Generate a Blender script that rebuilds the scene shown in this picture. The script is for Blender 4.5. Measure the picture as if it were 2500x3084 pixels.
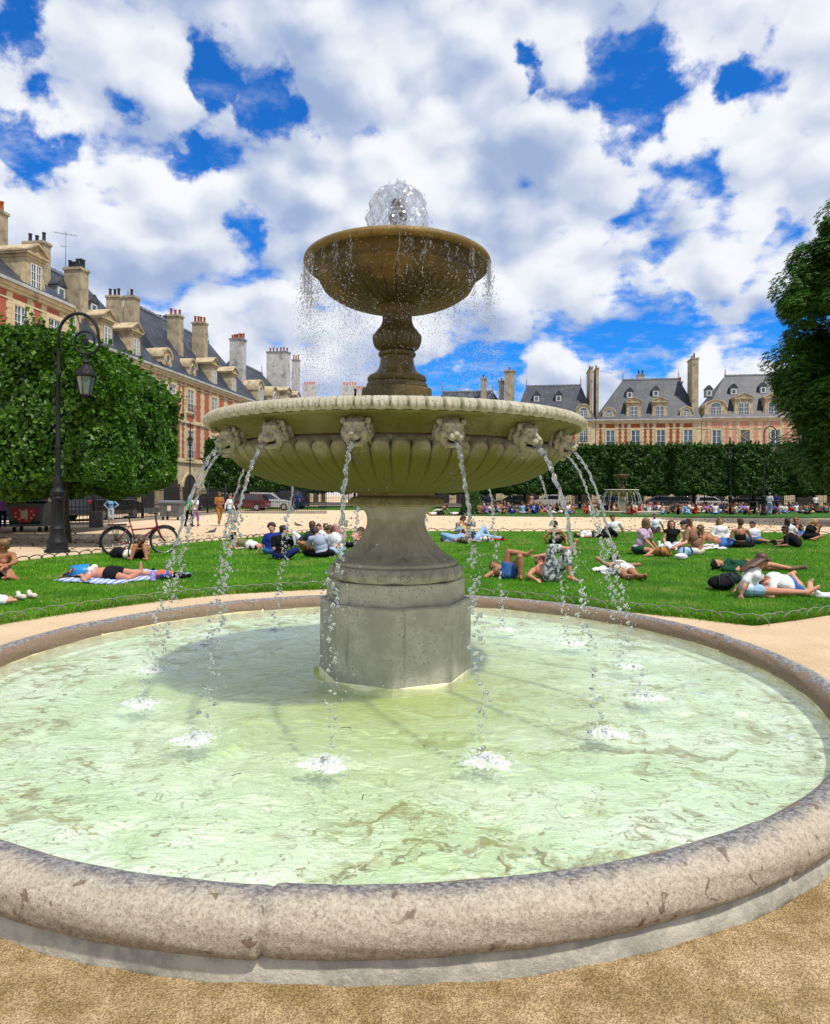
import bpy, math, random
import numpy as np
from mathutils import Vector, Matrix, Quaternion
PI = math.pi
R = math.radians
rng = np.random.default_rng(7)
random.seed(7)
S = bpy.context.scene
for o in list(bpy.data.objects):
    bpy.data.objects.remove(o)
COL = S.collection

# ---------------------------------------------------------------- camera
F, HY, ROLL, CH = 1980.0, 1490.0, 0.006, 1.5
cd = bpy.data.cameras.new('camera')
cam = bpy.data.objects.new('camera', cd); COL.objects.link(cam)
cd.sensor_fit = 'VERTICAL'; cd.sensor_height = 24.0; cd.lens = F / 3084 * 24.0
cd.shift_y = -(1542 - HY) / 3084.0
cd.clip_start = 0.05; cd.clip_end = 3000
cam.location = (0, 0, CH); cam.rotation_euler = (PI / 2, -ROLL, 0)
S.camera = cam

# ---------------------------------------------------------------- sun and exposure
SUN_EL, SUN_AZ = R(63), math.atan2(-0.76, 0.65)      # azimuth in the xy plane, of the direction TO the sun
to_sun = Vector((math.cos(SUN_EL) * math.cos(SUN_AZ), math.cos(SUN_EL) * math.sin(SUN_AZ), math.sin(SUN_EL)))
ld = bpy.data.lights.new('sun', 'SUN'); ld.energy = 4.2; ld.angle = R(2.2); ld.color = (1.0, 0.93, 0.82)
sun = bpy.data.objects.new('sun', ld); COL.objects.link(sun)
sun.rotation_euler = to_sun.to_track_quat('Z', 'Y').to_euler()
S.view_settings.view_transform = 'Standard'; S.view_settings.look = 'None'
S.view_settings.exposure = 0.0; S.view_settings.gamma = 1.0
S.view_settings.use_curve_mapping = False
S.render.engine = 'CYCLES'
S.cycles.max_bounces = 12; S.cycles.transmission_bounces = 10; S.cycles.transparent_max_bounces = 24
S.cycles.glossy_bounces = 4; S.cycles.diffuse_bounces = 3
S.cycles.use_denoising = True

# ---------------------------------------------------------------- node helpers
class NT:
    def __init__(s, tree): s.t = tree; s.n = tree.nodes; s.l = tree.links; s.n.clear()
    def node(s, kind, **kw):
        n = s.n.new(kind)
        for k, v in kw.items():
            if k.startswith('i_'):
                key = k[2:]
                key = int(key) if key.isdigit() else key.replace('_', ' ')
                s.set(n.inputs[key], v)
            else: setattr(n, k, v)
        return n
    def set(s, inp, v):
        if isinstance(v, bpy.types.NodeSocket): s.l.new(v, inp)
        else: inp.default_value = v
    def math(s, op, a, b=0.0, c=None, clamp=False):
        n = s.n.new('ShaderNodeMath'); n.operation = op; n.use_clamp = clamp
        s.set(n.inputs[0], a); s.set(n.inputs[1], b)
        if c is not None: s.set(n.inputs[2], c)
        return n.outputs[0]
    def vm(s, op, a, b=None, scale=None):
        n = s.n.new('ShaderNodeVectorMath'); n.operation = op
        s.set(n.inputs[0], a)
        if b is not None: s.set(n.inputs[1], b)
        if scale is not None: s.set(n.inputs['Scale'], scale)
        return n.outputs['Value'] if op in ('DISTANCE', 'DOT_PRODUCT', 'LENGTH') else n.outputs[0]
    def noise(s, vec, scale, detail=4, rough=0.55, dist=0.0, lac=2.0):
        n = s.n.new('ShaderNodeTexNoise'); s.set(n.inputs['Vector'], vec)
        n.inputs['Scale'].default_value = scale; n.inputs['Detail'].default_value = detail
        n.inputs['Roughness'].default_value = rough; n.inputs['Distortion'].default_value = dist
        n.inputs['Lacunarity'].default_value = lac
        return n.outputs['Fac']
    def ramp(s, v, a, b, lo=0.0, hi=1.0, kind='SMOOTHSTEP'):
        n = s.n.new('ShaderNodeMapRange'); n.interpolation_type = kind
        s.set(n.inputs[0], v); n.inputs[1].default_value = a; n.inputs[2].default_value = b
        n.inputs[3].default_value = lo; n.inputs[4].default_value = hi
        return n.outputs[0]
    def mix(s, f, a, b, mode='MIX'):
        n = s.n.new('ShaderNodeMix'); n.data_type = 'RGBA'; n.blend_type = mode
        s.set(n.inputs['Factor'], f)
        s.set(n.inputs[6], a if isinstance(a, bpy.types.NodeSocket) else c4(a))
        s.set(n.inputs[7], b if isinstance(b, bpy.types.NodeSocket) else c4(b))
        return n.outputs[2]
def c4(c): return (c[0], c[1], c[2], 1.0)
def lin(*c):
    """sRGB 0..255 to linear"""
    out = []
    for v in c:
        v = v / 255.0
        out.append(v / 12.92 if v <= 0.04045 else ((v + 0.055) / 1.055) ** 2.4)
    return tuple(out)
def newmat(name):
    m = bpy.data.materials.new(name); m.use_nodes = True
    return m, NT(m.node_tree)
def finish(nt, shader):
    o = nt.node('ShaderNodeOutputMaterial'); nt.l.new(shader, o.inputs[0]); return o
MATS = {}
def mat(name, c1, c2=None, scale=8.0, rough=0.7, metal=0.0, bump=0.0, bscale=None, detail=5, lo=0.35, hi=0.65, spec=0.4, c3=None, s3=None, sheen=0.0, coat=0.0, space='Object'):
    if name in MATS: return MATS[name]
    m, nt = newmat(name)
    tc = nt.node('ShaderNodeTexCoord').outputs[space]
    if c2 is None: c2 = tuple(v * 0.8 for v in c1)
    f = nt.ramp(nt.noise(tc, scale, detail), lo, hi)
    col = nt.mix(f, c1, c2)
    if c3 is not None:
        col = nt.mix(nt.ramp(nt.noise(tc, s3 or scale * 0.3, 6, 0.65), 0.5, 0.68), col, c3)
    p = nt.node('ShaderNodeBsdfPrincipled')
    nt.set(p.inputs['Base Color'], col); p.inputs['Roughness'].default_value = rough
    p.inputs['Metallic'].default_value = metal; p.inputs['Specular IOR Level'].default_value = spec
    if coat: p.inputs['Coat Weight'].default_value = coat
    if bump:
        b = nt.node('ShaderNodeBump'); b.inputs['Strength'].default_value = bump; b.inputs['Distance'].default_value = 0.02
        nt.set(b.inputs['Height'], nt.noise(tc, bscale or scale * 4, 6, 0.6)); nt.l.new(b.outputs[0], p.inputs['Normal'])
    finish(nt, p.outputs[0]); MATS[name] = m
    return m

# ---------------------------------------------------------------- sky
def make_world():
    w = bpy.data.worlds.new('World'); S.world = w; w.use_nodes = True
    nt = NT(w.node_tree)
    g = nt.node('ShaderNodeTexCoord').outputs['Generated']
    sky = nt.node('ShaderNodeTexSky'); sky.sky_type = 'NISHITA'; sky.sun_disc = False
    sky.sun_elevation = SUN_EL; sky.sun_rotation = PI / 2 - SUN_AZ
    sky.altitude = 50; sky.air_density = 1.0; sky.dust_density = 0.4; sky.ozone_density = 2.5
    blue = nt.mix(1.0, sky.outputs[0], (0.14, 0.90, 1.85), 'MULTIPLY')
    sep = nt.node('ShaderNodeSeparateXYZ'); nt.l.new(g, sep.inputs[0])
    z = nt.math('MAXIMUM', sep.outputs[2], 0.0)
    den = nt.math('ADD', z, 0.16)
    comb = nt.node('ShaderNodeCombineXYZ')
    nt.l.new(nt.math('DIVIDE', sep.outputs[0], den), comb.inputs[0])
    nt.l.new(nt.math('DIVIDE', sep.outputs[1], den), comb.inputs[1])
    flat = comb.outputs[0]
    # clearings where the blue shows, at their bearings and heights; radius, amount
    holes = [(660, 210, .048, 1.0), (820, 345, .048, .9), (760, 270, .04, .8), (60, 440, .055, .9), (1900, 250, .090, 1.15), (1870, 380, .055, 1.0), (1720, 260, .05, .9), (1600, 190, .035, .8), (2240, 240, .050, .95),
             (2030, 590, .085, .8), (1950, 690, .075, .7), (2150, 740, .07, .6), (1850, 990, .085, 1.0), (1960, 940, .07, .8), (1330, 1140, .06, .9), (1480, 1130, .06, .8), (2400, 960, .08, .7), (2330, 780, .05, .7), (1440, 1000, .05, .5), (60, 120, .035, .7), (380, 270, .035, .7),
             (730, 670, .035, .6), (1600, 950, .03, .4), (340, 100, .03, .4), (2450, 180, .03, .5), (550, 450, .03, .5), (1700, 800, .05, .4)]
    wob = nt.node('ShaderNodeTexNoise'); wob.inputs['Scale'].default_value = 14; wob.inputs['Detail'].default_value = 6; wob.inputs['Roughness'].default_value = 0.6
    nt.l.new(g, wob.inputs['Vector'])
    dev = nt.vm('SUBTRACT', wob.outputs['Color'], (0.5, 0.5, 0.5))
    gw = nt.vm('ADD', g, nt.vm('SCALE', dev, scale=0.15))
    gs = nt.vm('ADD', g, nt.vm('SCALE', dev, scale=0.035))
    hole = None
    for (px, py, rad, amt) in holes:
        d = Vector(((px - 1250) / F, 1.0, (HY - py) / F)).normalized()
        v = nt.ramp(nt.vm('DISTANCE', gw, tuple(d)), rad * 0.3, rad * 1.35, amt, 0.0)
        hole = v if hole is None else nt.math('MAXIMUM', hole, v)
    def billow(vec, sc, det=3.0):                        # round heaped shapes
        v = nt.node('ShaderNodeTexVoronoi'); v.feature = 'F1'; v.inputs['Scale'].default_value = sc; v.inputs['Detail'].default_value = det
        v.inputs['Roughness'].default_value = 0.5; nt.l.new(vec, v.inputs['Vector'])
        return nt.math('SUBTRACT', 1.0, v.outputs['Distance'])
    def dens(dz, dx, det=2.0, nd=6):
        p_ = nt.vm('MULTIPLY', nt.vm('ADD', gs, (dx, 0.0, dz)), (1, 1, 1.5))
        return nt.math('ADD', nt.math('MULTIPLY', nt.noise(p_, 5.0, nd, 0.58), 0.55), nt.math('MULTIPLY', nt.math('SUBTRACT', billow(p_, 9.0, det), 0.10), 0.45))
    n1 = dens(0.0, 0.0)
    n2 = nt.noise(flat, 4.2, 9, 0.62)
    n = nt.math('ADD', nt.math('MULTIPLY', n1, 0.62), nt.math('MULTIPLY', n2, 0.38))
    cov = nt.math('SUBTRACT', nt.math('ADD', nt.math('MULTIPLY', nt.math('SUBTRACT', n, 0.5), 1.7), 0.945), nt.math('MULTIPLY', hole, 0.36))
    cloud = nt.ramp(cov, 0.37, 0.60)
    # cloud light: white heads with grey blue undersides, from the cloud density just below and above
    relief = nt.math('SUBTRACT', dens(-0.010, -0.01, 1.0, 4), dens(0.022, 0.012, 1.0, 4))
    big = nt.noise(nt.vm('MULTIPLY', gs, (1, 1, 1.9)), 2.6, 4, 0.5)
    lum = nt.math('ADD', nt.math('MULTIPLY', relief, 2.5), nt.math('ADD', nt.math('MULTIPLY', nt.math('SUBTRACT', big, 0.5), 1.5), 0.60))
    # named masses: bright cumulus heads, grey bases
    for (px, py, rad, amt) in [(1400, 230, .13, .30), (1620, 300, .08, .2), (1180, 600, .10, .10), (1640, 1000, .10, .36), (2240, 1040, .09, .5), (1900, 470, .10, .20), (2230, 420, .14, .26), (330, 470, .11, .22), (700, 440, .08, .2), (180, 650, .12, .12), (1080, 330, .1, .1),
                                (1650, 1120, .10, -.34), (2000, 1130, .10, -.24), (1480, 470, .15, -.30), (1620, 420, .1, -.2), (700, 60, .2, -.22), (1150, 80, .16, -.18), (900, 520, .12, -.18), (1560, 640, .10, -.16), (2300, 90, .14, -.12), (560, 700, .14, -.08), (1900, 60, .12, -.15)]:
        d = Vector(((px - 1250) / F, 1.0, (HY - py) / F)).normalized()
        lum = nt.math('ADD', lum, nt.ramp(nt.vm('DISTANCE', gs, tuple(d)), 0.0, rad * 1.5, amt, 0.0))
    lumc = nt.ramp(lum, -0.25, 1.30, 0.0, 1.0, 'SMOOTHSTEP')
    cc = nt.mix(lumc, lin(160, 180, 216), lin(249, 251, 255))
    cc10 = nt.mix(1.0, cc, (10.0, 10.0, 10.0), 'MULTIPLY')
    veil = nt.math('MAXIMUM', cloud, nt.ramp(nt.noise(flat, 7.0, 8, 0.65), 0.46, 0.80, 0.0, 0.6))
    col = nt.mix(veil, blue, cc10)
    bg = nt.node('ShaderNodeBackground'); nt.l.new(col, bg.inputs[0]); bg.inputs[1].default_value = 0.1
    o = nt.node('ShaderNodeOutputWorld'); nt.l.new(bg.outputs[0], o.inputs[0])
    w.cycles.sampling_method = 'MANUAL'; w.cycles.sample_map_resolution = 1024
make_world()

# ---------------------------------------------------------------- mesh helpers
class MB:
    """collects closed shapes, builds ONE mesh object"""
    def __init__(s): s.v = []; s.f = []; s.n = 0; s.mi = []
    def add(s, v, f, mi=0):
        v = np.asarray(v, float).reshape(-1, 3)
        s.v.append(v); s.f += [tuple(int(i) + s.n for i in q) for q in f]; s.mi += [mi] * len(f); s.n += len(v); return s
    def box(s, a, b, mi=0, taper=None):
        x0, y0, z0 = a; x1, y1, z1 = b
        v = [(x0, y0, z0), (x1, y0, z0), (x1, y1, z0), (x0, y1, z0), (x0, y0, z1), (x1, y0, z1), (x1, y1, z1), (x0, y1, z1)]
        if taper:
            cx, cy = (x0 + x1) / 2, (y0 + y1) / 2
            v = v[:4] + [(cx + (p[0] - cx) * taper, cy + (p[1] - cy) * taper, p[2]) for p in v[4:]]
        return s.add(v, [(0, 3, 2, 1), (4, 5, 6, 7), (0, 1, 5, 4), (1, 2, 6, 5), (2, 3, 7, 6), (3, 0, 4, 7)], mi)
    def prism(s, poly, y0, y1, mi=0, axis='y'):
        """polygon in (x,z), extruded along y (or polygon in (x,y) along z, or (y,z) along x)"""
        n = len(poly)
        if axis == 'y': v = [(p[0], y0, p[1]) for p in poly] + [(p[0], y1, p[1]) for p in poly]
        elif axis == 'z': v = [(p[0], p[1], y0) for p in poly] + [(p[0], p[1], y1) for p in poly]
        else: v = [(y0, p[0], p[1]) for p in poly] + [(y1, p[0], p[1]) for p in poly]
        f = [tuple(range(n)), tuple(range(2 * n - 1, n - 1, -1))] + [(i, i + n, (i + 1) % n + n, (i + 1) % n) for i in range(n)]
        return s.add(v, f, mi)
    def lathe(s, prof, seg=48, c=(0, 0, 0), mi=0, rf=None):
        prof = np.asarray(prof, float); n = len(prof)
        th = np.arange(seg) * 2 * PI / seg
        rr = np.repeat(prof[:, 0][:, None], seg, 1); zz = np.repeat(prof[:, 1][:, None], seg, 1)
        if rf is not None: rr, zz = rf(rr, zz, th[None, :], np.arange(n)[:, None])
        v = np.stack([c[0] + rr * np.sin(th), c[1] - rr * np.cos(th), c[2] + zz], -1).reshape(-1, 3)
        f = []
        for i in range(n - 1):
            for j in range(seg):
                k = (j + 1) % seg
                f.append((i * seg + j, i * seg + k, (i + 1) * seg + k, (i + 1) * seg + j))
        return s.add(v, f, mi)
    def tube(s, pts, rad, seg=8, mi=0, flat=None):
        pts = [Vector(p) for p in pts]; n = len(pts)
        rad = [rad] * n if not hasattr(rad, '__len__') else list(rad)
        T = [(pts[min(i + 1, n - 1)] - pts[max(i - 1, 0)]).normalized() for i in range(n)]
        up = Vector((0, 0, 1)) if abs(T[0].z) < 0.9 else Vector((1, 0, 0))
        u = T[0].cross(up).normalized(); V = []
        for i in range(n):
            u = (u - T[i] * u.dot(T[i])).normalized(); w = T[i].cross(u)
            for j in range(seg):
                a = 2 * PI * j / seg
                ru = rad[i]; rw = rad[i] * (flat if flat else 1)
                V.append(pts[i] + u * (math.cos(a) * ru) + w * (math.sin(a) * rw))
        f = [(i * seg + j, i * seg + (j + 1) % seg, (i + 1) * seg + (j + 1) % seg, (i + 1) * seg + j) for i in range(n - 1) for j in range(seg)]
        f += [tuple(range(seg - 1, -1, -1)), tuple((n - 1) * seg + j for j in range(seg))]
        return s.add([tuple(p) for p in V], f, mi)
    def capsule(s, p0, p1, r0, r1, seg=10, mi=0, k=3):
        p0, p1 = Vector(p0), Vector(p1); d = p1 - p0; L = d.length
        d = d.normalized() if L > 1e-6 else Vector((0, 0, 1))
        up = Vector((0, 0, 1)) if abs(d.z) < 0.9 else Vector((1, 0, 0))
        u = d.cross(up).normalized(); w = d.cross(u); V = []; rows = []
        for i in range(k + 1):
            a = -PI / 2 + (i + 0.35) / (k + 0.35) * PI / 2; rows.append((r0 * math.sin(a), r0 * math.cos(a)))
        for i in range(k + 1):
            a = i / (k + 0.35) * PI / 2; rows.append((L + r1 * math.sin(a), r1 * math.cos(a)))
        for (h, r) in rows:
            for j in range(seg):
                a = 2 * PI * j / seg; V.append(p0 + d * h + u * (r * math.cos(a)) + w * (r * math.sin(a)))
        n = len(rows)
        f = [(i * seg + j, i * seg + (j + 1) % seg, (i + 1) * seg + (j + 1) % seg, (i + 1) * seg + j) for i in range(n - 1) for j in range(seg)]
        f += [tuple(range(seg - 1, -1, -1)), tuple((n - 1) * seg + j for j in range(seg))]
        return s.add([tuple(p) for p in V], f, mi)
    def ell(s, c, r, q=None, seg=14, rings=9, mi=0):
        V = []; c = Vector(c)
        for i in range(rings + 1):
            a = -PI / 2 + PI * (i + 0.3) / (rings + 0.6)
            for j in range(seg):
                b = 2 * PI * j / seg
                p = Vector((math.cos(a) * math.cos(b) * r[0], math.cos(a) * math.sin(b) * r[1], math.sin(a) * r[2]))
                if q is not None: p = q @ p
                V.append(tuple(c + p))
        n = rings + 1
        f = [(i * seg + j, i * seg + (j + 1) % seg, (i + 1) * seg + (j + 1) % seg, (i + 1) * seg + j) for i in range(n - 1) for j in range(seg)]
        f += [tuple(range(seg - 1, -1, -1)), tuple((n - 1) * seg + j for j in range(seg))]
        return s.add(V, f, mi)
    def build(s, name, mats, parent=None, smooth=True, ang=None, remesh=None, relax=0):
        me = bpy.data.meshes.new(name)
        v = np.concatenate(s.v) if s.v else np.zeros((0, 3))
        me.from_pydata([tuple(p) for p in v], [], s.f)
        mats = mats if isinstance(mats, (list, tuple)) else [mats]
        for m in mats: me.materials.append(m)
        if len(mats) > 1: me.polygons.foreach_set('material_index', s.mi)
        me.update()
        o = bpy.data.objects.new(name, me); COL.objects.link(o)
        if remesh:
            md = o.modifiers.new('r', 'REMESH'); md.mode = 'VOXEL'; md.voxel_size = remesh
            if relax:
                sm = o.modifiers.new('s', 'SMOOTH'); sm.iterations = relax; sm.factor = 0.5
            dg = bpy.context.evaluated_depsgraph_get()
            me2 = bpy.data.meshes.new_from_object(o.evaluated_get(dg)); o.modifiers.clear()
            old = o.data; o.data = me2; bpy.data.meshes.remove(old); me2.name = name
            me2.materials.clear()
            for m in mats: me2.materials.append(m)
            me = me2
        if smooth: me.polygons.foreach_set('use_smooth', [True] * len(me.polygons))
        if ang is not None:
            me.set_sharp_from_angle(angle=R(ang))
        if parent is not None: o.parent = parent
        return o
def empty(name, loc=(0, 0, 0), rz=0.0, scale=1.0):
    o = bpy.data.objects.new(name, None); COL.objects.link(o); o.location = loc; o.rotation_euler = (0, 0, rz)
    o.scale = (scale,) * 3; o.empty_display_size = 0.1
    return o
def tag(o, label=None, cat=None, group=None, kind=None):
    if label: o['label'] = label
    if cat: o['category'] = cat
    if group: o['group'] = group
    if kind: o['kind'] = kind
    return o
def kids(o): return [c for c in COL.objects if c.parent == o]
def copy_tree(o, parent=None):
    c = o.copy(); COL.objects.link(c); c.parent = parent
    for ch in list(o.children): copy_tree(ch, c)
    return c
def derot(px, py):
    x, y = px - 1250.0, py - HY
    return x * math.cos(ROLL) + y * math.sin(ROLL), -x * math.sin(ROLL) + y * math.cos(ROLL)
def gnd(px, py, z=0.0):
    """ground point seen at photo pixel"""
    x, y = derot(px, py); t = (CH - z) / max(y, 1e-3)
    return Vector((x * t, F * t, z))
def at(px, py, Y):
    x, y = derot(px, py)
    return Vector((x * Y / F, Y, CH - y * Y / F))
def numpy_mesh(name, verts, faces, m, kind='quad'):
    """fast mesh from arrays"""
    me = bpy.data.meshes.new(name); nv, nf = len(verts), len(faces); k = faces.shape[1]
    me.vertices.add(nv); me.vertices.foreach_set('co', verts.astype(np.float32).ravel())
    me.loops.add(nf * k); me.loops.foreach_set('vertex_index', faces.astype(np.int32).ravel())
    me.polygons.add(nf); me.polygons.foreach_set('loop_start', np.arange(nf, dtype=np.int32) * k)
    me.polygons.foreach_set('loop_total', np.full(nf, k, dtype=np.int32))
    me.update(calc_edges=True); me.materials.append(m)
    return me
# ================================================================ fountain place
FX, FY = -0.147, 5.15
RC, TR, TZ = 3.10, 0.100, 0.165          # kerb ring centre radius, tube radius, tube centre height
PX = FX - 0.085
WATER_Z = 0.135

def m_sand():
    m, nt = newmat('sand_gravel')
    tc = nt.node('ShaderNodeTexCoord').outputs['Object']
    big = nt.ramp(nt.noise(tc, 0.9, 6, 0.6), 0.38, 0.66)
    mid = nt.ramp(nt.noise(tc, 6.0, 6, 0.65), 0.38, 0.66)
    vor = nt.node('ShaderNodeTexVoronoi'); vor.inputs['Scale'].default_value = 240; nt.l.new(tc, vor.inputs['Vector'])
    vor2 = nt.node('ShaderNodeTexVoronoi'); vor2.inputs['Scale'].default_value = 130; nt.l.new(tc, vor2.inputs['Vector'])
    sepc = nt.node('ShaderNodeSeparateColor'); nt.l.new(vor.outputs['Color'], sepc.inputs[0])
    # damp darker earth near the kerb, pale dry sand farther off
    dist = nt.vm('DISTANCE', tc, (PX, FY, 0))
    wet = nt.ramp(nt.math('ADD', dist, nt.math('MULTIPLY', nt.math('SUBTRACT', nt.noise(tc, 2.2, 6, 0.65), 0.5), 3.4)), 3.3, 5.0, 1.0, 0.0)
    dry = nt.mix(big, (0.60, 0.46, 0.31), (0.68, 0.53, 0.37))
    dmp = nt.mix(mid, (0.26, 0.19, 0.085), (0.44, 0.34, 0.20))
    sep = nt.node('ShaderNodeSeparateXYZ'); nt.l.new(tc, sep.inputs[0])
    near = nt.ramp(sep.outputs[1], 3.0, 6.0, 1.0, 0.15)
    base = nt.mix(nt.math('MULTIPLY', wet, near), dry, dmp)
    grain = nt.mix(nt.ramp(sepc.outputs[0], 0.0, 1.0), (0.60, 0.55, 0.48), (1.38, 1.34, 1.30))
    fade = nt.ramp(sep.outputs[1], 2.0, 12.0, 1.0, 0.25)
    col = nt.mix(fade, base, nt.mix(1.0, base, grain, 'MULTIPLY'))
    p = nt.node('ShaderNodeBsdfPrincipled'); nt.set(p.inputs['Base Color'], col); p.inputs['Roughness'].default_value = 0.9
    p.inputs['Specular IOR Level'].default_value = 0.2
    h = nt.math('ADD', nt.math('MULTIPLY', vor.outputs['Distance'], 0.6), nt.math('ADD', nt.math('MULTIPLY', vor2.outputs['Distance'], 0.7), nt.noise(tc, 75, 6, 0.75)))
    b = nt.node('ShaderNodeBump'); b.inputs['Strength'].default_value = 0.9; b.inputs['Distance'].default_value = 0.006
    nt.set(b.inputs['Height'], h); nt.l.new(b.outputs[0], p.inputs['Normal'])
    finish(nt, p.outputs[0]); return m
SAND = m_sand()

def ring_sheet(name, m, r0=0.0):
    """the ground: one sheet, fine near the camera and reaching the horizon, open under the pool"""
    rs = [RC - 0.02, RC + 0.02, RC + 0.08, RC + 0.16, RC + 0.26, RC + 0.4, RC + 0.7, RC + 1.2, RC + 2, RC + 4, 12, 20, 40, 80, 160, 400, 900]
    seg = 360; V = []; Fc = []
    for i, r in enumerate(rs):
        for j in range(seg):
            a = 2 * PI * j / seg
            z = 0.0
            if 1 <= i <= 8:
                h = math.sin(a * 7 + 1.3) * .4 + math.sin(a * 17 + i) * .3 + math.sin(a * 41 + 2 * i) * .25 + math.sin(a * 97 + 5 * i) * .2
                z = h * (0.012 if i <= 3 else 0.006) + (0.016, 0.016, 0.016, 0.014, 0.010, 0.005, 0, 0)[i - 1]
            V.append((PX + r * math.sin(a), FY - r * math.cos(a), z))
    for i in range(len(rs) - 1):
        for j in range(seg):
            k = (j + 1) % seg; Fc.append((i * seg + j, i * seg + k, (i + 1) * seg + k, (i + 1) * seg + j))
    mb = MB(); mb.add(V, Fc)
    return mb.build(name, m)
g = ring_sheet('ground', SAND); tag(g, 'pale sandy gravel ground around the fountain pool', 'ground', kind='structure')

# small stones scattered on the sand in front
st = MB(); r2 = random.Random(3)
for i in range(900):
    a = r2.uniform(-0.9, 0.9); rr = RC + r2.uniform(0.12, 1.6)
    x, y = PX + rr * math.sin(a), FY - rr * math.cos(a); s = r2.uniform(0.0015, 0.0048)
    st.ell((x, y, s * .6), (s * r2.uniform(.8, 1.5), s * r2.uniform(.8, 1.3), s * .8), None, 6, 3)
o = st.build('gravel', mat('stone_chips', (0.62, 0.5, 0.34), (0.4, 0.3, 0.18), 60, 0.9)); tag(o, 'loose stone chips strewn on the sand in front of the kerb', 'gravel', kind='stuff')

# ---------------------------------------------------------------- pool kerb
def m_kerb():
    m, nt = newmat('kerb_stone')
    tc = nt.node('ShaderNodeTexCoord').outputs['Object']
    sep = nt.node('ShaderNodeSeparateXYZ'); nt.l.new(tc, sep.inputs[0])
    rad = nt.vm('LENGTH', nt.vm('MULTIPLY', tc, (1, 1, 0)))
    n1 = nt.noise(tc, 7.0, 9, 0.70); n2 = nt.noise(tc, 45.0, 7, 0.7); n3 = nt.noise(tc, 2.0, 6, 0.6)
    warm = nt.mix(nt.ramp(n2, 0.34, 0.66), (0.38, 0.325, 0.25), (0.52, 0.46, 0.365))
    # inner top: grey blue weathering, then a brown wet edge next to the water
    g1 = nt.math('ADD', rad, nt.math('MULTIPLY', nt.math('SUBTRACT', n1, 0.5), 0.20))
    grey = nt.mix(nt.ramp(n2, 0.40, 0.62), (0.085, 0.093, 0.115), (0.33, 0.32, 0.31))
    col = nt.mix(nt.ramp(g1, RC - 0.020, RC + 0.060, 1.0, 0.0), warm, grey)
    col = nt.mix(nt.ramp(g1, RC - 0.070, RC - 0.050, 1.0, 0.0), col, (0.23, 0.16, 0.11))
    low = nt.ramp(nt.math('ADD', sep.outputs[2], nt.math('MULTIPLY', nt.math('SUBTRACT', n1, 0.5), 0.09)), 0.10, 0.155, 0.85, 0.0)
    col = nt.mix(low, col, nt.mix(nt.ramp(n2, 0.35, 0.62), (0.21, 0.18, 0.14), (0.40, 0.35, 0.28)))
    moss = nt.ramp(nt.math('ADD', sep.outputs[2], nt.math('MULTIPLY', nt.math('SUBTRACT', n1, 0.5), 0.03)), 0.058, 0.078, 0.9, 0.0)
    col = nt.mix(moss, col, (0.20, 0.17, 0.045))
    n4 = nt.noise(tc, 110.0, 6, 0.75)
    col = nt.mix(nt.ramp(n4, 0.36, 0.50, 0.62, 0.0), col, (0.13, 0.105, 0.085))
    col = nt.mix(nt.ramp(n4, 0.54, 0.66, 0.0, 0.40), col, (0.74, 0.66, 0.55))
    # dark splash drops and big wet blots
    sp = nt.ramp(nt.noise(tc, 15.0, 3, 0.5, 0.6), 0.640, 0.665, 0.0, 0.80)
    sp = nt.math('MULTIPLY', sp, nt.ramp(n3, 0.42, 0.52))
    col = nt.mix(sp, col, (0.15, 0.10, 0.065))
    p = nt.node('ShaderNodeBsdfPrincipled'); nt.set(p.inputs['Base Color'], col); p.inputs['Roughness'].default_value = 0.75
    p.inputs['Specular IOR Level'].default_value = 0.3
    h = nt.math('ADD', nt.math('MULTIPLY', n1, 0.6), nt.math('ADD', nt.math('MULTIPLY', n2, 0.7), nt.math('MULTIPLY', nt.noise(tc, 160, 4, 0.7), 0.4)))
    b = nt.node('ShaderNodeBump'); b.inputs['Strength'].default_value = 0.85; b.inputs['Distance'].default_value = 0.012
    nt.set(b.inputs['Height'], h); nt.l.new(b.outputs[0], p.inputs['Normal'])
    finish(nt, p.outputs[0]); return m
def m_plinth():
    m, nt = newmat('kerb_base_stone')
    tc = nt.node('ShaderNodeTexCoord').outputs['Object']
    n1 = nt.noise(tc, 9.0, 8, 0.68); n2 = nt.noise(tc, 60.0, 5, 0.7)
    col = nt.mix(nt.ramp(n1, 0.38, 0.62), (0.32, 0.31, 0.265), (0.50, 0.475, 0.40))
    col = nt.mix(nt.ramp(n2, 0.55, 0.7, 0.0, 0.5), col, (0.62, 0.57, 0.47))
    sep = nt.node('ShaderNodeSeparateXYZ'); nt.l.new(tc, sep.inputs[0])
    d = nt.ramp(nt.math('ADD', sep.outputs[2], nt.math('MULTIPLY', nt.math('SUBTRACT', n1, 0.5), 0.05)), 0.0, 0.022, 0.8, 0.0)
    col = nt.mix(d, col, (0.10, 0.085, 0.03))
    p = nt.node('ShaderNodeBsdfPrincipled'); nt.set(p.inputs['Base Color'], col); p.inputs['Roughness'].default_value = 0.85
    b = nt.node('ShaderNodeBump'); b.inputs['Strength'].default_value = 0.7; b.inputs['Distance'].default_value = 0.01
    nt.set(b.inputs['Height'], nt.math('ADD', n1, n2)); nt.l.new(b.outputs[0], p.inputs['Normal'])
    finish(nt, p.outputs[0]); return m
KERB, PLINTH = m_kerb(), m_plinth()
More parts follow.
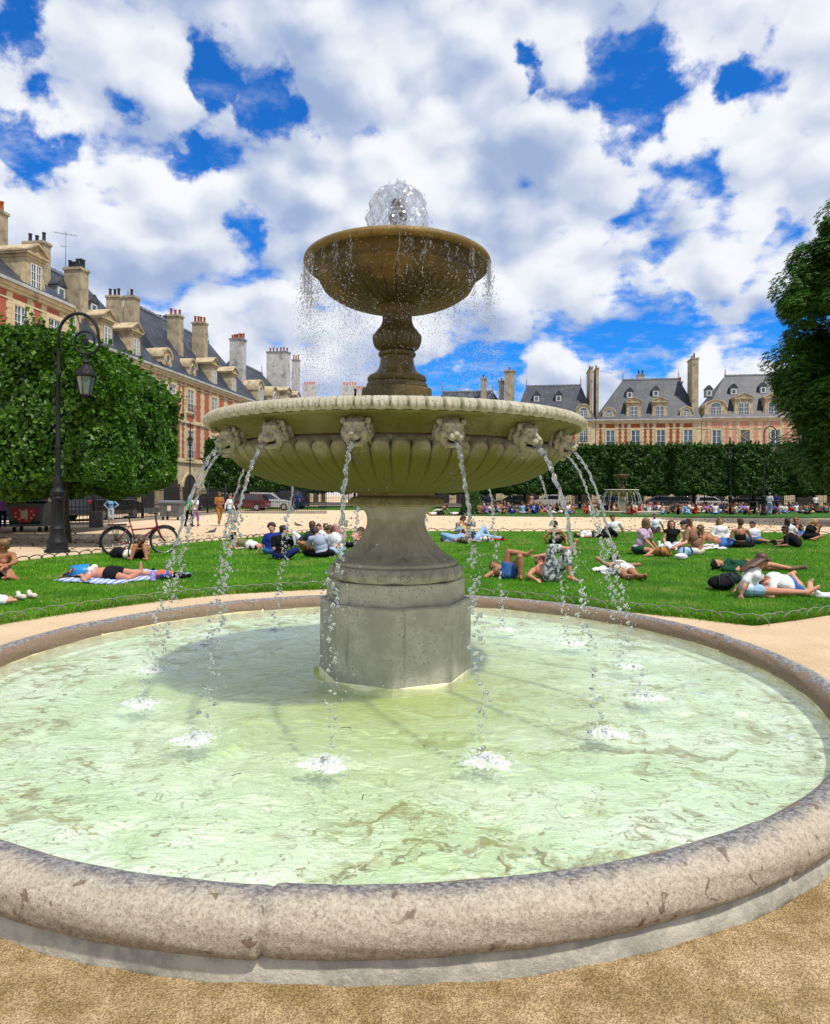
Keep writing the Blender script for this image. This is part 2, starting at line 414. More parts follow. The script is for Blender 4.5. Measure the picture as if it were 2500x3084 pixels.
def m_pool_floor():
    m, nt = newmat('pool_floor')
    tc = nt.node('ShaderNodeTexCoord').outputs['Object']
    wob = nt.node('ShaderNodeTexNoise'); wob.inputs['Scale'].default_value = 3.0; wob.inputs['Detail'].default_value = 5; nt.l.new(tc, wob.inputs['Vector'])
    tw = nt.vm('ADD', tc, nt.vm('SCALE', nt.vm('SUBTRACT', wob.outputs['Color'], (0.5, 0.5, 0.5)), scale=0.9))
    st_ = nt.vm('MULTIPLY', tw, (0.8, 1.9, 1.0))
    n1 = nt.noise(st_, 1.1, 7, 0.6, 0.3); n2 = nt.noise(st_, 3.2, 8, 0.66, 0.6)
    base = nt.mix(nt.ramp(n1, 0.35, 0.65), (0.66, 0.80, 0.50), (0.92, 1.0, 0.86))
    alg = nt.ramp(n2, 0.50, 0.61, 0.0, 0.9)
    alg = nt.math('MULTIPLY', alg, nt.ramp(nt.noise(tc, 0.9, 4, 0.6), 0.42, 0.55, 0.2, 1.0))
    col = nt.mix(alg, base, (0.30, 0.235, 0.025))
    fine = nt.ramp(nt.noise(st_, 9.0, 7, 0.7, 1.2), 0.56, 0.62, 0.0, 0.9)
    rad = nt.vm('LENGTH', nt.vm('MULTIPLY', tc, (1, 1, 0)))
    col = nt.mix(nt.math('MULTIPLY', fine, nt.ramp(rad, 1.2, 2.6)), col, (0.20, 0.14, 0.012))
    # green growth round the pedestal foot and a ring of it at the rim
    gr = nt.math('MULTIPLY', nt.ramp(rad, 0.66, 1.25, 0.85, 0.0), nt.ramp(nt.noise(tc, 4.0, 6, 0.6), 0.35, 0.6, 0.3, 1.0))
    col = nt.mix(gr, col, (0.42, 0.44, 0.03))
    mid = nt.ramp(rad, 1.0, 2.4, 0.62, 0.0)
    col = nt.mix(mid, col, (0.55, 0.64, 0.24))
    ring = nt.math('MULTIPLY', nt.ramp(nt.math('ABSOLUTE', nt.math('SUBTRACT', nt.math('ADD', rad, nt.math('MULTIPLY', nt.math('SUBTRACT', n2, 0.5), 0.1)), 2.86)), 0.0, 0.05, 1.0, 0.0), nt.ramp(n1, 0.42, 0.6, 0.0, 0.6))
    col = nt.mix(ring, col, (0.25, 0.28, 0.06))
    p = nt.node('ShaderNodeBsdfPrincipled'); nt.set(p.inputs['Base Color'], col); p.inputs['Roughness'].default_value = 0.9
    p.inputs['Specular IOR Level'].default_value = 0.0
    finish(nt, p.outputs[0]); return m
POOLF = m_pool_floor()
def kerb_ring(root, segs=360, joints=True):
    jo = [R(a) for a in (-4, 31, 67, 103, 139, 175, 211, 247, 283, 319)]
    def rf(r, z, th, i):
        r = r + np.zeros_like(th); z = z + np.zeros_like(th)
        if joints:
            for k, a in enumerate(jo):
                d = np.abs((th - a + PI) % (2 * PI) - PI)
                pinch = np.exp(-(d / 0.0035) ** 2) * 0.012
                r = RC + (r - RC) * (1 - pinch / TR); z = TZ + (z - TZ) * (1 - pinch / TR)
                nxt = jo[(k + 1) % len(jo)]
                span = (nxt - a) % (2 * PI); inside = ((th - a) % (2 * PI)) < span
                r = r + np.where(inside, 0.0035 * math.sin(k * 2.3), 0); z = z + np.where(inside, 0.004 * math.cos(k * 1.7), 0)
        r = r + 0.0022 * np.sin(th * 23 + i) + 0.0016 * np.sin(th * 61 + 2 * i)
        return r, z
    prof = []
    for k in range(29):
        a = R(-62) + k / 28 * R(262)                       # outer foot, over the top, down to the inner lip
        c, s_ = math.cos(a), math.sin(a)
        sup = 1.0
        prof.append((RC + TR * 1.02 * math.copysign(abs(c) ** 0.92, c), TZ + TR * 0.95 * math.copysign(abs(s_) ** 0.92, s_)))
    mb = MB(); mb.lathe(prof[::-1][::-1], segs if not joints else 1440, rf=rf)
    rim = mb.build('rim', KERB, root)
    mb = MB(); mb.lathe([(RC + 0.080, -0.1), (RC + 0.074, 0.03), (RC + 0.068, 0.090), (RC + 0.050, 0.105)], segs); mb.build('base_course', PLINTH, root)
    cream = mat('cream_lime', (0.80, 0.72, 0.50), (0.62, 0.52, 0.30), 12, 0.6)
    mb = MB(); mb.lathe([(RC - 0.088, 0.15), (RC - 0.115, 0.10), (RC - 0.118, 0.0), (RC - 0.118, -0.06)], segs); mb.build('inner_lip', cream, root)
    mb = MB(); mb.lathe([(RC - 0.118, 0.05), (RC - 0.5, 0.045), (1.5, 0.05), (0.9, 0.07), (0.6, 0.085), (0.01, 0.085)], 120); mb.build('floor', POOLF, root)
pool = empty('pool_basin', (PX, FY, 0)); tag(pool, 'low round stone pool basin with rounded kerb under the big fountain', 'basin', 'round pool basins')
kerb_ring(pool)

# ---------------------------------------------------------------- water surface
def m_water():
    m, nt = newmat('pool_water')
    tc = nt.node('ShaderNodeTexCoord').outputs['Object']
    fr = nt.node('ShaderNodeFresnel'); fr.inputs['IOR'].default_value = 1.33
    v = nt.vm('MULTIPLY', tc, (0.75, 1.35, 1.0))
    h = nt.math('ADD', nt.noise(v, 9, 5, 0.6, 0.4), nt.math('MULTIPLY', nt.noise(v, 28, 4, 0.6, 0.3), 0.45))
    b = nt.node('ShaderNodeBump'); b.inputs['Strength'].default_value = 0.75; b.inputs['Distance'].default_value = 0.045
    nt.set(b.inputs['Height'], h); nt.l.new(b.outputs[0], fr.inputs['Normal'])
    gl = nt.node('ShaderNodeBsdfGlossy'); gl.inputs['Roughness'].default_value = 0.04; nt.l.new(b.outputs[0], gl.inputs['Normal'])
    tr = nt.node('ShaderNodeBsdfTransparent'); tr.inputs[0].default_value = (0.93, 0.98, 0.92, 1)
    rf = nt.node('ShaderNodeBsdfRefraction'); rf.inputs['IOR'].default_value = 1.33; rf.inputs['Color'].default_value = (0.90, 0.97, 0.90, 1); nt.l.new(b.outputs[0], rf.inputs['Normal'])
    df = nt.node('ShaderNodeBsdfDiffuse'); df.inputs[0].default_value = (0.74, 0.88, 0.66, 1)
    b2 = nt.node('ShaderNodeBump'); b2.inputs['Strength'].default_value = 1.0; b2.inputs['Distance'].default_value = 0.10
    nt.set(b2.inputs['Height'], h); nt.l.new(b2.outputs[0], df.inputs['Normal'])
    m0 = nt.node('ShaderNodeMixShader'); m0.inputs[0].default_value = 0.0; nt.l.new(tr.outputs[0], m0.inputs[1]); nt.l.new(rf.outputs[0], m0.inputs[2])
    m1 = nt.node('ShaderNodeMixShader'); m1.inputs[0].default_value = 0.14; nt.l.new(m0.outputs[0], m1.inputs[1]); nt.l.new(df.outputs[0], m1.inputs[2])
    m2 = nt.node('ShaderNodeMixShader'); nt.l.new(nt.math('MULTIPLY', fr.outputs[0], 0.5), m2.inputs[0]); nt.l.new(m1.outputs[0], m2.inputs[1]); nt.l.new(gl.outputs[0], m2.inputs[2])
    finish(nt, m2.outputs[0]); return m
WATER = m_water()
def m_clear():
    m, nt = newmat('clear_water')
    p = nt.node('ShaderNodeBsdfPrincipled'); p.inputs['Base Color'].default_value = (0.96, 0.98, 1, 1)
    p.inputs['Roughness'].default_value = 0.02; p.inputs['Transmission Weight'].default_value = 1.0; p.inputs['IOR'].default_value = 1.33
    tc = nt.node('ShaderNodeTexCoord').outputs['Object']
    b = nt.node('ShaderNodeBump'); b.inputs['Strength'].default_value = 0.7; b.inputs['Distance'].default_value = 0.01
    nt.set(b.inputs['Height'], nt.noise(tc, 60, 3, 0.6)); nt.l.new(b.outputs[0], p.inputs['Normal'])
    tr = nt.node('ShaderNodeBsdfTransparent'); df = nt.node('ShaderNodeBsdfDiffuse'); df.inputs[0].default_value = (0.85, 0.9, 0.92, 1)
    mx = nt.node('ShaderNodeMixShader'); mx.inputs[0].default_value = 0.04; nt.l.new(p.outputs[0], mx.inputs[1]); nt.l.new(df.outputs[0], mx.inputs[2])
    finish(nt, mx.outputs[0]); return m
CLEAR = m_clear()
def m_foam():
    m, nt = newmat('white_foam'); tc = nt.node('ShaderNodeTexCoord').outputs['Object']
    p = nt.node('ShaderNodeBsdfPrincipled'); p.inputs['Base Color'].default_value = (.82, .88, .87, 1); p.inputs['Roughness'].default_value = .3
    tr = nt.node('ShaderNodeBsdfTransparent'); x = nt.node('ShaderNodeMixShader'); nt.l.new(nt.ramp(nt.noise(tc, 55, 5, .7), .42, .60, .25, .85), x.inputs[0]); nt.l.new(tr.outputs[0], x.inputs[1]); nt.l.new(p.outputs[0], x.inputs[2])
    finish(nt, x.outputs[0]); return m
FOAM = m_foam()

NH = 14
lion_az = [R(-9.3 + 360 / NH * k) for k in range(NH)]
LAND = 1.86
def water_mesh():
    n = 360; ra = RC - 0.116
    rs = np.concatenate([[0.55], np.linspace(0.58, ra, 190)]); th = np.arange(n * 2) * PI / n
    rr, tt = np.meshgrid(rs, th, indexing='ij'); x = rr * np.sin(tt); y = -rr * np.cos(tt)
    z = np.zeros_like(x); g2 = np.random.default_rng(5)
    for k in range(26):
        a = g2.uniform(0, 2 * PI); L = g2.uniform(0.07, 0.5); q = 2 * PI / L
        z += 0.0070 * L * np.sin(q * (x * math.cos(a) + y * math.sin(a)) + g2.uniform(0, 6) + 1.5 * np.sin(2.3 * x + k) + 1.3 * np.cos(2.9 * y + k * 2))
    for a in lion_az:
        lx, ly = LAND * math.sin(a) + FX - PX, -LAND * math.cos(a)
        d = np.hypot(x - lx, y - ly)
        z += 0.008 * np.exp(-d * 3.0) * np.cos(d * 46) * np.clip(d / 0.06, 0, 1)
    fade = np.clip((ra - rr) / 0.08, 0.25, 1); z = z * fade
    V = np.stack([x, y, z], -1).reshape(-1, 3); m_ = len(th); nr = len(rs)
    I, J = np.meshgrid(np.arange(nr - 1), np.arange(m_), indexing='ij'); K = (J + 1) % m_
    Fc = np.stack([I * m_ + J, I * m_ + K, (I + 1) * m_ + K, (I + 1) * m_ + J], -1).reshape(-1, 4)
    me = numpy_mesh('water', V, Fc, WATER); me.polygons.foreach_set('use_smooth', [True] * len(me.polygons)); return me
w = bpy.data.objects.new('water', water_mesh()); COL.objects.link(w); w.location = (PX, FY, WATER_Z)
tag(w, 'pale green rippled water filling the round pool', 'water', kind='structure')

# ---------------------------------------------------------------- stone of the fountain
def m_stone(name, a, b, alg, pits=1.0, zalg=None, wetness=0.0, rough=0.8):
    m, nt = newmat(name)
    tc = nt.node('ShaderNodeTexCoord').outputs['Object']
    n1 = nt.noise(tc, 5.0, 8, 0.65); n2 = nt.noise(tc, 40.0, 6, 0.7); n3 = nt.noise(tc, 1.7, 5, 0.55)
    col = nt.mix(nt.ramp(n1, 0.36, 0.64), a, b)
    col = nt.mix(nt.ramp(n2, 0.48, 0.75, 0, 0.35), col, tuple(v * 0.6 for v in a))
    if alg is not None:
        # algae where the face looks down or where stains run: pattern of its own
        sep = nt.node('ShaderNodeSeparateXYZ'); nt.l.new(tc, sep.inputs[0])
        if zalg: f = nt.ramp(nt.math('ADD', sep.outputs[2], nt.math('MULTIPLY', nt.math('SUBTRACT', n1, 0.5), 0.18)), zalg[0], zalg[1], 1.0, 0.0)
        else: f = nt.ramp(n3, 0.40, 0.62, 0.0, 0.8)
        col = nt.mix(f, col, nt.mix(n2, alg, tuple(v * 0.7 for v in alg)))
    geo = nt.node('ShaderNodeNewGeometry')          # crease shade painted into the colour of the carved hollows
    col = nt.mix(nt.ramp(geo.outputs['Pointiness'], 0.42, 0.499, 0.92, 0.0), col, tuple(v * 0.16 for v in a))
    stv = nt.vm('MULTIPLY', tc, (1, 1, 0.12))
    col = nt.mix(nt.ramp(nt.noise(stv, 7.0, 5, 0.6), 0.60, 0.70, 0, 0.5), col, tuple(v * 0.42 for v in a))
    p = nt.node('ShaderNodeBsdfPrincipled'); nt.set(p.inputs['Base Color'], col)
    p.inputs['Roughness'].default_value = rough; p.inputs['Specular IOR Level'].default_value = 0.35
    vo = nt.node('ShaderNodeTexVoronoi'); vo.inputs['Scale'].default_value = 55; nt.l.new(tc, vo.inputs['Vector'])
    pit = nt.ramp(vo.outputs['Distance'], 0.0, 0.30, -1.1 * pits, 0.0)
    pit = nt.math('MULTIPLY', pit, nt.ramp(n1, 0.45, 0.55))
    h = nt.math('ADD', pit, nt.math('ADD', nt.math('MULTIPLY', n2, 0.6), nt.math('MULTIPLY', n1, 0.5)))
    bp = nt.node('ShaderNodeBump'); bp.inputs['Strength'].default_value = 0.9; bp.inputs['Distance'].default_value = 0.014
    nt.set(bp.inputs['Height'], h); nt.l.new(bp.outputs[0], p.inputs['Normal'])
    finish(nt, p.outputs[0]); return m
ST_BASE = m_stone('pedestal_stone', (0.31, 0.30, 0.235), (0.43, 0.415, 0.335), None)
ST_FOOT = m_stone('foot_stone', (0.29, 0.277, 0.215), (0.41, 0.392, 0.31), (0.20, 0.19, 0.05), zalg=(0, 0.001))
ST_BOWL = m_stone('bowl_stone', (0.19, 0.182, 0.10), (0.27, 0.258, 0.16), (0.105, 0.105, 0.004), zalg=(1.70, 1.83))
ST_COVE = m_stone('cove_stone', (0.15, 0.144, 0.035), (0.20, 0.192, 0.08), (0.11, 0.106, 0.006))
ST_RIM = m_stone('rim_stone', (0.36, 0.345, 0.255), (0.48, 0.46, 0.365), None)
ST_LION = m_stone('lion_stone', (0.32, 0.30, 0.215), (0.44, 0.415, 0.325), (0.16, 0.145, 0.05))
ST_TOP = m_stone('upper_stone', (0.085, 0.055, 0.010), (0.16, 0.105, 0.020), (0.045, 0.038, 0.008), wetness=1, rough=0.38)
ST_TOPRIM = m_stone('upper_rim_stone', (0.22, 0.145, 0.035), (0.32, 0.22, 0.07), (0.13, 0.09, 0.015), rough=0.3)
DARKMETAL = mat('nozzle_metal', (0.05, 0.05, 0.045), (0.12, 0.11, 0.09), 20, 0.4, 0.6)
MOUTH = mat('dark_mouth', (0.02, 0.018, 0.01), None, rough=0.6)

def spl(points, n=60):
    """smooth profile through points"""
    P = np.array(points, float); m_ = len(P); out = []
    per = max(2, n // (m_ - 1))
    for i in range(m_ - 1):
        p0, p1, p2, p3 = P[max(i - 1, 0)], P[i], P[i + 1], P[min(i + 2, m_ - 1)]
        for k in range(per):
            t = k / per
            out.append(0.5 * ((2 * p1) + (-p0 + p2) * t + (2 * p0 - 5 * p1 + 4 * p2 - p3) * t * t + (-p0 + 3 * p1 - 3 * p2 + p3) * t ** 3))
    out.append(P[-1]); return np.array(out)

def lion_mesh():
    b = MB(); r3 = random.Random(11)
    # local: face looks along +y (outward), x sideways, z up; about 0.2 m
    b.ell((0, 0.0, 0.0), (0.078, 0.085, 0.088))                       # skull and neck
    b.ell((0, 0.060, 0.020), (0.056, 0.058, 0.060))                    # forehead
    b.capsule((0, 0.085, 0.030), (0, 0.140, -0.012), 0.024, 0.017)       # nose ridge
    b.ell((0, 0.152, -0.014), (0.019, 0.011, 0.010))                   # nose
    b.ell((0, 0.100, -0.026), (0.044, 0.048, 0.026))                   # upper jaw
    b.capsule((0.030, 0.05, -0.074), (0.012, 0.102, -0.079), 0.020, 0.015); b.capsule((-0.030, 0.05, -0.074), (-0.012, 0.102, -0.079), 0.020, 0.015)
    b.capsule((-0.014, 0.106, -0.078), (0.014, 0.106, -0.078), 0.014, 0.014)   # chin, the mouth open above it
    for s_ in (-1, 1):
        b.ell((s_ * 0.021, 0.128, -0.032), (0.023, 0.026, 0.020))                       # lips
        b.capsule((s_ * 0.014, 0.103, 0.046), (s_ * 0.050, 0.082, 0.044), 0.014, 0.012)  # brows
        b.ell((s_ * 0.050, 0.066, -0.012), (0.026, 0.032, 0.026))                       # cheeks
        b.ell((s_ * 0.031, 0.101, 0.024), (0.011, 0.008, 0.007))                        # eyes
        b.capsule((s_ * 0.020, 0.108, 0.012), (s_ * 0.046, 0.090, 0.010), 0.007, 0.006)  # lower lids
        b.ell((s_ * 0.074, 0.050, 0.062), (0.020, 0.012, 0.021))                        # ears
    # mane: short thick curls hugging the head
    for ring, (rx, rz_, y0, n_, rr) in enumerate([(0.062, 0.074, 0.058, 15, 0.0150), (0.080, 0.090, 0.026, 17, 0.0175), (0.090, 0.098, -0.014, 18, 0.0185)]):
        for k in range(n_):
            a = 2 * PI * (k + 0.5 * ring) / n_
            if math.sin(a) < -0.80 and ring == 0: continue
            q = r3.uniform(0.1, 0.5) * (1 if math.cos(a) < 0 else -1) * (-1 if math.sin(a) > .3 else 1)
            cx, cz = math.cos(a) * rx, math.sin(a) * rz_
            ex, ez = math.cos(a + q) * (rx + 0.006), math.sin(a + q) * (rz_ + 0.006) - 0.010
            b.capsule((cx * .9, y0 + 0.008, cz * .9), (ex, y0 - 0.004, ez), rr, rr * 0.75, 7)
            b.capsule((ex, y0 - 0.004, ez), (ex * .98 + 0.006 * math.sin(a * 3), y0 + 0.002, ez - 0.020), rr * 0.75, rr * 0.5, 6)
    return b

def build_fountain(root, detail=True):
    SEG = 1260 if detail else 96
    # octagonal pedestal, corner towards the viewer
    def octo(mb, r, z0, z1, ch=0.012):
        ps = [(r, z0), (r, z1 - ch), (r - ch, z1)]
        V = []
        for (rr, z) in ps + [(0.0, z1)]:
            for k in range(8):
                a = k * PI / 4; V.append((rr * math.sin(a), -rr * math.cos(a), z))
        f = [(i * 8 + k, i * 8 + (k + 1) % 8, (i + 1) * 8 + (k + 1) % 8, (i + 1) * 8 + k) for i in range(3) for k in range(8)]
        mb.add(V, f)
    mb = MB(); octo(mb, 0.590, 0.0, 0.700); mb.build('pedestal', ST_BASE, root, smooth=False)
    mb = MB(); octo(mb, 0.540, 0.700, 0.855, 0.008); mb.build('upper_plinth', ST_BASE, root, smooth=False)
    mb = MB(); octo(mb, 0.594, 0.0, 0.150, 0.004); mb.build('waterline_band', mat('cream_lime2', (0.86, 0.83, 0.62), (0.72, 0.66, 0.42), 8, 0.6), root, smooth=False)
    # torus with wave scroll, fluted foot, neck ring
    def scroll(r, z, th, i):
        r = r + np.zeros_like(th); z = z + np.zeros_like(th)
        n = 20; ph = (th * n / (2 * PI)) % 1.0; u = (ph - 0.5) * (2 * PI * 0.5 / n); v = z - 0.905
        d = np.hypot(u, v * 1.0)
        rel = 0.008 * np.exp(-((d - 0.021) / 0.004) ** 2) + 0.008 * np.exp(-((d - 0.040) / 0.004) ** 2) * (u + v < 0.03) + 0.006 * (d < 0.012)
        sl = np.abs((v - (u - 0.02) * 1.0)) ; rel = rel + 0.008 * np.exp(-(sl / 0.005) ** 2) * (u > 0.02) * (np.abs(v) < 0.04)
        return r + rel, z
    tor = spl([(0.44, 0.856), (0.495, 0.862), (0.522, 0.905), (0.500, 0.955), (0.478, 0.962)], 40 if detail else 12)
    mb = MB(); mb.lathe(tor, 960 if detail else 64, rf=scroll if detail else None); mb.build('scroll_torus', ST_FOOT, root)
    def flute(r, z, th, i):
        r = r + np.zeros_like(th); z = z + np.zeros_like(th)
        n = 20; ph = (th * n / (2 * PI) + 0.5) % 1.0
        amp = np.clip((z - 1.00) / 0.04, 0, 1) * np.clip((1.36 - z) / 0.06, 0, 1)
        return r - amp * 0.036 * r / 0.35 * (4 * ph * (1 - ph)) ** 0.8 + amp * 0.006, z
    ft = spl([(0.474, 0.962), (0.478, 0.985), (0.462, 0.998), (0.452, 1.003), (0.375, 1.055), (0.292, 1.135), (0.238, 1.225), (0.222, 1.29), (0.236, 1.35), (0.272, 1.392), (0.30, 1.402), (0.305, 1.408)], 80 if detail else 20)
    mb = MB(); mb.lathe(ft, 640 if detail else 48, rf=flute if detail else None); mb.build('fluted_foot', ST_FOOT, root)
    def ovo(r, z, th, i):
        r = r + np.zeros_like(th); z = z + np.zeros_like(th); n = 22
        ph = (th * n / (2 * PI)) % 1.0; u = np.abs(ph - 0.5) * 2
        a = np.clip((z - 1.412) / 0.01, 0, 1) * np.clip((1.478 - z) / 0.008, 0, 1)
        return r + a * (0.005 * np.exp(-((u - 0.62 * np.sqrt(np.clip((z - 1.405) / 0.07, 0, 1))) / 0.07) ** 2) - 0.003 * (u > 0.9)), z
    nk = spl([(0.31, 1.408), (0.345, 1.410), (0.372, 1.418), (0.375, 1.43), (0.36, 1.462), (0.335, 1.482), (0.305, 1.488), (0.305, 1.53)], 48 if detail else 14)
    mb = MB(); mb.lathe(nk, 880 if detail else 48, rf=ovo if detail else None); mb.build('neck_ring', mat('neck_stone', (0.20, 0.18, 0.07), (0.28, 0.26, 0.13), 12, 0.8, bump=0.5) if detail else ST_FOOT, root)
    # lower bowl: gadrooned body
    NG = 63
    def gad(r, z, th, i):
        r = r + np.zeros_like(th); z = z + np.zeros_like(th); ph = (th * NG / (2 * PI)) % 1.0; u = np.abs(ph - 0.5) * 2
        top = np.clip((1.862 - z) / 0.055, 0, 1) ** 0.5; low = np.clip((r - 0.34) / 0.5, 0, 1)
        # rounded head of every lobe, a thin groove between lobes
        lobe = np.sqrt(np.clip(1 - u ** 6, 0, 1)); head = np.clip((1.862 - z) / 0.045 - 1.2 * u ** 4, 0, 1)
        return r + (0.028 * lobe * head - 0.026 * (1 - head)) * low * (r / 1.2), z
    bd = spl([(0.30, 1.512), (0.42, 1.514), (0.64, 1.536), (0.90, 1.584), (1.10, 1.662), (1.215, 1.758), (1.242, 1.82), (1.234, 1.852), (1.216, 1.866), (1.21, 1.872)], 130 if detail else 30)
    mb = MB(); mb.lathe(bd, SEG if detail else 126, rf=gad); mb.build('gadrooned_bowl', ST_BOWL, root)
    cv = spl([(1.21, 1.872), (1.216, 1.90), (1.245, 1.938), (1.295, 1.966), (1.355, 1.980), (1.362, 1.973), (1.395, 1.975), (1.405, 1.985)], 56 if detail else 20)
    mb = MB(); mb.lathe(cv, 256 if detail else 64); mb.build('cove', ST_COVE, root)
    NL = 86
    def leafr(r, z, th, i):
        r = r + np.zeros_like(th); z = z + np.zeros_like(th)
        ph = (th * NL / (2 * PI)) % 1.0; x_ = (ph - 0.5) * 2; y_ = (z - 1.985) / 0.085
        inside = 1 - (x_ / 0.90) ** 2 - ((np.clip(0.45 - y_, 0, 1)) / 0.48) ** 2
        ed = np.clip(inside * 3.0, 0, 1)
        mid = np.exp(-((x_ + 0.1) / 0.07) ** 2) * 0.30
        amp = np.clip((r - 1.37) / 0.02, 0, 1)
        q = 0.030 * (ed ** 0.4) * (1 - mid) + 0.0025 * np.sin(x_ * 9 + y_ * 3)
        return r + amp * (q - 0.020) * (y_ > -0.1), z + 0.0
    lf = spl([(1.405, 1.985), (1.425, 1.992), (1.436, 2.012), (1.430, 2.040), (1.408, 2.060), (1.378, 2.069), (1.34, 2.069), (1.30, 2.055), (1.27, 2.0)], 76 if detail else 20)
    mb = MB(); mb.lathe(lf, 1720 if detail else 172, rf=leafr); mb.build('leaf_rim', ST_RIM, root)
    mb = MB(); mb.lathe([(1.29, 2.02), (0.7, 2.02), (0.05, 2.02)], 64); mb.build('inner_floor', ST_BOWL, root)
    # upper stem and dish
    st_ = spl([(0.275, 2.0), (0.275, 2.295), (0.268, 2.305)], 6).tolist() + spl([(0.235, 2.308), (0.242, 2.335), (0.236, 2.362), (0.222, 2.372)], 14).tolist() + \
        spl([(0.226, 2.378), (0.232, 2.398), (0.222, 2.422), (0.196, 2.434), (0.160, 2.462), (0.138, 2.505), (0.130, 2.555), (0.128, 2.575)], 30).tolist() + spl([(0.140, 2.580), (0.148, 2.596), (0.140, 2.612), (0.126, 2.616)], 12).tolist()
    mb = MB(); mb.lathe(st_, 96 if detail else 32); mb.build('stem_base', ST_TOP, root, ang=40)
    def bal(r, z, th, i):
        r = r + np.zeros_like(th); z = z + np.zeros_like(th); n = 10
        ph = (th * n / (2 * PI)) % 1.0; u = np.abs(ph - 0.5) * 2
        a = np.clip((z - 2.625) / 0.02, 0, 1) * np.clip((2.765 - z - 0.05 * u ** 3) / 0.015, 0, 1)
        return r + a * (0.012 * (1 - u ** 5) - 0.002) - 0.002, z
    bl = spl([(0.126, 2.616), (0.148, 2.632), (0.172, 2.665), (0.183, 2.705), (0.182, 2.742), (0.164, 2.778), (0.140, 2.806), (0.122, 2.845), (0.118, 2.895), (0.130, 2.940), (0.160, 2.965)], 80 if detail else 20)
    mb = MB(); mb.lathe(bl, 320 if detail else 40, rf=bal); mb.build('baluster', ST_TOP, root)
    ND = 36
    def dish(r, z, th, i):
        r = r + np.zeros_like(th); z = z + np.zeros_like(th); ph = (th * ND / (2 * PI)) % 1.0; u = np.abs(ph - 0.5) * 2
        a = np.clip((r - 0.19) / 0.08, 0, 1) * np.clip((0.595 - r) / 0.02, 0, 1)
        return r, z - a * 0.012 * (1 - u ** 6) + 0.004
    dc = spl([(0.160, 2.965), (0.22, 2.968), (0.34, 2.990), (0.47, 3.038), (0.565, 3.098), (0.605, 3.148), (0.612, 3.165)], 48 if detail else 16).tolist() + \
        spl([(0.616, 3.172), (0.612, 3.20), (0.622, 3.225), (0.650, 3.250), (0.690, 3.262)], 24 if detail else 10).tolist()
    mb = MB(); mb.lathe(dc, 720 if detail else 72, rf=dish); mb.build('upper_dish', ST_TOP, root)
    rp = spl([(0.690, 3.262), (0.715, 3.268), (0.728, 3.288), (0.722, 3.312), (0.700, 3.326), (0.670, 3.326), (0.655, 3.318), (0.63, 3.29), (0.3, 3.27), (0.05, 3.27)], 48 if detail else 18)
    mb = MB(); mb.lathe(rp, 192 if detail else 64); mb.build('dish_rim', ST_TOPRIM, root)
    nz = spl([(0.115, 3.27), (0.115, 3.33), (0.085, 3.36), (0.072, 3.42), (0.064, 3.55), (0.062, 3.64), (0.072, 3.66), (0.074, 3.69), (0.062, 3.705)], 40).tolist() + [(0.062, 3.76), (0.066, 3.765), (0.066, 3.79), (0.03, 3.795), (0.0, 3.795)]
    mb = MB(); mb.lathe(nz, 48); mb.build('nozzle', DARKMETAL, root, ang=40)
    # sixteen lion masks would be many: one carved mesh, shared
    lm = None
    for k, a in enumerate(lion_az):
        if lm is None:
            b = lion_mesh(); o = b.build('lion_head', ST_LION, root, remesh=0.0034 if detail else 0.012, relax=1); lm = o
            if detail:
                mo = MB(); mo.ell((0, 0.082, -0.062), (0.026, 0.02, 0.0125)); mo.build('mouth', MOUTH, o)
        else:
            o = copy_tree(lm, root)
        rr = 1.222
        o.location = (rr * math.sin(a), -rr * math.cos(a), 1.882); o.rotation_euler = (R(-6), 0, a + PI); o.scale = (1.02, 1.1, 1.0)

ftn = empty('fountain', (FX, FY, 0)); tag(ftn, 'large two tiered stone fountain with lion heads in the middle of the near pool', 'fountain', 'tiered stone fountains')
build_fountain(ftn, True)
# enamel notice on the left of the pedestal: EAU NON POTABLE
def text_mesh(txt, size, m, parent=None, depth=0.0015, name='lettering', font_shear=0.0):
    cu = bpy.data.curves.new('t', 'FONT'); cu.body = txt; cu.size = size; cu.extrude = depth; cu.align_x = 'CENTER'; cu.align_y = 'CENTER'; cu.shear = font_shear
    to = bpy.data.objects.new('t', cu); COL.objects.link(to)
    me = bpy.data.meshes.new_from_object(to.evaluated_get(bpy.context.evaluated_depsgraph_get()))
    bpy.data.objects.remove(to); me.name = name; me.materials.clear(); me.materials.append(m)
    o = bpy.data.objects.new(name, me); COL.objects.link(o); o.parent = parent; return o
pr = empty('notice_plate', (0, 0, 0)); tag(pr, 'small white enamel notice reading eau non potable on the pedestal corner', 'sign')
a0 = R(-67.5); n_ = Vector((math.sin(a0), -math.cos(a0), 0)); ap = 0.54 * math.cos(PI / 8)
side = Vector((math.cos(a0), math.sin(a0), 0))
pr.location = Vector((FX, FY, 0.765)) + n_ * (ap + 0.006) + side * 0.06
pr.rotation_euler = (PI / 2, 0, a0)
mb = MB(); mb.box((-0.07, -0.05, -0.005), (0.07, 0.05, 0.001)); mb.build('border', mat('dark_green_enamel', (0.02, 0.10, 0.07), None, rough=0.3), pr)
mb = MB(); mb.box((-0.066, -0.046, 0.001), (0.066, 0.046, 0.003)); mb.build('plate', mat('white_enamel', (0.62, 0.70, 0.62), None, rough=0.25), pr)
gt = mat('green_letters', (0.02, 0.16, 0.12), None, rough=0.4)
t = text_mesh('EAU', 0.026, gt, pr); t.location = (0, 0.018, 0.0035)
t = text_mesh('non potable', 0.026, gt, pr, font_shear=0.15); t.location = (0, -0.018, 0.0035)

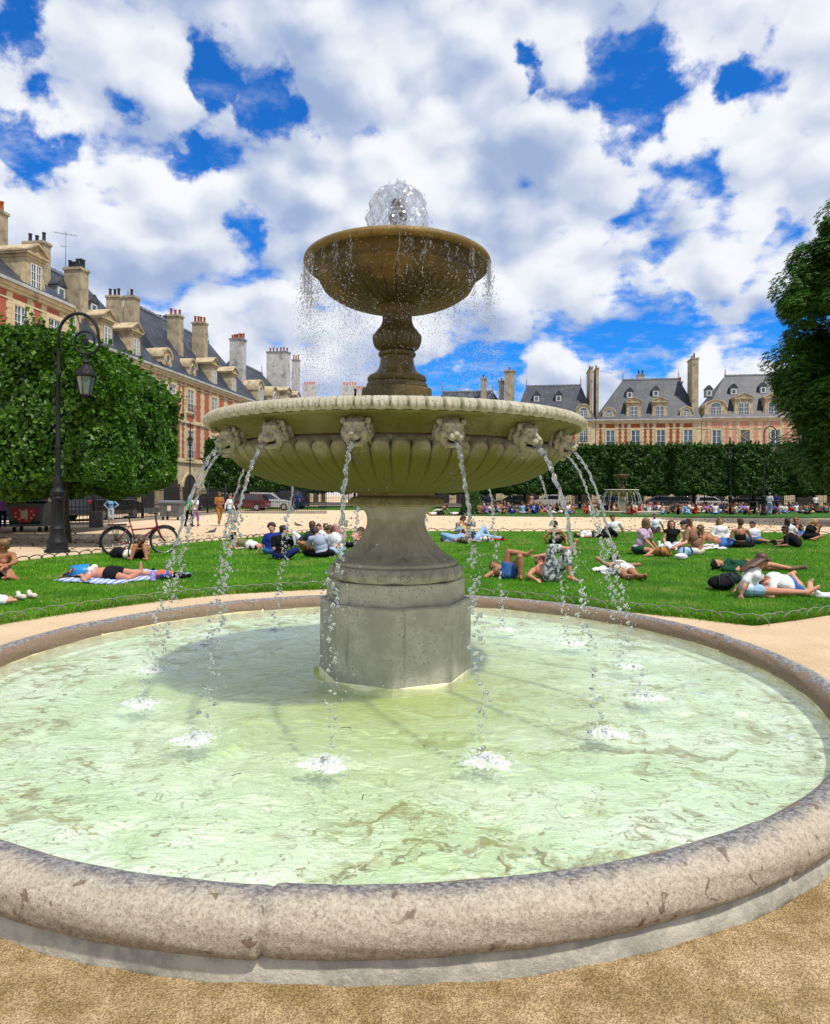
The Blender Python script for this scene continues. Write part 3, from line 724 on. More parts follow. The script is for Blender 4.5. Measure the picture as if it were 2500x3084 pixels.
# ---------------------------------------------------------------- jets, dome, curtain of drops
def stream_mesh(seed, r_out=0.0, th_=0.023, sp=0.86, vz=-0.25, breakup=0.42):
    """a jet leaving along +y from the origin and falling to the pool"""
    q = random.Random(seed); b = MB(); n = 46; pts = []; rad = []
    H = 1.825 - WATER_Z; T = (vz + math.sqrt(vz * vz + 2 * 9.81 * H)) / 9.81; T = T if T > 0 else 0.56
    T = (-abs(vz) + math.sqrt(vz * vz + 2 * 9.81 * H)) / 9.81
    def pos(t): return Vector((0.010 * math.sin(t * 26 + seed) * t * 1.6, sp * t, vz * t - 4.905 * t * t))
    tb = T * breakup
    for i in range(n):
        t = tb * i / (n - 1); p = pos(t)
        w_ = th_ * (1.0 - 0.45 * t / tb) * (1 + 0.25 * math.sin(i * 0.9 + seed) + 0.22 * math.sin(i * 2.1 + seed * 2) + q.uniform(-.2, .2))
        pts.append(p + Vector((q.uniform(-1, 1), q.uniform(-1, 1), 0)) * 0.006 * (0.4 + i / n)); rad.append(max(0.004, w_ * 0.55))
    b.tube(pts, rad, 9, flat=0.62)
    b.tube([p + Vector((0.010 * math.sin(i * .7 + seed), 0.006 * math.cos(i * .9), 0)) for i, p in enumerate(pts)], [r * 0.6 for r in rad], 6)
    b.tube([p + Vector((-0.011 * math.sin(i * .55 + seed * 3), 0.006 * math.sin(i * 1.2), 0)) for i, p in enumerate(pts)], [r * 0.5 for r in rad], 6)
    # broken lower part: twisted ligaments and drops
    t = tb * 0.94
    while t < T:
        p = pos(t); sprd = 0.014 + 0.04 * (t / T) ** 2
        L = q.uniform(0.02, 0.075) * (1.25 - t / T)
        if q.random() < 0.8:
            c = p + Vector((q.gauss(0, sprd * .5), q.gauss(0, sprd * .5), 0))
            k = q.randint(4, 7); ps = [c + Vector((0.008 * math.sin(j * 1.7 + seed), 0.008 * math.cos(j * 1.3), -L * j / k)) for j in range(k)]
            r0 = q.uniform(0.0035, 0.0085)
            b.tube(ps, [r0 * (0.5 + q.random()) for _ in ps], 6)
        for _ in range(2):
            c = p + Vector((q.gauss(0, sprd), q.gauss(0, sprd), q.uniform(-.02, .02))); r0 = q.uniform(0.0015, 0.0058)
            b.ell(c, (r0, r0, r0 * q.uniform(.8, 1.5)), None, 7, 4)
        t += T * 0.0085 * q.uniform(0.6, 1.4)
    return b
nm = {0: 'front left of the two facing lion heads', 1: 'front right of the two facing lion heads'}
SPL = MB()
for k, a in enumerate(lion_az):
    big = k in (12, 2)                       # the fatter jets at the sides
    b = stream_mesh(k * 7 + 3, th_=0.038 if big else (0.025 if k in (0, 1, 3, 11, 13) else 0.022), breakup=0.62 if big or k == 3 else 0.52, sp=0.90 if big else 0.84 + 0.05 * math.sin(k * 2.2))
    o = b.build('water_jet', CLEAR); o.location = (FX + 1.335 * math.sin(a), FY - 1.335 * math.cos(a), 1.822); o.rotation_euler = (0, 0, a + PI)
    lab = {0: 'thin water jet from the lion head just left of the bowl centre, facing the viewer', 1: 'thin water jet from the lion head just right of the bowl centre',
           2: 'thick water jet from the second lion head right of the bowl centre', 3: 'water jet from the rightmost lion head at the bowl edge', 13: 'thin water jet from the second lion head left of the bowl centre',
           12: 'thick water jet from the lion head near the left edge of the bowl', 11: 'water jet from the half hidden lion head at the far left edge', 4: 'water jet behind the bowl at the far right, in front of the clipped hedge', 5: 'water jet behind the bowl, between the right jets and the cone shrub', 6: 'water jet behind the bowl falling right beside the pedestal foot', 7: 'water jet hidden straight behind the pedestal', 8: 'water jet behind the bowl falling just left of the pedestal foot', 9: 'water jet behind the bowl falling over the sitting group', 10: 'water jet behind the bowl at the far left over the path'}.get(k, 'water jet falling behind the bowl from a hidden lion head')
    tag(o, lab, 'water jet', 'water jets from the lion heads')
    # splash where it lands
    q = random.Random(k + 50); lx, ly = FX + LAND * math.sin(a), FY - LAND * math.cos(a)
    sp = MB()
    for i in range(300 if k in (0, 1, 2, 13, 12, 3, 11) else 70):
        rr = abs(q.gauss(0, 0.12)); an = q.uniform(0, 2 * PI); hh = max(0, q.gauss(0.012, 0.022)) * math.exp(-rr * 6) + 0.004; r0 = q.uniform(0.002, 0.0065) * math.exp(-rr * 4)
        sp.ell((rr * math.sin(an) * 1.35, rr * math.cos(an), hh), (r0 * q.uniform(1, 2.4), r0 * q.uniform(1, 2.0), r0 * .7), None, 6, 3)
    V = []; nr_, na_ = 9, 36                                # frothy boil, uneven edge
    for ir in range(nr_):
        for ia in range(na_):
            a_ = 2 * PI * ia / na_; e_ = 1 + .25 * math.sin(3 * a_ + k) + .18 * math.sin(7 * a_ + 2 * k) + .12 * math.sin(13 * a_ + k) + q.uniform(-.07, .07); rr = .105 * (ir + .2) / nr_ * e_
            V.append((rr * math.sin(a_) * 1.25, rr * math.cos(a_), 0.020 * (1 - ((ir + .2) / nr_) ** 1.5) * q.uniform(.2, 1.5) - (0.004 if ir == nr_ - 1 else 0)))
    sp.add(V, [(i_ * na_ + j_, i_ * na_ + (j_ + 1) % na_, (i_ + 1) * na_ + (j_ + 1) % na_, (i_ + 1) * na_ + j_) for i_ in range(nr_ - 1) for j_ in range(na_)] + [tuple(range(na_))])
    o = sp.build('splash', FOAM); o.location = (lx, ly, WATER_Z + 0.002); tag(o, 'white foaming splash where a lion head jet lands in the pool', 'splash', 'splashes on the pool water', 'stuff')
# dome of water over the nozzle: one ragged sheet, ropes of water and drops
def m_film():
    m, nt = newmat('water_film'); tc = nt.node('ShaderNodeTexCoord').outputs['Object']
    b_ = nt.node('ShaderNodeBump'); b_.inputs['Strength'].default_value = 1; b_.inputs['Distance'].default_value = 0.03; nt.set(b_.inputs['Height'], nt.noise(tc, 26, 4, 0.65, 1.0))
    fr = nt.node('ShaderNodeFresnel'); fr.inputs[0].default_value = 1.33; nt.l.new(b_.outputs[0], fr.inputs['Normal'])
    gl = nt.node('ShaderNodeBsdfGlossy'); gl.inputs['Roughness'].default_value = .05; nt.l.new(b_.outputs[0], gl.inputs['Normal'])
    tr = nt.node('ShaderNodeBsdfTransparent'); tr.inputs[0].default_value = (.96, .98, 1, 1)
    rf = nt.node('ShaderNodeBsdfRefraction'); rf.inputs['IOR'].default_value = 1.2; nt.l.new(b_.outputs[0], rf.inputs['Normal'])
    a_ = nt.node('ShaderNodeMixShader'); nt.l.new(nt.ramp(nt.noise(tc, 14, 4, .6), .45, .6), a_.inputs[0]); nt.l.new(tr.outputs[0], a_.inputs[1]); nt.l.new(rf.outputs[0], a_.inputs[2])
    x = nt.node('ShaderNodeMixShader'); nt.l.new(fr.outputs[0], x.inputs[0]); nt.l.new(a_.outputs[0], x.inputs[1]); nt.l.new(gl.outputs[0], x.inputs[2])
    finish(nt, x.outputs[0]); return m
FILM = m_film()
def domer(r, z, th, i):
    r = r + np.zeros_like(th); z = z + np.zeros_like(th)
    k = 1 + 0.06 * np.sin(th * 5 + i * .21) + 0.05 * np.sin(th * 11 - i * .43) + 0.035 * np.sin(th * 23 + i * .9)
    return r * k, z + 0.016 * np.sin(th * 4 + 1) + 0.014 * np.sin(th * 9 + i * .3)
dome_p = [(0.03, 3.80), (0.05, 3.84), (0.09, 3.872), (0.14, 3.868), (0.185, 3.81), (0.214, 3.72), (0.230, 3.61), (0.240, 3.50), (0.246, 3.38)]
dm = MB(); dm.lathe(spl(dome_p, 64), 160, rf=domer); do = dm.build('water_dome', FILM); do.location = (FX, FY, 0); tag(do, 'clear bell of water bubbling over the top nozzle', 'water dome')
b = MB(); q = random.Random(4); PPD = spl(dome_p, 64)
for i in range(46):                                     # ropes running down the bell
    a = q.uniform(0, 2 * PI); k0 = q.randrange(6, 40); n_ = q.randrange(7, 20); ps = []
    for j_ in range(k0, min(k0 + n_, len(PPD))): rr_, zz_ = PPD[j_]; aa_ = a + .10 * math.sin(j_ * .5 + i); rr_ *= 1.02 + .05 * math.sin(j_ * .3 + i); ps.append((rr_ * math.sin(aa_), rr_ * math.cos(aa_), zz_))
    if len(ps) > 3: b.tube(ps, [q.uniform(.002, .006) for _ in ps], 5)
for i in range(330):
    a = q.uniform(0, 2 * PI); rr_, zz_ = PPD[q.randrange(4, len(PPD))]; rr_ *= q.uniform(.97, 1.16); r0 = q.uniform(0.0015, 0.0065)
    b.ell((rr_ * math.sin(a), rr_ * math.cos(a), zz_ + q.uniform(-.02, .03)), (r0, r0, r0 * q.uniform(1, 2.0)), None, 6, 4)
db = b.build('dome_ropes', CLEAR, do)
# curtain of drops from the upper dish
b = MB(); q = random.Random(9)
clus = [(q.uniform(0, 2 * PI), q.uniform(.4, 1)) for _ in range(34)] + [(PI * 1.5 + q.gauss(0, .35), 1.2) for _ in range(16)] + [(PI * 0.5 + q.gauss(0, .3), 1.0) for _ in range(8)]
for (ca, wt) in clus:
    for i in range(int(95 * wt)):
        z = 3.27 - abs(q.gauss(0, 0.48)); dz = 3.27 - z
        a = ca + q.gauss(0, 0.012 + 0.09 * dz); r = 0.722 + q.gauss(0, 0.008 + 0.07 * dz); r0 = q.uniform(0.0012, 0.0042)
        if z < 2.12: continue
        el = q.uniform(1, 3.0) if dz < 0.3 else 1.0
        b.ell((r * math.sin(a), -r * math.cos(a), z), (r0, r0, r0 * el), None, 6, 4)
    for s_ in range(int(2.4 * wt)):
        a = ca + q.gauss(0, .02); z0 = 3.262 - q.uniform(0, .05); L = q.uniform(.06, .24); k = 7
        ps = [(0.722 * math.sin(a + .012 * math.sin(j * 1.3 + s_)) , -0.722 * math.cos(a + .012 * math.sin(j * 1.3 + s_)), z0 - L * j / k) for j in range(k)]
        b.tube(ps, [q.uniform(.0008, .0032) for _ in ps], 5)
for i in range(8500):
    z = q.uniform(2.1, 3.25); dz = 3.27 - z; a = q.uniform(0, 2 * PI); r = 0.72 + q.gauss(0, 0.02 + 0.09 * dz); r0 = q.uniform(0.0009, 0.0032)
    b.ell((r * math.sin(a), -r * math.cos(a), z), (r0, r0, r0 * 1.1), None, 6, 3)
o = b.build('falling_drops', CLEAR); o.location = (FX, FY, 0); tag(o, 'ragged curtain of drops falling from the upper dish', 'drops', kind='stuff')
b = MB()
for i in range(520):
    a = q.uniform(0, 2 * PI); z = q.uniform(0.16, 1.75); r = 1.45 + 0.35 * (1.8 - z) / 1.6 + q.gauss(0, 0.10); r0 = q.uniform(0.001, 0.0042)
    b.ell((r * math.sin(a), -r * math.cos(a), z), (r0, r0, r0 * 1.2), None, 6, 4)
for i in range(60):
    z = q.uniform(0.16, 0.95); a = R(-50) + q.gauss(0, .05); r = 0.66 + q.gauss(0, .03); r0 = q.uniform(.002, .009)
    b.ell((r * math.sin(a), -r * math.cos(a), z), (r0 * 1.3, r0, r0), None, 6, 4)
o = b.build('spray_drops', CLEAR); o.location = (FX, FY, 0); tag(o, 'scattered drops in the air round the pedestal', 'drops', kind='stuff')
# ================================================================ lawns
def m_lawn(name, a, b, c):
    m, nt = newmat(name)
    tc = nt.node('ShaderNodeTexCoord').outputs['Object']
    f = nt.ramp(nt.noise(tc, 0.8, 6, 0.6), 0.35, 0.65); f2 = nt.ramp(nt.noise(tc, 26, 5, 0.7), 0.35, 0.65)
    col = nt.mix(f, a, b); col = nt.mix(f2, col, nt.mix(1.0, col, (0.5, 0.55, 0.4), 'MULTIPLY'))
    col = nt.mix(nt.ramp(nt.noise(tc, 2.3, 5, 0.6), 0.60, 0.75, 0, 0.5), col, c)
    p = nt.node('ShaderNodeBsdfPrincipled'); nt.set(p.inputs['Base Color'], col); p.inputs['Roughness'].default_value = 0.65; p.inputs['Specular IOR Level'].default_value = 0.15
    b_ = nt.node('ShaderNodeBump'); b_.inputs['Strength'].default_value = 1; b_.inputs['Distance'].default_value = 0.03
    nt.set(b_.inputs['Height'], nt.noise(tc, 60, 5, 0.7)); nt.l.new(b_.outputs[0], p.inputs['Normal'])
    finish(nt, p.outputs[0]); return m
LAWN = m_lawn('lawn_green', (0.045, 0.165, 0.003), (0.080, 0.25, 0.006), (0.11, 0.24, 0.03))
BLADE = mat('grass_blades', (0.060, 0.21, 0.003), (0.135, 0.34, 0.008), 1.2, 0.5, spec=0.25, c3=(0.30, 0.36, 0.08), s3=0.7)
def poly_px(pts): return [gnd(*p).to_2d() for p in pts]
near_in = poly_px([(-700, 2010), (-330, 1945), (0, 1880), (374, 1824), (590, 1799), (806, 1782), (1000, 1774), (1200, 1776), (1418, 1796), (1600, 1811), (1800, 1833), (2040, 1857), (2246, 1880), (2320, 1878), (2500, 1852), (2800, 1800), (3300, 1720)])
near_out = poly_px([(3600, 1634), (2700, 1620), (2344, 1606), (1900, 1603), (1272, 1602), (1000, 1601), (900, 1607), (767, 1620), (570, 1638), (450, 1651), (311, 1667), (180, 1680), (47, 1695), (-300, 1735), (-900, 1830)])
def catmull(P, n=6):
    P = [Vector(p) for p in P]; out = []
    for i in range(len(P) - 1):
        p0, p1, p2, p3 = P[max(i - 1, 0)], P[i], P[i + 1], P[min(i + 2, len(P) - 1)]
        for k in range(n):
            t = k / n; out.append(0.5 * ((2 * p1) + (-p0 + p2) * t + (2 * p0 - 5 * p1 + 4 * p2 - p3) * t * t + (-p0 + 3 * p1 - 3 * p2 + p3) * t ** 3))
    out.append(P[-1]); return out
def flat_poly(name, P, z, m, lift=0.0):
    bm_v = [(p[0], p[1], z) for p in P]; me = bpy.data.meshes.new(name)
    from mathutils.geometry import tessellate_polygon
    tris = tessellate_polygon([[Vector((p[0], p[1], 0)) for p in P]])
    n = len(P); V = bm_v + [(p[0], p[1], -0.02) for p in P]; Fc = [tuple(t) for t in tris] + [(i, (i + 1) % n, (i + 1) % n + n, i + n) for i in range(n)]
    me.from_pydata(V, [], Fc); me.materials.append(m); me.update(); o = bpy.data.objects.new(name, me); COL.objects.link(o)
    bpy.context.view_layer.update(); return o
LAWN_POLY = catmull(near_in, 5) + catmull(near_out, 5)
o = flat_poly('lawn', LAWN_POLY, 0.028, LAWN); tag(o, 'bright green lawn curving round the near pool', 'lawn', kind='structure')
far1 = [(-24, 62), (-24, 78), (60, 74), (60, 47.5), (46, 46.2), (8.5, 46.2), (1.0, 47.5), (1.6, 56), (-1, 62)]
o = flat_poly('lawn', far1, 0.03, m_lawn('far_lawn_green', (0.035, 0.13, 0.012), (0.055, 0.18, 0.016), (0.08, 0.18, 0.03))); tag(o, 'strip of lawn under the crowd beyond the sand path', 'lawn', kind='structure')
def inside(P, x, y):
    P = np.array([(p[0], p[1]) for p in P]); r = np.zeros(len(x), bool); j = len(P) - 1
    for i in range(len(P)):
        xi, yi = P[i]; xj, yj = P[j]
        c = ((yi > y) != (yj > y)) & (x < (xj - xi) * (y - yi) / (yj - yi + 1e-12) + xi); r ^= c; j = i
    return r
def grass(name, P, n, ymin, ymax, xr, h, w, label, pw=2.2, z=0.026, tall=None):
    g2 = np.random.default_rng(len(name) + n); u = g2.random(n * 3)
    y = ymin * (ymax / ymin) ** (u ** (1 / 1.0)); x = (g2.random(n * 3) * 2 - 1) * (0.66 * y) + 0
    k = inside(P, x, y); x, y = x[k][:n], y[k][:n]; n = len(x)
    hh = h * (0.6 + 0.8 * g2.random(n)) * np.clip(y / 11, 1, 1.8) ** .5; ww = w * (0.7 + 0.6 * g2.random(n)) * np.clip(y / 9, 1, 3)
    a = g2.random(n) * 2 * PI; le = g2.normal(0, 0.45, (n, 2)) * hh[:, None]
    dx, dy = np.cos(a) * ww / 2, np.sin(a) * ww / 2; zb = np.full(n, z)
    v0 = np.stack([x - dx, y - dy, zb], 1); v1 = np.stack([x + dx, y + dy, zb], 1); v2 = np.stack([x + le[:, 0], y + le[:, 1], zb + hh], 1)
    V = np.stack([v0, v1, v2], 1).reshape(-1, 3); Fc = np.arange(n * 3).reshape(-1, 3)
    me = numpy_mesh(name, V, Fc, BLADE); o = bpy.data.objects.new(name, me); COL.objects.link(o); tag(o, label, 'grass', kind='stuff'); return o
grass('grass', LAWN_POLY, 260000, 7.2, 27.5, 0, 0.032, 0.006, 'short mown grass blades covering the lawn near the pool')
# longer tufts along the hoops at the lawn edge
g2 = np.random.default_rng(4); E_ = np.array([(p[0], p[1]) for p in catmull(near_in, 40)]); n = 26000
idx = g2.integers(0, len(E_) - 1, n); t = g2.random(n); xy = E_[idx] * (1 - t[:, None]) + E_[idx + 1] * t[:, None]
nrm = xy - np.array([FX, FY]); nrm /= np.linalg.norm(nrm, axis=1)[:, None]; xy = xy + nrm * (g2.normal(0.05, 0.055, n))[:, None]
cl = 0.5 + 0.5 * np.sin(xy[:, 0] * 5) * np.sin(xy[:, 0] * 13 + 1) + g2.random(n) * .6
hh = (0.03 + 0.075 * g2.random(n) ** 1.5 * cl); a = g2.random(n) * 2 * PI; ww = 0.005
le = g2.normal(0, 0.55, (n, 2)) * hh[:, None] - nrm * hh[:, None] * 0.3
v0 = np.stack([xy[:, 0] - np.cos(a) * ww, xy[:, 1] - np.sin(a) * ww, np.zeros(n)], 1); v1 = np.stack([xy[:, 0] + np.cos(a) * ww, xy[:, 1] + np.sin(a) * ww, np.zeros(n)], 1)
v2 = np.stack([xy[:, 0] + le[:, 0], xy[:, 1] + le[:, 1], hh], 1)
me = numpy_mesh('edge_grass', np.stack([v0, v1, v2], 1).reshape(-1, 3), np.arange(n * 3).reshape(-1, 3), BLADE)
o = bpy.data.objects.new('edge_grass', me); COL.objects.link(o); tag(o, 'longer unmown grass growing through the low hoops by the pool', 'grass', kind='stuff')

# ---------------------------------------------------------------- low hoop edging
HOOP = mat('hoop_iron', (0.13, 0.13, 0.10), (0.24, 0.24, 0.19), 20, 0.6)
HOOPD = mat('hoop_dark', (0.03, 0.035, 0.03), None, rough=0.6)
def hoops(path, step, width, height, rad, m, label, stop=None, minvis=None):
    P = [Vector((p[0], p[1], 0)) for p in path]; L = [0]
    for i in range(1, len(P)): L.append(L[-1] + (P[i] - P[i - 1]).length)
    def pos(s):
        for i in range(1, len(P)):
            if s <= L[i]: t = (s - L[i - 1]) / max(1e-6, L[i] - L[i - 1]); return P[i - 1].lerp(P[i], t)
        return P[-1]
    root = empty('hoop_edging', P[len(P) // 2]); tag(root, label, 'lawn edging'); base = root.location.copy()
    sh = MB(); pts = [(-width / 2 * math.cos(PI * k / 12), 0, height * math.sin(PI * k / 12) ** 0.85) for k in range(13)]; pts = [(pts[0][0], 0, -0.05)] + pts + [(pts[-1][0], 0, -0.05)]
    sh.tube(pts, rad, 6); first = None; s = 0.0
    while s < L[-1] - step:
        p, q = pos(s), pos(s + 0.05); a = math.atan2(q.y - p.y, q.x - p.x)
        if -0.72 * p.y - 1 < p.x < 0.72 * p.y + 1:
            if first is None: o = sh.build('hoop', m, root); first = o
            else: o = first.copy(); COL.objects.link(o); o.parent = root
            o.location = p - base; o.rotation_euler = (random.gauss(0, .08), random.gauss(0, .05), a)
        s += step
hoops(catmull(near_in, 5)[2:], 0.235, 0.39, 0.125, 0.0062, HOOP, 'overlapping grey iron hoops edging the lawn nearest the pool')
ou = catmull(near_out, 5)[::-1]
hoops(ou[8:46], 0.34, 0.40, 0.12, 0.012, HOOPD, 'low dark hoops edging the lawn along the left sand path')
hoops(ou[46:], 0.50, 0.58, 0.13, 0.014, HOOPD, 'low dark hoops edging the far side of the near lawn')
hoops([(60, 47.45), (46, 46.15), (8.5, 46.15), (1, 47.45)], 0.62, 0.66, 0.12, 0.015, HOOPD, 'low hoops edging the crowded far lawn')

# ================================================================ trees
def m_leaf(name, a, b, c):
    m, nt = newmat(name)
    tc = nt.node('ShaderNodeTexCoord').outputs['Object']; geo = nt.node('ShaderNodeNewGeometry')
    f = nt.noise(tc, 1.3, 4, 0.6); rnd = geo.outputs['Random Per Island']
    col = nt.mix(nt.ramp(f, 0.38, 0.62), a, b); col = nt.mix(nt.ramp(rnd, 0.55, 1.0, 0, 0.8), col, c)
    p = nt.node('ShaderNodeBsdfPrincipled'); nt.set(p.inputs['Base Color'], col); p.inputs['Roughness'].default_value = 0.45; p.inputs['Specular IOR Level'].default_value = 0.35
    tl = nt.node('ShaderNodeBsdfTranslucent'); nt.set(tl.inputs[0], nt.mix(1.0, col, (1.3, 1.7, 0.5), 'MULTIPLY'))
    mx = nt.node('ShaderNodeMixShader'); mx.inputs[0].default_value = 0.22; nt.l.new(p.outputs[0], mx.inputs[1]); nt.l.new(tl.outputs[0], mx.inputs[2])
    finish(nt, mx.outputs[0]); return m
LEAF_L = m_leaf('linden_leaf', (0.025, 0.080, 0.004), (0.046, 0.132, 0.007), (0.12, 0.25, 0.016))
LEAF_F = m_leaf('far_linden_leaf', (0.018, 0.060, 0.006), (0.030, 0.090, 0.008), (0.07, 0.15, 0.015))
LEAF_C = m_leaf('chestnut_leaf', (0.030, 0.090, 0.007), (0.048, 0.130, 0.010), (0.10, 0.20, 0.018))
BARK = mat('bark', (0.035, 0.028, 0.018), (0.07, 0.055, 0.035), 12, 0.9, bump=0.8, bscale=30)
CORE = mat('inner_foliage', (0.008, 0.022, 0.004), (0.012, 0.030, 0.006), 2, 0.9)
def leaf_mesh(name, pos, nrm, size, m, gen, fold=0.25):
    """small pointed leaves, two folded halves each"""
    n = len(pos); up = gen.normal(0, 1, (n, 3)); u = np.cross(nrm, up); u /= np.linalg.norm(u, axis=1)[:, None] + 1e-9
    nn = nrm + gen.normal(0, 0.55, (n, 3)); nn /= np.linalg.norm(nn, axis=1)[:, None]
    u = u - nn * (u * nn).sum(1)[:, None]; u /= np.linalg.norm(u, axis=1)[:, None] + 1e-9
    w = np.cross(nn, u); s = (size * (0.6 + 0.8 * gen.random(n)))[:, None]
    c = pos
    base, tip = c - u * s * .5, c + u * s * .6; l = c - u * s * .12 + w * s * .46 + nn * s * fold * .4; r = c - u * s * .12 - w * s * .46 + nn * s * fold * .4
    V = np.stack([base, r, tip, l], 1).reshape(-1, 3); b = np.arange(n)[:, None] * 4
    Fc = np.concatenate([b + np.array([[0, 1, 2]]), b + np.array([[0, 2, 3]])], 0)
    me = numpy_mesh(name, V, Fc, m); me.polygons.foreach_set('use_smooth', [False] * len(me.polygons)); return me
def box_crown(sx, sy, z0, z1, n, size, m, seed, topbump=0.85, ragged=0.38, drop=0.0, shoots=520):
    g2 = np.random.default_rng(seed); hx, hy = sx / 2, sy / 2; H_ = z1 - z0
    # sample on a rounded box surface, clumped
    areas = np.array([sx * H_, sx * H_, sy * H_, sy * H_, sx * sy, sx * sy * .6]); f = g2.choice(6, n, p=areas / areas.sum())
    a, b = g2.random(n) * 2 - 1, g2.random(n)
    P = np.zeros((n, 3)); N = np.zeros((n, 3))
    for k in range(6):
        q = f == k
        if k == 0: P[q] = np.stack([a[q] * hx, -hy + 0 * a[q], z0 + b[q] * H_], 1); N[q] = (0, -1, 0)
        if k == 1: P[q] = np.stack([a[q] * hx, hy + 0 * a[q], z0 + b[q] * H_], 1); N[q] = (0, 1, 0)
        if k == 2: P[q] = np.stack([-hx + 0 * a[q], a[q] * hy, z0 + b[q] * H_], 1); N[q] = (-1, 0, 0)
        if k == 3: P[q] = np.stack([hx + 0 * a[q], a[q] * hy, z0 + b[q] * H_], 1); N[q] = (1, 0, 0)
        if k == 4: P[q] = np.stack([a[q] * hx, (b[q] * 2 - 1) * hy, z1 + 0 * a[q]], 1); N[q] = (0, 0, 1)
        if k == 5: P[q] = np.stack([a[q] * hx, (b[q] * 2 - 1) * hy, z0 + 0 * a[q]], 1); N[q] = (0, 0, -1)
    ph = g2.random(8) * 6
    bum = 0.5 * np.sin(P[:, 0] * 2.1 + ph[0]) * np.sin(P[:, 2] * 2.6 + ph[1] + P[:, 1]) + 0.35 * np.sin(P[:, 0] * 4.7 + ph[2]) * np.sin(P[:, 2] * 5.3 + ph[3] + P[:, 1] * 4) + 0.25 * np.sin(P[:, 1] * 3 + ph[4])
    depth = g2.exponential(0.22, n)
    P = P + N * (bum * ragged)[:, None] - N * depth[:, None]
    # upright shoots on the top
    top = (f == 4); P[top, 2] += topbump * np.clip(g2.normal(0, 0.5, top.sum()), -.3, 1.4) * (0.5 + 0.5 * np.sin(P[top, 0] * 3.3 + ph[5]))
    # round the edges
    c = np.array([0, 0, (z0 + z1) / 2]); d = (P - c) / np.array([hx, hy, H_ / 2]); k = (np.abs(d) ** 12).sum(1) ** (1 / 12); k = np.clip(k, 1, None); P = c + (P - c) / (1 + (k - 1)[:, None] * 0.9)
    P[:, 2] -= drop * np.clip(P[:, 0] / hx, 0, 1) ** 2.2 * np.clip((P[:, 2] - z0) / H_, 0, 1) ** 2; P[:, 2] -= 0.75 * np.clip(0.5 + 0.5 * np.sin(P[:, 0] * 1.7 + ph[6]) * np.sin(P[:, 1] * 1.3), 0, 1) * np.clip(1 - (P[:, 2] - z0) / 1.2, 0, 1)
    # stray shoots standing out of the clipped faces
    SP, SN = [], []
    for k_ in range(shoots):
        t_ = g2.integers(0, len(P)); 
        if P[t_, 2] < z0 + .35 * H_: continue
        d_ = (P[t_] - c) / np.array([hx, hy, H_ / 2]); d_ = np.sign(d_) * np.abs(d_) ** 4 + np.array([0, 0, .5]) + g2.normal(0, .25, 3); d_ /= np.linalg.norm(d_); L_ = g2.uniform(.15, .55)
        for m_ in range(9): SP.append(P[t_] + d_ * L_ * m_ / 8 + g2.normal(0, .03, 3)); SN.append(g2.normal(0, 1, 3) + np.array([0, 0, .6]))
    if SP: P = np.concatenate([P, np.array(SP)]); N = np.concatenate([N, np.array(SN)])
    return leaf_mesh('crown', P, N + g2.normal(0, 0.3, (len(P), 3)) + np.array([0, 0, 0.35]), size, m, g2)
def trunk_mb(h, r0, seed, branches=5, spread=1.2, bz=0.62):
    q = random.Random(seed); b = MB(); pts = [(0.03 * math.sin(i + seed), 0.03 * math.cos(i * 1.3), h * i / 6) for i in range(7)]
    b.tube([(0, 0, -0.1)] + pts, [r0 * 1.5] + [r0 * (1.15 - 0.6 * i / 6) for i in range(7)], 10)
    for k in range(branches):
        a = 2 * PI * k / branches + q.uniform(-.3, .3); z = h * (bz + 0.3 * q.random())
        b.tube([(0, 0, z), (math.cos(a) * spread * .5, math.sin(a) * spread * .5, z + spread * .5), (math.cos(a) * spread, math.sin(a) * spread, z + spread * 1.1)], [r0 * .5, r0 * .35, r0 * .18], 7)
    return b
def core_box(sx, sy, z0, z1):
    b = MB(); b.ell((0, 0, (z0 + z1) / 2), (sx * .5, sy * .5, (z1 - z0) * .5), None, 20, 12)
    V = b.v[0]; c = np.array([0, 0, (z0 + z1) / 2]); d = (V - c) / np.array([sx / 2, sy / 2, (z1 - z0) / 2]); k = (np.abs(d) ** 8).sum(1) ** (1 / 8); b.v[0] = c + (V - c) / k[:, None] * 0.995
    return b
def linden(loc, sx, sy, z0, z1, n, size, label, group, m=LEAF_L, seed=1, proto=None, rz=0.0, drop=0.0):
    if proto is not None:
        t = copy_tree(proto); t.location = loc; t.rotation_euler = (0, 0, rz); t['label'] = label; return t
    t = empty('linden_tree', loc, rz); tag(t, label, 'tree', group)
    trunk_mb(z0 + 1.2, 0.17, seed, 5, 0.9, 0.7).build('trunk', BARK, t)
    o = bpy.data.objects.new('crown', box_crown(sx, sy, z0, z1, n, size, m, seed, drop=drop)); COL.objects.link(o); o.parent = t
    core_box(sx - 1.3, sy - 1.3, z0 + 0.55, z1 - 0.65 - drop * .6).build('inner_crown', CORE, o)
    return t
GL = 'clipped linden trees left of the lawn'
p1 = linden((-10.45, 19.6, 0), 5.3, 4.6, 2.0, 5.95, 66000, 0.125, 'clipped linden with a square crown right behind the left lamp post', GL, seed=3, drop=1.5)
linden((-14.2, 26.2, 0), 0, 0, 0, 0, 0, 0, 'clipped linden in the second row, seen only under the front crowns', GL, proto=p1, rz=-PI / 2)
linden((-20.5, 27.0, 0), 0, 0, 0, 0, 0, 0, 'clipped linden in the second row at the left border', GL, proto=p1, rz=PI)
linden((-15.9, 20.2, 0), 0, 0, 0, 0, 0, 0, 'clipped linden at the left border of the view', GL, proto=p1, rz=PI)
linden((-21.3, 21.0, 0), 0, 0, 0, 0, 0, 0, 'clipped linden standing outside the left border', GL, proto=p1)
GF = 'clipped linden trees in the far row'
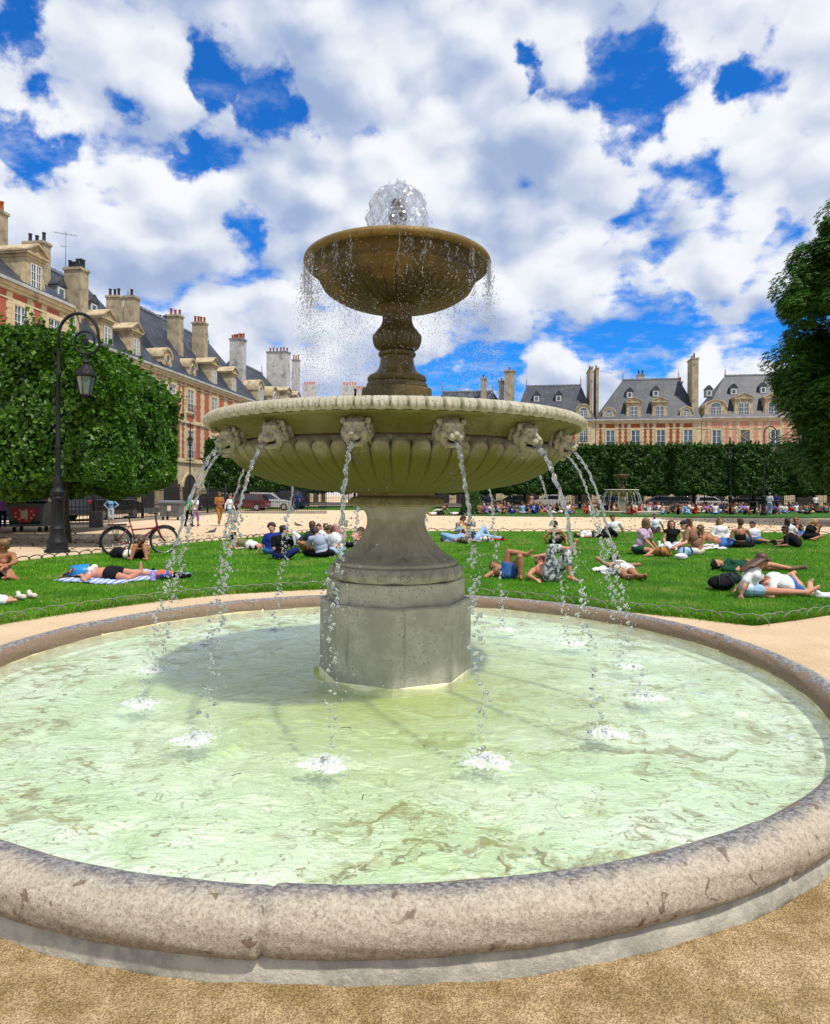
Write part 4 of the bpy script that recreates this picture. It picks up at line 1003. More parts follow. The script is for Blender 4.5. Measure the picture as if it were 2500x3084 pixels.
fp = linden((12.6, 75.5, 0), 6.6, 6.0, 2.15, 7.0, 26000, 0.21, 'far clipped linden just right of the big bowl', GF, m=LEAF_F, seed=8)
names = ['second', 'third', 'fourth', 'fifth', 'sixth', 'seventh', 'eighth', 'ninth']
for i in range(6):
    linden((12.6 + 6.1 * (i + 1), 75.5 - 0.9 * (i + 1), 0), 0, 0, 0, 0, 0, 0, '%s clipped linden of the far hedge counted from the big bowl rightwards' % names[i], GF, proto=fp, rz=(i % 2) * PI)
for i, X in enumerate((6.4, 0.2, -6.0)):
    linden((X, 76.3 + i * .5, 0), 0, 0, 0, 0, 0, 0, 'far clipped linden hidden mostly behind the fountain foot, %s' % ['right side', 'in the middle', 'left side'][i], GF, proto=fp, rz=(i % 2) * PI)
for i, X in enumerate((-12.2, -18.0)):
    linden((X, 72 - i * 3, 0), 0, 0, 0, 0, 0, 0, ['far clipped linden above the silver car', 'far clipped linden beside the arcade arches'][i], GF, proto=fp, rz=(i % 2) * PI)
# small clipped cone behind the jets
b = empty('cone_shrub', (4.6, 52.5, 0)); tag(b, 'narrow clipped green cone shrub behind the right jets', 'shrub')
g3 = np.random.default_rng(2); nn_ = 9000; hh = g3.random(nn_) ** 1.3; aa = g3.random(nn_) * 2 * PI; rr = 0.95 * (1 - hh) + .05
PP = np.stack([rr * np.cos(aa), rr * np.sin(aa), 0.2 + hh * 3.0], 1); NN = np.stack([np.cos(aa), np.sin(aa), 0.4 + 0 * aa], 1)
o = bpy.data.objects.new('foliage', leaf_mesh('foliage', PP, NN, 0.10, LEAF_F, g3)); COL.objects.link(o); o.parent = b
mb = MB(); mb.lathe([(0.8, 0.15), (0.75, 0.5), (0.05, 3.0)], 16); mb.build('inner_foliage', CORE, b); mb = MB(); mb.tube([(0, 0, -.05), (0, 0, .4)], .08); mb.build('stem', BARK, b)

# tall chestnut at the right border
def chestnut(loc, seed=5):
    g2 = np.random.default_rng(seed); q = random.Random(seed)
    t = empty('chestnut_tree', loc); tag(t, 'tall dark chestnut tree at the right border, lower boughs hanging over the path', 'tree')
    tb = MB(); tb.tube([(0, 0, -.2), (0, 0, 1), (.1, 0, 4), (0, .1, 9), (0, 0, 15)], [.6, .45, .38, .28, .08], 12)
    lobes = []
    for i in range(200):
        z = q.uniform(2.4, 18.2); u = (z - 9.6) / 9.2
        rr = 5.8 * (math.sqrt(max(0.05, 1 - u * u)) if z > 9 else 1 - abs(u) ** 4); a = q.uniform(0, 2 * PI); k = math.sqrt(q.uniform(.45, 1))
        if z < 4: rr *= 0.95
        lobes.append((rr * k * math.cos(a), rr * k * math.sin(a), z, q.uniform(1.0, 1.9)))
    for (lx, ly, lz, lr) in lobes[:26]:
        tb.tube([(0, 0, lz * .7), (lx * .5, ly * .5, lz * .85), (lx * .9, ly * .9, lz)], [.14, .08, .03], 6)
    tb.build('trunk', BARK, t)
    P = []; N = []
    per = 800
    for (lx, ly, lz, lr) in lobes:
        d = g2.normal(0, 1, (per, 3)); d /= np.linalg.norm(d, axis=1)[:, None]; rr = lr * (0.55 + 0.5 * g2.random(per) ** .5)
        p = np.array([lx, ly, lz]) + d * rr[:, None] * np.array([1, 1, .72]); P.append(p); N.append(d * .4 + np.array([0, 0, .6]))
    P = np.concatenate(P); N = np.concatenate(N)
    # each leaf is a hand of five long leaflets
    n = len(P); ax = g2.normal(0, 1, (n, 3)); ax = ax - N * (ax * N).sum(1)[:, None] / (N * N).sum(1)[:, None]; ax /= np.linalg.norm(ax, axis=1)[:, None]
    Nn = N / np.linalg.norm(N, axis=1)[:, None]; bx = np.cross(Nn, ax); V = []; s = 0.17 * (0.7 + .6 * g2.random(n))[:, None]
    for k in range(5):
        a = R(-100 + 50 * k); d = ax * math.cos(a) + bx * math.sin(a); w = -ax * math.sin(a) + bx * math.cos(a); L = s * (1.0 if 0 < k < 4 else .7)
        V.append(np.stack([P, P + d * L * .6 + w * L * .2 - Nn * L * .05, P + d * L * 1.1 - Nn * L * .35, P + d * L * .6 - w * L * .2 - Nn * L * .05], 1))
    V = np.stack(V, 1).reshape(-1, 3); me = numpy_mesh('crown', V, np.arange(len(V)).reshape(-1, 4), LEAF_C)
    o = bpy.data.objects.new('crown', me); COL.objects.link(o); o.parent = t
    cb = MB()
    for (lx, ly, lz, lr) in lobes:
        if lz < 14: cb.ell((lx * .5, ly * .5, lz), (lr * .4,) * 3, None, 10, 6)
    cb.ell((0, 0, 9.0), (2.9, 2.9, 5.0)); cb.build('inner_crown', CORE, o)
chestnut((27.0, 36.0, 0))
# ================================================================ buildings
SLATE = m = None
def m_slate():
    m, nt = newmat('slate_roof')
    tc = nt.node('ShaderNodeTexCoord').outputs['Object']
    sep = nt.node('ShaderNodeSeparateXYZ'); nt.l.new(tc, sep.inputs[0])
    cb = nt.node('ShaderNodeCombineXYZ'); nt.l.new(nt.math('ADD', sep.outputs[0], sep.outputs[1]), cb.inputs[0]); nt.l.new(sep.outputs[2], cb.inputs[1])
    br = nt.node('ShaderNodeTexBrick'); br.inputs['Scale'].default_value = 2.4; nt.l.new(cb.outputs[0], br.inputs['Vector'])
    br.inputs['Color1'].default_value = (0.014, 0.022, 0.042, 1); br.inputs['Color2'].default_value = (0.027, 0.040, 0.070, 1); br.inputs['Mortar'].default_value = (0.02, 0.022, 0.028, 1); br.inputs['Mortar Size'].default_value = 0.015
    n1 = nt.noise(tc, 0.5, 6, 0.65); stv = nt.vm('MULTIPLY', tc, (1.5, 1.5, 0.10)); n2 = nt.noise(stv, 1.2, 6, 0.65)
    col = nt.mix(nt.ramp(n1, 0.45, 0.65, 0, 0.7), br.outputs['Color'], (0.065, 0.066, 0.07))
    hi = nt.ramp(sep.outputs[2], 15.5, 20.5, 0.25, 1.0)
    col = nt.mix(nt.math('MULTIPLY', nt.ramp(n2, 0.52, 0.68, 0, 0.35), hi), col, (0.17, 0.18, 0.19))
    p = nt.node('ShaderNodeBsdfPrincipled'); nt.set(p.inputs['Base Color'], col); p.inputs['Roughness'].default_value = 0.5; p.inputs['Specular IOR Level'].default_value = 0.35
    finish(nt, p.outputs[0]); return m
SLATE = m_slate()
def m_brick(name, a, b, mo):
    m, nt = newmat(name)
    tc = nt.node('ShaderNodeTexCoord').outputs['Object']; sep = nt.node('ShaderNodeSeparateXYZ'); nt.l.new(tc, sep.inputs[0])
    cb = nt.node('ShaderNodeCombineXYZ'); nt.l.new(nt.math('ADD', sep.outputs[0], sep.outputs[1]), cb.inputs[0]); nt.l.new(sep.outputs[2], cb.inputs[1])
    br = nt.node('ShaderNodeTexBrick'); br.inputs['Scale'].default_value = 4.5; nt.l.new(cb.outputs[0], br.inputs['Vector'])
    br.inputs['Color1'].default_value = c4(a); br.inputs['Color2'].default_value = c4(b); br.inputs['Mortar'].default_value = c4(mo); br.inputs['Mortar Size'].default_value = 0.02
    col = nt.mix(nt.ramp(nt.noise(tc, 1.5, 5, 0.6), 0.4, 0.7, 0, .5), br.outputs['Color'], tuple(v * .7 for v in a))
    p = nt.node('ShaderNodeBsdfPrincipled'); nt.set(p.inputs['Base Color'], col); p.inputs['Roughness'].default_value = 0.85
    finish(nt, p.outputs[0]); return m
BR_L = m_brick('rose_brick', (0.38, 0.085, 0.05), (0.45, 0.11, 0.065), (0.38, 0.15, 0.10))
BR_F = m_brick('orange_brick', (0.30, 0.065, 0.015), (0.35, 0.085, 0.022), (0.28, 0.10, 0.04))
BR_P = m_brick('pale_pink_render', (0.60, 0.24, 0.17), (0.64, 0.27, 0.19), (0.60, 0.27, 0.2))
STONE_L = mat('facade_stone', (0.66, 0.54, 0.34), (0.56, 0.45, 0.28), 1.5, 0.85, c3=(0.36, 0.30, 0.20), s3=0.8)
STONE_D = mat('dormer_stone', (0.50, 0.42, 0.27), (0.38, 0.31, 0.19), 1.5, 0.85, c3=(0.25, 0.21, 0.14), s3=1.5)
GUT = mat('gutter_lead', (0.50, 0.50, 0.48), (0.36, 0.36, 0.35), 1.5, 0.5)
PANE = mat('window_pane', (0.035, 0.06, 0.09), (0.10, 0.15, 0.20), 0.7, 0.06, spec=0.8)
WFR = mat('white_window_frame', (0.78, 0.78, 0.74), None, rough=0.5)
CH_T = mat('chimney_render', (0.42, 0.36, 0.25), (0.31, 0.26, 0.18), 1.2, 0.9, c3=(0.20, 0.17, 0.13), s3=1.1)
CH_W = mat('white_chimney_render', (0.50, 0.50, 0.49), (0.40, 0.40, 0.40), 1.2, 0.9, c3=(0.2, 0.2, 0.2), s3=0.8)
POT_R = mat('terracotta_pot', (0.50, 0.13, 0.04), (0.38, 0.10, 0.04), 5, 0.8)
POT_D = mat('dark_pot', (0.05, 0.06, 0.08), None, rough=0.6)
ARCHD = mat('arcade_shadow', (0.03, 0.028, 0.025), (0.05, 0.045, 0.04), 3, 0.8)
ZINC = mat('ridge_zinc', (0.24, 0.27, 0.31), (0.16, 0.18, 0.21), 2, 0.45, 0.3)
IRON = mat('black_iron', (0.006, 0.008, 0.010), (0.012, 0.014, 0.016), 8, 0.55, spec=0.25)
WOOD = mat('timber_prop', (0.42, 0.27, 0.13), (0.30, 0.19, 0.09), 5, 0.8)
GLASSD = PANE
def grid_frame(b, x0, x1, z0, z1, y, nx, nz, t=0.045, fr=0.08, dep=0.05):
    b.box((x0, y - dep, z0), (x0 + fr, y, z1)); b.box((x1 - fr, y - dep, z0), (x1, y, z1))
    b.box((x0 + fr, y - dep, z0), (x1 - fr, y, z0 + fr)); b.box((x0 + fr, y - dep, z1 - fr), (x1 - fr, y, z1))
    xm = (x0 + x1) / 2; b.box((xm - .055, y - dep - .012, z0 + fr), (xm + .055, y - .001, z1 - fr))
    for i in range(1, nx):
        x = x0 + (x1 - x0) * i / nx
        if abs(x - xm) > .08: b.box((x - t / 2, y - dep + .012, z0 + fr), (x + t / 2, y - .002, z1 - fr))
    for j in range(1, nz):
        z = z0 + (z1 - z0) * j / nz; b.box((x0 + fr, y - dep + .006, z - t / 2), (x1 - fr, y - .003, z + t / 2))
def window(root, x, z0, w, h, nx=4, nz=5, y=0.0, stone=STONE_L, balcony=False, braced=False):
    fr = MB(); f0 = 0.20
    for (a, b_) in (((x - w / 2 - f0, y - .13, z0), (x - w / 2, y + .001, z0 + h + f0)), ((x + w / 2, y - .13, z0), (x + w / 2 + f0, y + .001, z0 + h + f0)), ((x - w / 2, y - .128, z0 + h), (x + w / 2, y + .001, z0 + h + f0)), ((x - w / 2 - f0 - .06, y - .20, z0 - .16), (x + w / 2 + f0 + .06, y + .001, z0))):
        fr.box(a, b_)
    o = fr.build('window', stone, root, smooth=False)
    p = MB(); p.box((x - w / 2, y - .022, z0), (x + w / 2, y - .006, z0 + h)); p.build('pane', PANE, o, smooth=False)
    f = MB(); grid_frame(f, x - w / 2, x + w / 2, z0, z0 + h, y - .024, nx, nz); f.build('frame', WFR if not braced else WOOD, o, smooth=False)
    if braced:
        g_ = MB()
        for k in range(3):
            za, zb = z0 + h * k / 3, z0 + h * (k + 1) / 3
            if k % 2: za, zb = zb, za
            g_.tube([(x - w / 2, y - .10, za), (x + w / 2, y - .10, zb)], .07, 4)
        g_.build('timber_brace', WOOD, o, smooth=False)
    if balcony:
        r_ = MB(); r_.box((x - w / 2 - .1, y - .28, z0 + .80), (x + w / 2 + .1, y - .25, z0 + .84)); k = 9
        for i in range(k): xx = x - w / 2 - .08 + (w + .16) * i / (k - 1); r_.box((xx - .012, y - .275, z0 + .02), (xx + .012, y - .255, z0 + .80))
        r_.build('rail', IRON, o, smooth=False)
def dormer(root, x, y0, z0, w, h, kind, dep=2.2, wid=None):
    """kind: ped, round, oeil, small. Its face stands at y0."""
    b = MB(); hw = w / 2
    if kind == 'small':
        b.box((x - hw, y0, z0), (x + hw, y0 + dep, z0 + h)); o = b.build('dormer', ZINC, root, smooth=False)
        c = MB(); c.prism([(x - hw - .15, z0 + h), (x + hw + .15, z0 + h), (x + .12, z0 + h + .75), (x - .12, z0 + h + .75)], y0 - .12, y0 + dep); c.build('cap', SLATE, o, smooth=False)
        f = MB(); f.box((x - hw * .72, y0 - .05, z0 + .18), (x + hw * .72, y0 - .01, z0 + h - .12)); f.build('frame', WFR, o, smooth=False)
        p = MB(); p.box((x - hw * .48, y0 - .07, z0 + .32), (x + hw * .48, y0 - .052, z0 + h - .26)); p.build('pane', PANE, o, smooth=False); return
    if kind == 'ped':
        b.box((x - hw, y0, z0), (x + hw, y0 + dep, z0 + h))
        b.box((x - hw - .06, y0 - .10, z0 + h), (x + hw + .06, y0 + dep, z0 + h + .22)); b.box((x - hw - .22, y0 - .26, z0 + h + .22), (x + hw + .22, y0 + dep, z0 + h + .38))
        o = b.build('dormer', STONE_D, root, smooth=False)
        t = MB(); a = z0 + h + .38; t.prism([(x - hw - .22, a), (x + hw + .22, a), (x, a + .72)], y0 - .12, y0 + dep); t.build('pediment', STONE_D, o, smooth=False)
        t = MB()
        for s in (-1, 1): t.prism([(x + s * (hw + .27), a), (x + s * (hw + .27), a + .12), (x, a + .88), (x, a + .74)][::s], y0 - .30, y0 + dep - .2)
        t.build('cap', STONE_D, o, smooth=False)
        for s in (-1, 1):
            v = MB(); v.prism([(x + s * hw, z0), (x + s * (hw + .30), z0), (x + s * (hw + .04), z0 + h * .6), (x + s * hw, z0 + h)][::s], y0 + .05, y0 + .35); v.build('scroll', STONE_D, o, smooth=False)
        ww, wh = w * .60, h * .80
        p = MB(); p.box((x - ww / 2, y0 - .03, z0 + .1), (x + ww / 2, y0 - .008, z0 + .1 + wh)); p.build('pane', PANE, o, smooth=False)
        f = MB(); grid_frame(f, x - ww / 2, x + ww / 2, z0 + .1, z0 + .1 + wh, y0 - .032, 4, 3, fr=.06); f.build('frame', WFR, o, smooth=False); return
    k = 16; arc = [(x + hw * math.cos(PI * i / k), z0 + h * .55 + (h * .45) * math.sin(PI * i / k)) for i in range(k + 1)]
    b.prism([(x - hw, z0), (x + hw, z0)] + arc, y0, y0 + dep); o = b.build('dormer', STONE_D, root, smooth=False)
    ar = MB(); R1, R2 = hw + .10, hw - .12
    for i in range(k):
        a0_, a1_ = PI * i / k, PI * (i + 1) / k; q_ = h * .45 / hw
        ar.prism([(x + R2 * math.cos(a0_), z0 + h * .55 + R2 * q_ * math.sin(a0_)), (x + R1 * math.cos(a0_), z0 + h * .55 + R1 * q_ * math.sin(a0_)), (x + R1 * math.cos(a1_), z0 + h * .55 + R1 * q_ * math.sin(a1_)), (x + R2 * math.cos(a1_), z0 + h * .55 + R2 * q_ * math.sin(a1_))], y0 - .14, y0 + dep * .9)
    ar.build('arch', STONE_D, o, smooth=False)
    if kind == 'oeil':
        p = MB(); pts = [(x + .38 * math.cos(2 * PI * i / 20), z0 + h * .5 + .48 * math.sin(2 * PI * i / 20)) for i in range(20)]; p.prism(pts, y0 - .03, y0 - .008); p.build('pane', PANE, o, smooth=False)
        f = MB(); f.tube([(q[0], y0 - .05, q[1]) for q in pts + pts[:1]], .07, 6); f.build('frame', STONE_D, o)
    else:
        ww = w * .5; p = MB(); pts = [(x - ww / 2, z0 + .12), (x + ww / 2, z0 + .12)] + [(x + ww / 2 * math.cos(PI * i / 10), z0 + h * .55 + ww / 2 * math.sin(PI * i / 10)) for i in range(11)]; p.prism(pts, y0 - .03, y0 - .008); p.build('pane', PANE, o, smooth=False)
        f = MB(); grid_frame(f, x - ww / 2, x + ww / 2, z0 + .12, z0 + h * .58, y0 - .032, 4, 3, fr=.06); f.tube([(q[0], y0 - .05, q[1]) for q in pts[2:]], .045, 5); f.build('frame', WFR, o, smooth=False)
def chimney(root, x0, x1, y0, y1, z0, z1, m, pots=4, potm=None, ph=.75, ny=1):
    b = MB(); b.box((x0, y0, z0), (x1, y1, z1)); o = b.build('chimney', m, root, smooth=False)
    c = MB(); c.box((x0 - .10, y0 - .10, z1), (x1 + .10, y1 + .10, z1 + .22)); c.build('coping', CH_T if m is CH_T else ZINC, o, smooth=False)
    q = random.Random(int(x0 * 10 + z1)); potm = potm or POT_R; lx = (x1 - x0) > (y1 - y0)
    for i in range(pots):
        t = (i + .5) / pots + q.uniform(-.03, .03); px, py = (x0 + (x1 - x0) * t, (y0 + y1) / 2) if lx else ((x0 + x1) / 2, y0 + (y1 - y0) * t); h = ph * q.uniform(.7, 1.1)
        k = MB(); k.lathe([(.15, 0), (.13, h), (.17, h + .02), (.17, h + .1), (.09, h + .1), (.09, h - .1)], 10, (px, py, z1 + .21)); k.build('chimney_pot', potm, o)
def building(loc, rz, name, label, W, gz, rh, hipL, hipR, brick=BR_L, dep=11.0, wins=(), bay=None, dorm=(), chim=(), small=(), top=(10.7, 2.55), mid=(5.45, 3.15), arches=True, group=None, braced=(), ridge=0.5, finials=True, nx=4, nz=5, ww=1.45, bal=True, wallm=STONE_L, ridge_h=None):
    root = empty(name, loc, rz); tag(root, label, 'building', group)
    b = MB(); b.box((0, 0, 0), (W, dep, gz)); b.build('wall', wallm, root, smooth=False)
    # roof: hipped
    o_ = .35; y_r = dep * ridge; zt = gz + rh
    V = [(-o_ * 0, -o_, gz + .25), (W, -o_, gz + .25), (W, dep + o_, gz + .25), (0, dep + o_, gz + .25), (hipL, y_r, zt), (W - hipR, y_r, zt)]
    rf = MB(); rf.add(V, [(0, 1, 5, 4), (1, 2, 5), (2, 3, 4, 5), (3, 0, 4), (0, 3, 2, 1)]); roof = rf.build('roof', SLATE, root, smooth=False)
    rd = MB(); rd.box((hipL - .1, y_r - .16, zt - .10), (W - hipR + .1, y_r + .16, zt + .14))
    for i in range(int((W - hipL - hipR) / .8)): rd.box((hipL + i * .8, y_r - .18, zt + .14), (hipL + i * .8 + .10, y_r + .18, zt + .19))
    rd.build('ridge_capping', ZINC, roof, smooth=False)
    if finials:
        for xx in (hipL, W - hipR):
            f = MB(); f.lathe([(.16, 0), (.10, .3), (.04, .4), (.13, .6), (.04, .75), (.10, .95), (.03, 1.1), (.02, 1.7), (0.0, 1.75)], 8, (xx, y_r, zt + .1)); f.build('finial', ZINC, roof)
    # cornice and gutter
    c = MB(); c.box((-.02, -.45, gz + .08), (W + .02, 0, gz + .30)); c.build('gutter', GUT, root, smooth=False)
    c = MB(); c.box((0, -.30, gz - .20), (W, 0, gz + .08)); c.box((0, -.16, gz - .45), (W, -.002, gz - .20)); c.build('cornice', STONE_L, root, smooth=False)
    c = MB()
    for z in (4.95, 9.4): c.box((0, -.16, z), (W, -.003, z + .25))
    c.box((0, -.08, top[0] + top[1] + .22), (W, -.004, top[0] + top[1] + .34))
    c.build('string_course', STONE_L, root, smooth=False)
    # brick panels with toothed stone quoins
    bp = MB(); xs = sorted(wins); edges = [0.0] + list(xs) + [W]; step = .36
    def col(x0, x1, z0, z1):
        if x1 - x0 < .25: return
        n = max(1, int((z1 - z0) / step)); s = (z1 - z0) / n
        for i in range(n):
            e = .10 if i % 2 else 0.0; bp.box((x0 + e, -.030 - .0, z0 + i * s), (x1 - e, -.001, z0 + (i + 1) * s - .0005))
    for i in range(len(edges) - 1):
        l = edges[i] + (ww / 2 + .62 if i else .55); r = edges[i + 1] - (ww / 2 + .62 if i < len(edges) - 2 else .55)
        w_ = r - l
        if w_ <= .2: continue
        cols = [(l, r)] if w_ < 1.0 else ([(l, l + w_ * .36), (r - w_ * .36, r)])
        for (a, b_) in cols:
            col(a, b_, 5.5, 9.3); col(a, b_, 9.9, top[0] + top[1] + .2); col(a, b_, top[0] + top[1] + .40, gz - .5)
    for x in xs:
        bp.box((x - ww / 2, -.03, top[0] + top[1] + .42), (x + ww / 2, -.001, gz - .52)); bp.box((x - ww / 2, -.03, mid[0] + mid[1] + .35), (x + ww / 2, -.001, top[0] - .35))
    if bp.v: bp.build('brick_panel', brick, root, smooth=False)
    # stone blocks beside the windows
    qn = MB()
    for x in xs:
        for s in (-1, 1):
            for i in range(int((gz - .6 - 5.5) / .36)):
                z = 5.5 + i * .36; e = .10 if i % 2 else 0.0; xa, xb = x + s * (ww / 2 + .21), x + s * (ww / 2 + .60 + e - .02); qn.box((min(xa, xb), -.055, z + .015), (max(xa, xb), -.0015, z + .345))
    if qn.v: qn.build('quoin', STONE_L, root, smooth=False)
    for i, x in enumerate(xs):
        window(root, x, top[0], ww, top[1], nx, nz, braced=(i in braced), balcony=bal)
        window(root, x, mid[0], ww, mid[1], nx, nz + 1, balcony=bal)
    if arches and xs:
        st = (xs[1] - xs[0]) if len(xs) > 1 else 4.0
        for x in xs:
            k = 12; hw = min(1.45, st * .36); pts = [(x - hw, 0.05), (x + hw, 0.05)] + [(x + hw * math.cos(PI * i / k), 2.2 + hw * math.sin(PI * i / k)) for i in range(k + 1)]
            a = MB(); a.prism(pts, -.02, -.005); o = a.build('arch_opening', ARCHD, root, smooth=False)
            a = MB()
            for i in range(k):
                a0_, a1_ = PI * i / k, PI * (i + 1) / k; R1, R2 = hw + .28, hw
                a.prism([(x + R2 * math.cos(a0_), 2.2 + R2 * math.sin(a0_)), (x + R1 * math.cos(a0_), 2.2 + R1 * math.sin(a0_)), (x + R1 * math.cos(a1_), 2.2 + R1 * math.sin(a1_)), (x + R2 * math.cos(a1_), 2.2 + R2 * math.sin(a1_))], -.10, -.002)
            a.build('archivolt', STONE_L, o, smooth=False)
    slope = rh / (y_r + o_)
    for (x, kind, w, h) in dorm:
        z0 = gz + .30; dormer(root, x, .05, z0, w, h, kind, dep=(h + 1.0) / slope + .3)
    for (x, z0) in small:
        yy = (z0 - gz) / slope - o_; dormer(root, x, yy - .1, z0, 1.15, 1.25, 'small', dep=1.6 / slope)
    for ch in chim: chimney(root, *ch[:6], ch[6], *(ch[7:]))
    return root
# planes of the two rows of houses
Ydir = Vector((0.15, 1.0, 0)).normalized(); RZL = math.atan2(Ydir.y, Ydir.x); OL = Vector((-36.9, 0, 0))
def sL(px, py=1300):
    x = derot(px, py)[0] / F; Y = 36.9 / (.15 - x); return Y / Ydir.y
def pL(s, out=0.0): return OL + Ydir * s + Vector((Ydir.y, -Ydir.x, 0)) * out
def cL(s0, left, mid, right, d, top, m=None, pots=4, potm=None, out=0.0):
    # chimney whose broad side spans left..mid and whose narrow side spans mid..right in the view
    fy = lambda px: (36.9 + 1.011 * (d - out)) / (.15 - derot(px, top)[0] / F)
    Ya, Yb = fy(mid), fy(right); wd = max(.8, (mid - left) * Ya / F * .9)
    return (Ya / Ydir.y - s0 - d * .15, max(Yb, Ya + .8) / Ydir.y - s0 - d * .15, d, d + wd, 14.4, zat(mid, top, Ya) - .2, m or CH_T, pots, potm or POT_R)
Xdir = Vector((1, -.15, 0)).normalized(); RZF = math.atan2(Xdir.y, Xdir.x); OF = Vector((0, 118.45, 0))
def sF(px, py=1300):
    x = derot(px, py)[0] / F; Y = 118.45 / (1 + .15 * x); return (x * Y) / Xdir.x
def zat(px, py, Y):
    return CH - derot(px, py)[1] * Y / F
def on_left(a, b, out=0.0, **k):
    s0 = sL(a) if not isinstance(a, float) else a; s1 = sL(b) if not isinstance(b, float) else b
    return pL(s0, out), s1 - s0, s0
GB = 'row of brick and stone houses'
# left row ------------------------------------------------
l0, W0, s0 = on_left(-520, 170, 1.2); sx = lambda px: sL(px) - s0
wn = [W0 - 2.0 - 3.45 * k for k in range(6)]
building(l0, RZL, 'corner_pavilion', 'tall brick and stone pavilion with slate roof at the left border', W0, 16.2, 6.8, 7.0, 5.6, wins=[w for w in wn if w > 1], dorm=[(W0 - 3.9, 'ped', 1.8, 2.3), (W0 - 9.0, 'ped', 1.8, 2.3)], top=(12.0, 2.9), mid=(6.2, 3.3), dep=14,
         chim=[cL(s0, 61, 135, 158, 4.5, 727, CH_T, 3, POT_D, 1.2), cL(s0, -30, 6, 22, 3.5, 634, CH_T, 2, None, 1.2)], ww=1.35, bal=False)
l1, W1, s1 = on_left(172, 484); q = lambda px: sL(px) - s1
building(l1, RZL, 'town_house', 'brick house with long slate roof and two tall chimneys left of the lamp arm', W1, 14.3, 7.6, 1.0, 4.4, wins=[q(p) for p in (225, 290, 340, 395, 450)], dorm=[(q(212), 'round', 2.2, 2.4), (q(322), 'ped', 1.7, 2.3), (q(408), 'ped', 1.7, 2.3)],
         small=[(q(262), 18.2), (q(352), 18.0)], chim=[cL(s1, 182, 243, 267, 1.6, 804, CH_T, 6, POT_D), cL(s1, 366, 404, 421, 2.0, 890, CH_T, 1, POT_D), cL(s1, 312, 357, 371, 5.5, 889, CH_T, 3, POT_D), cL(s1, 448, 500, 506, 7.5, 965, CH_W, 5, POT_D)], dep=11)
l2, W2, s2 = on_left(486, 772); q2 = lambda px: sL(px) - s2
building(l2, RZL, 'town_house', 'brick house with hipped slate roof and oval dormers left of the bowl', W2, 14.3, 8.2, 2.6, 4.0, wins=[q2(p) for p in (516, 572, 644, 712)], dorm=[(q2(504), 'oeil', 1.9, 2.3), (q2(580), 'oeil', 1.9, 2.3), (q2(644), 'ped', 1.8, 2.4), (q2(704), 'ped', 1.8, 2.4)],
         chim=[cL(s2, 497, 540, 553, 1.8, 947, CH_T, 3), cL(s2, 572, 615, 626, 1.5, 969, CH_T, 4)], dep=11)
l3, W3, s3 = on_left(774, 903); q3 = lambda px: sL(px) - s3
building(l3, RZL, 'town_house', 'house with whitish chimneys and arched dormers beside the bowl rim', W3, 14.3, 7.4, 3.4, 3.6, wins=[q3(p) for p in (795, 836, 878)], dorm=[(q3(785), 'round', 2.6, 3.4), (q3(828), 'round', 2.6, 3.4), (q3(868), 'ped', 2.3, 3.2), (q3(896), 'ped', 2.3, 3.2)],
         chim=[cL(s3, 685, 730, 742, 2.2, 1018, CH_W, 7), cL(s3, 793, 864, 875, 1.8, 1057, CH_W, 6), cL(s3, 876, 899, 904, 3, 1082, CH_W, 3)], dep=11)
l4, W4, s4 = on_left(905, 985); q4 = lambda px: sL(px) - s4
building(l4, RZL, 'town_house', 'farthest house of the left row, seen through the falling drops', W4, 14.0, 6.4, 4, 7, wins=[4, 9, 14], dorm=[(5, 'ped', 2.2, 2.6), (12, 'ped', 2.2, 2.6)], dep=11)
# small white rooftop chimneys far behind
for (px, w_, lab) in ((930, 3.0, 'distant white chimney block with red pots, seen just left of the drops'), (1052, 3.6, 'distant white chimney block with red pots, larger, left of the upper stem'), (1082, 2.6, 'distant white chimney block with red pots, lower one beside the upper stem')):
    p = at(px, 1190, 165.0); r_ = empty('chimney_stack', (p.x, 165.0, 0)); tag(r_, lab, 'chimney'); b = MB(); b.box((-w_ / 2, 0, 0), (w_ / 2, 2.5, 29.0 - (1 if px == 1082 else 0))); b.build('stack', CH_W, r_, smooth=False)
    for i in range(5): k = MB(); k.lathe([(.22, 0), (.2, .9), (.0, .9)], 8, (-w_ / 2 + w_ * (i + .5) / 5, 1.2, 29.0 - (1 if px == 1082 else 0))); k.build('chimney_pot', POT_R, r_)
# far row ------------------------------------------------
def far(a, b, name, label, ridge_px, **k):
    s0_ = sF(a); s1_ = sF(b); ml = sF(ridge_px[0]) * 1.045 - s0_; mr = s1_ - sF(ridge_px[1]) * 1.045
    f = lambda px: sF(px) - s0_
    for key in ('wins',): k[key] = [f(p) for p in k.get(key, [])]
    k['dorm'] = [(f(d[0]),) + tuple(d[1:]) for d in k.get('dorm', [])]; k['small'] = [(f(d[0]), d[1]) for d in k.get('small', [])]
    k['chim'] = [(f(c[0]), f(c[1])) + tuple(c[2:]) for c in k.get('chim', [])]
    return building(OF + Xdir * s0_, RZF, name, label, s1_ - s0_, k.pop('gz', 14.4), k.pop('rh', 6.8), max(ml, .5), max(mr, .5), bay=None, **k)
far(1290, 1543, 'town_house', 'far house, only its slate roof shows above the bowl rim', (1320, 1470), rh=6.4, brick=BR_F, wins=[1330, 1400, 1470], chim=[(1446, 1462, 1.5, 5, 14.5, 22.4, CH_T, 2, POT_D)], nx=2, nz=3)
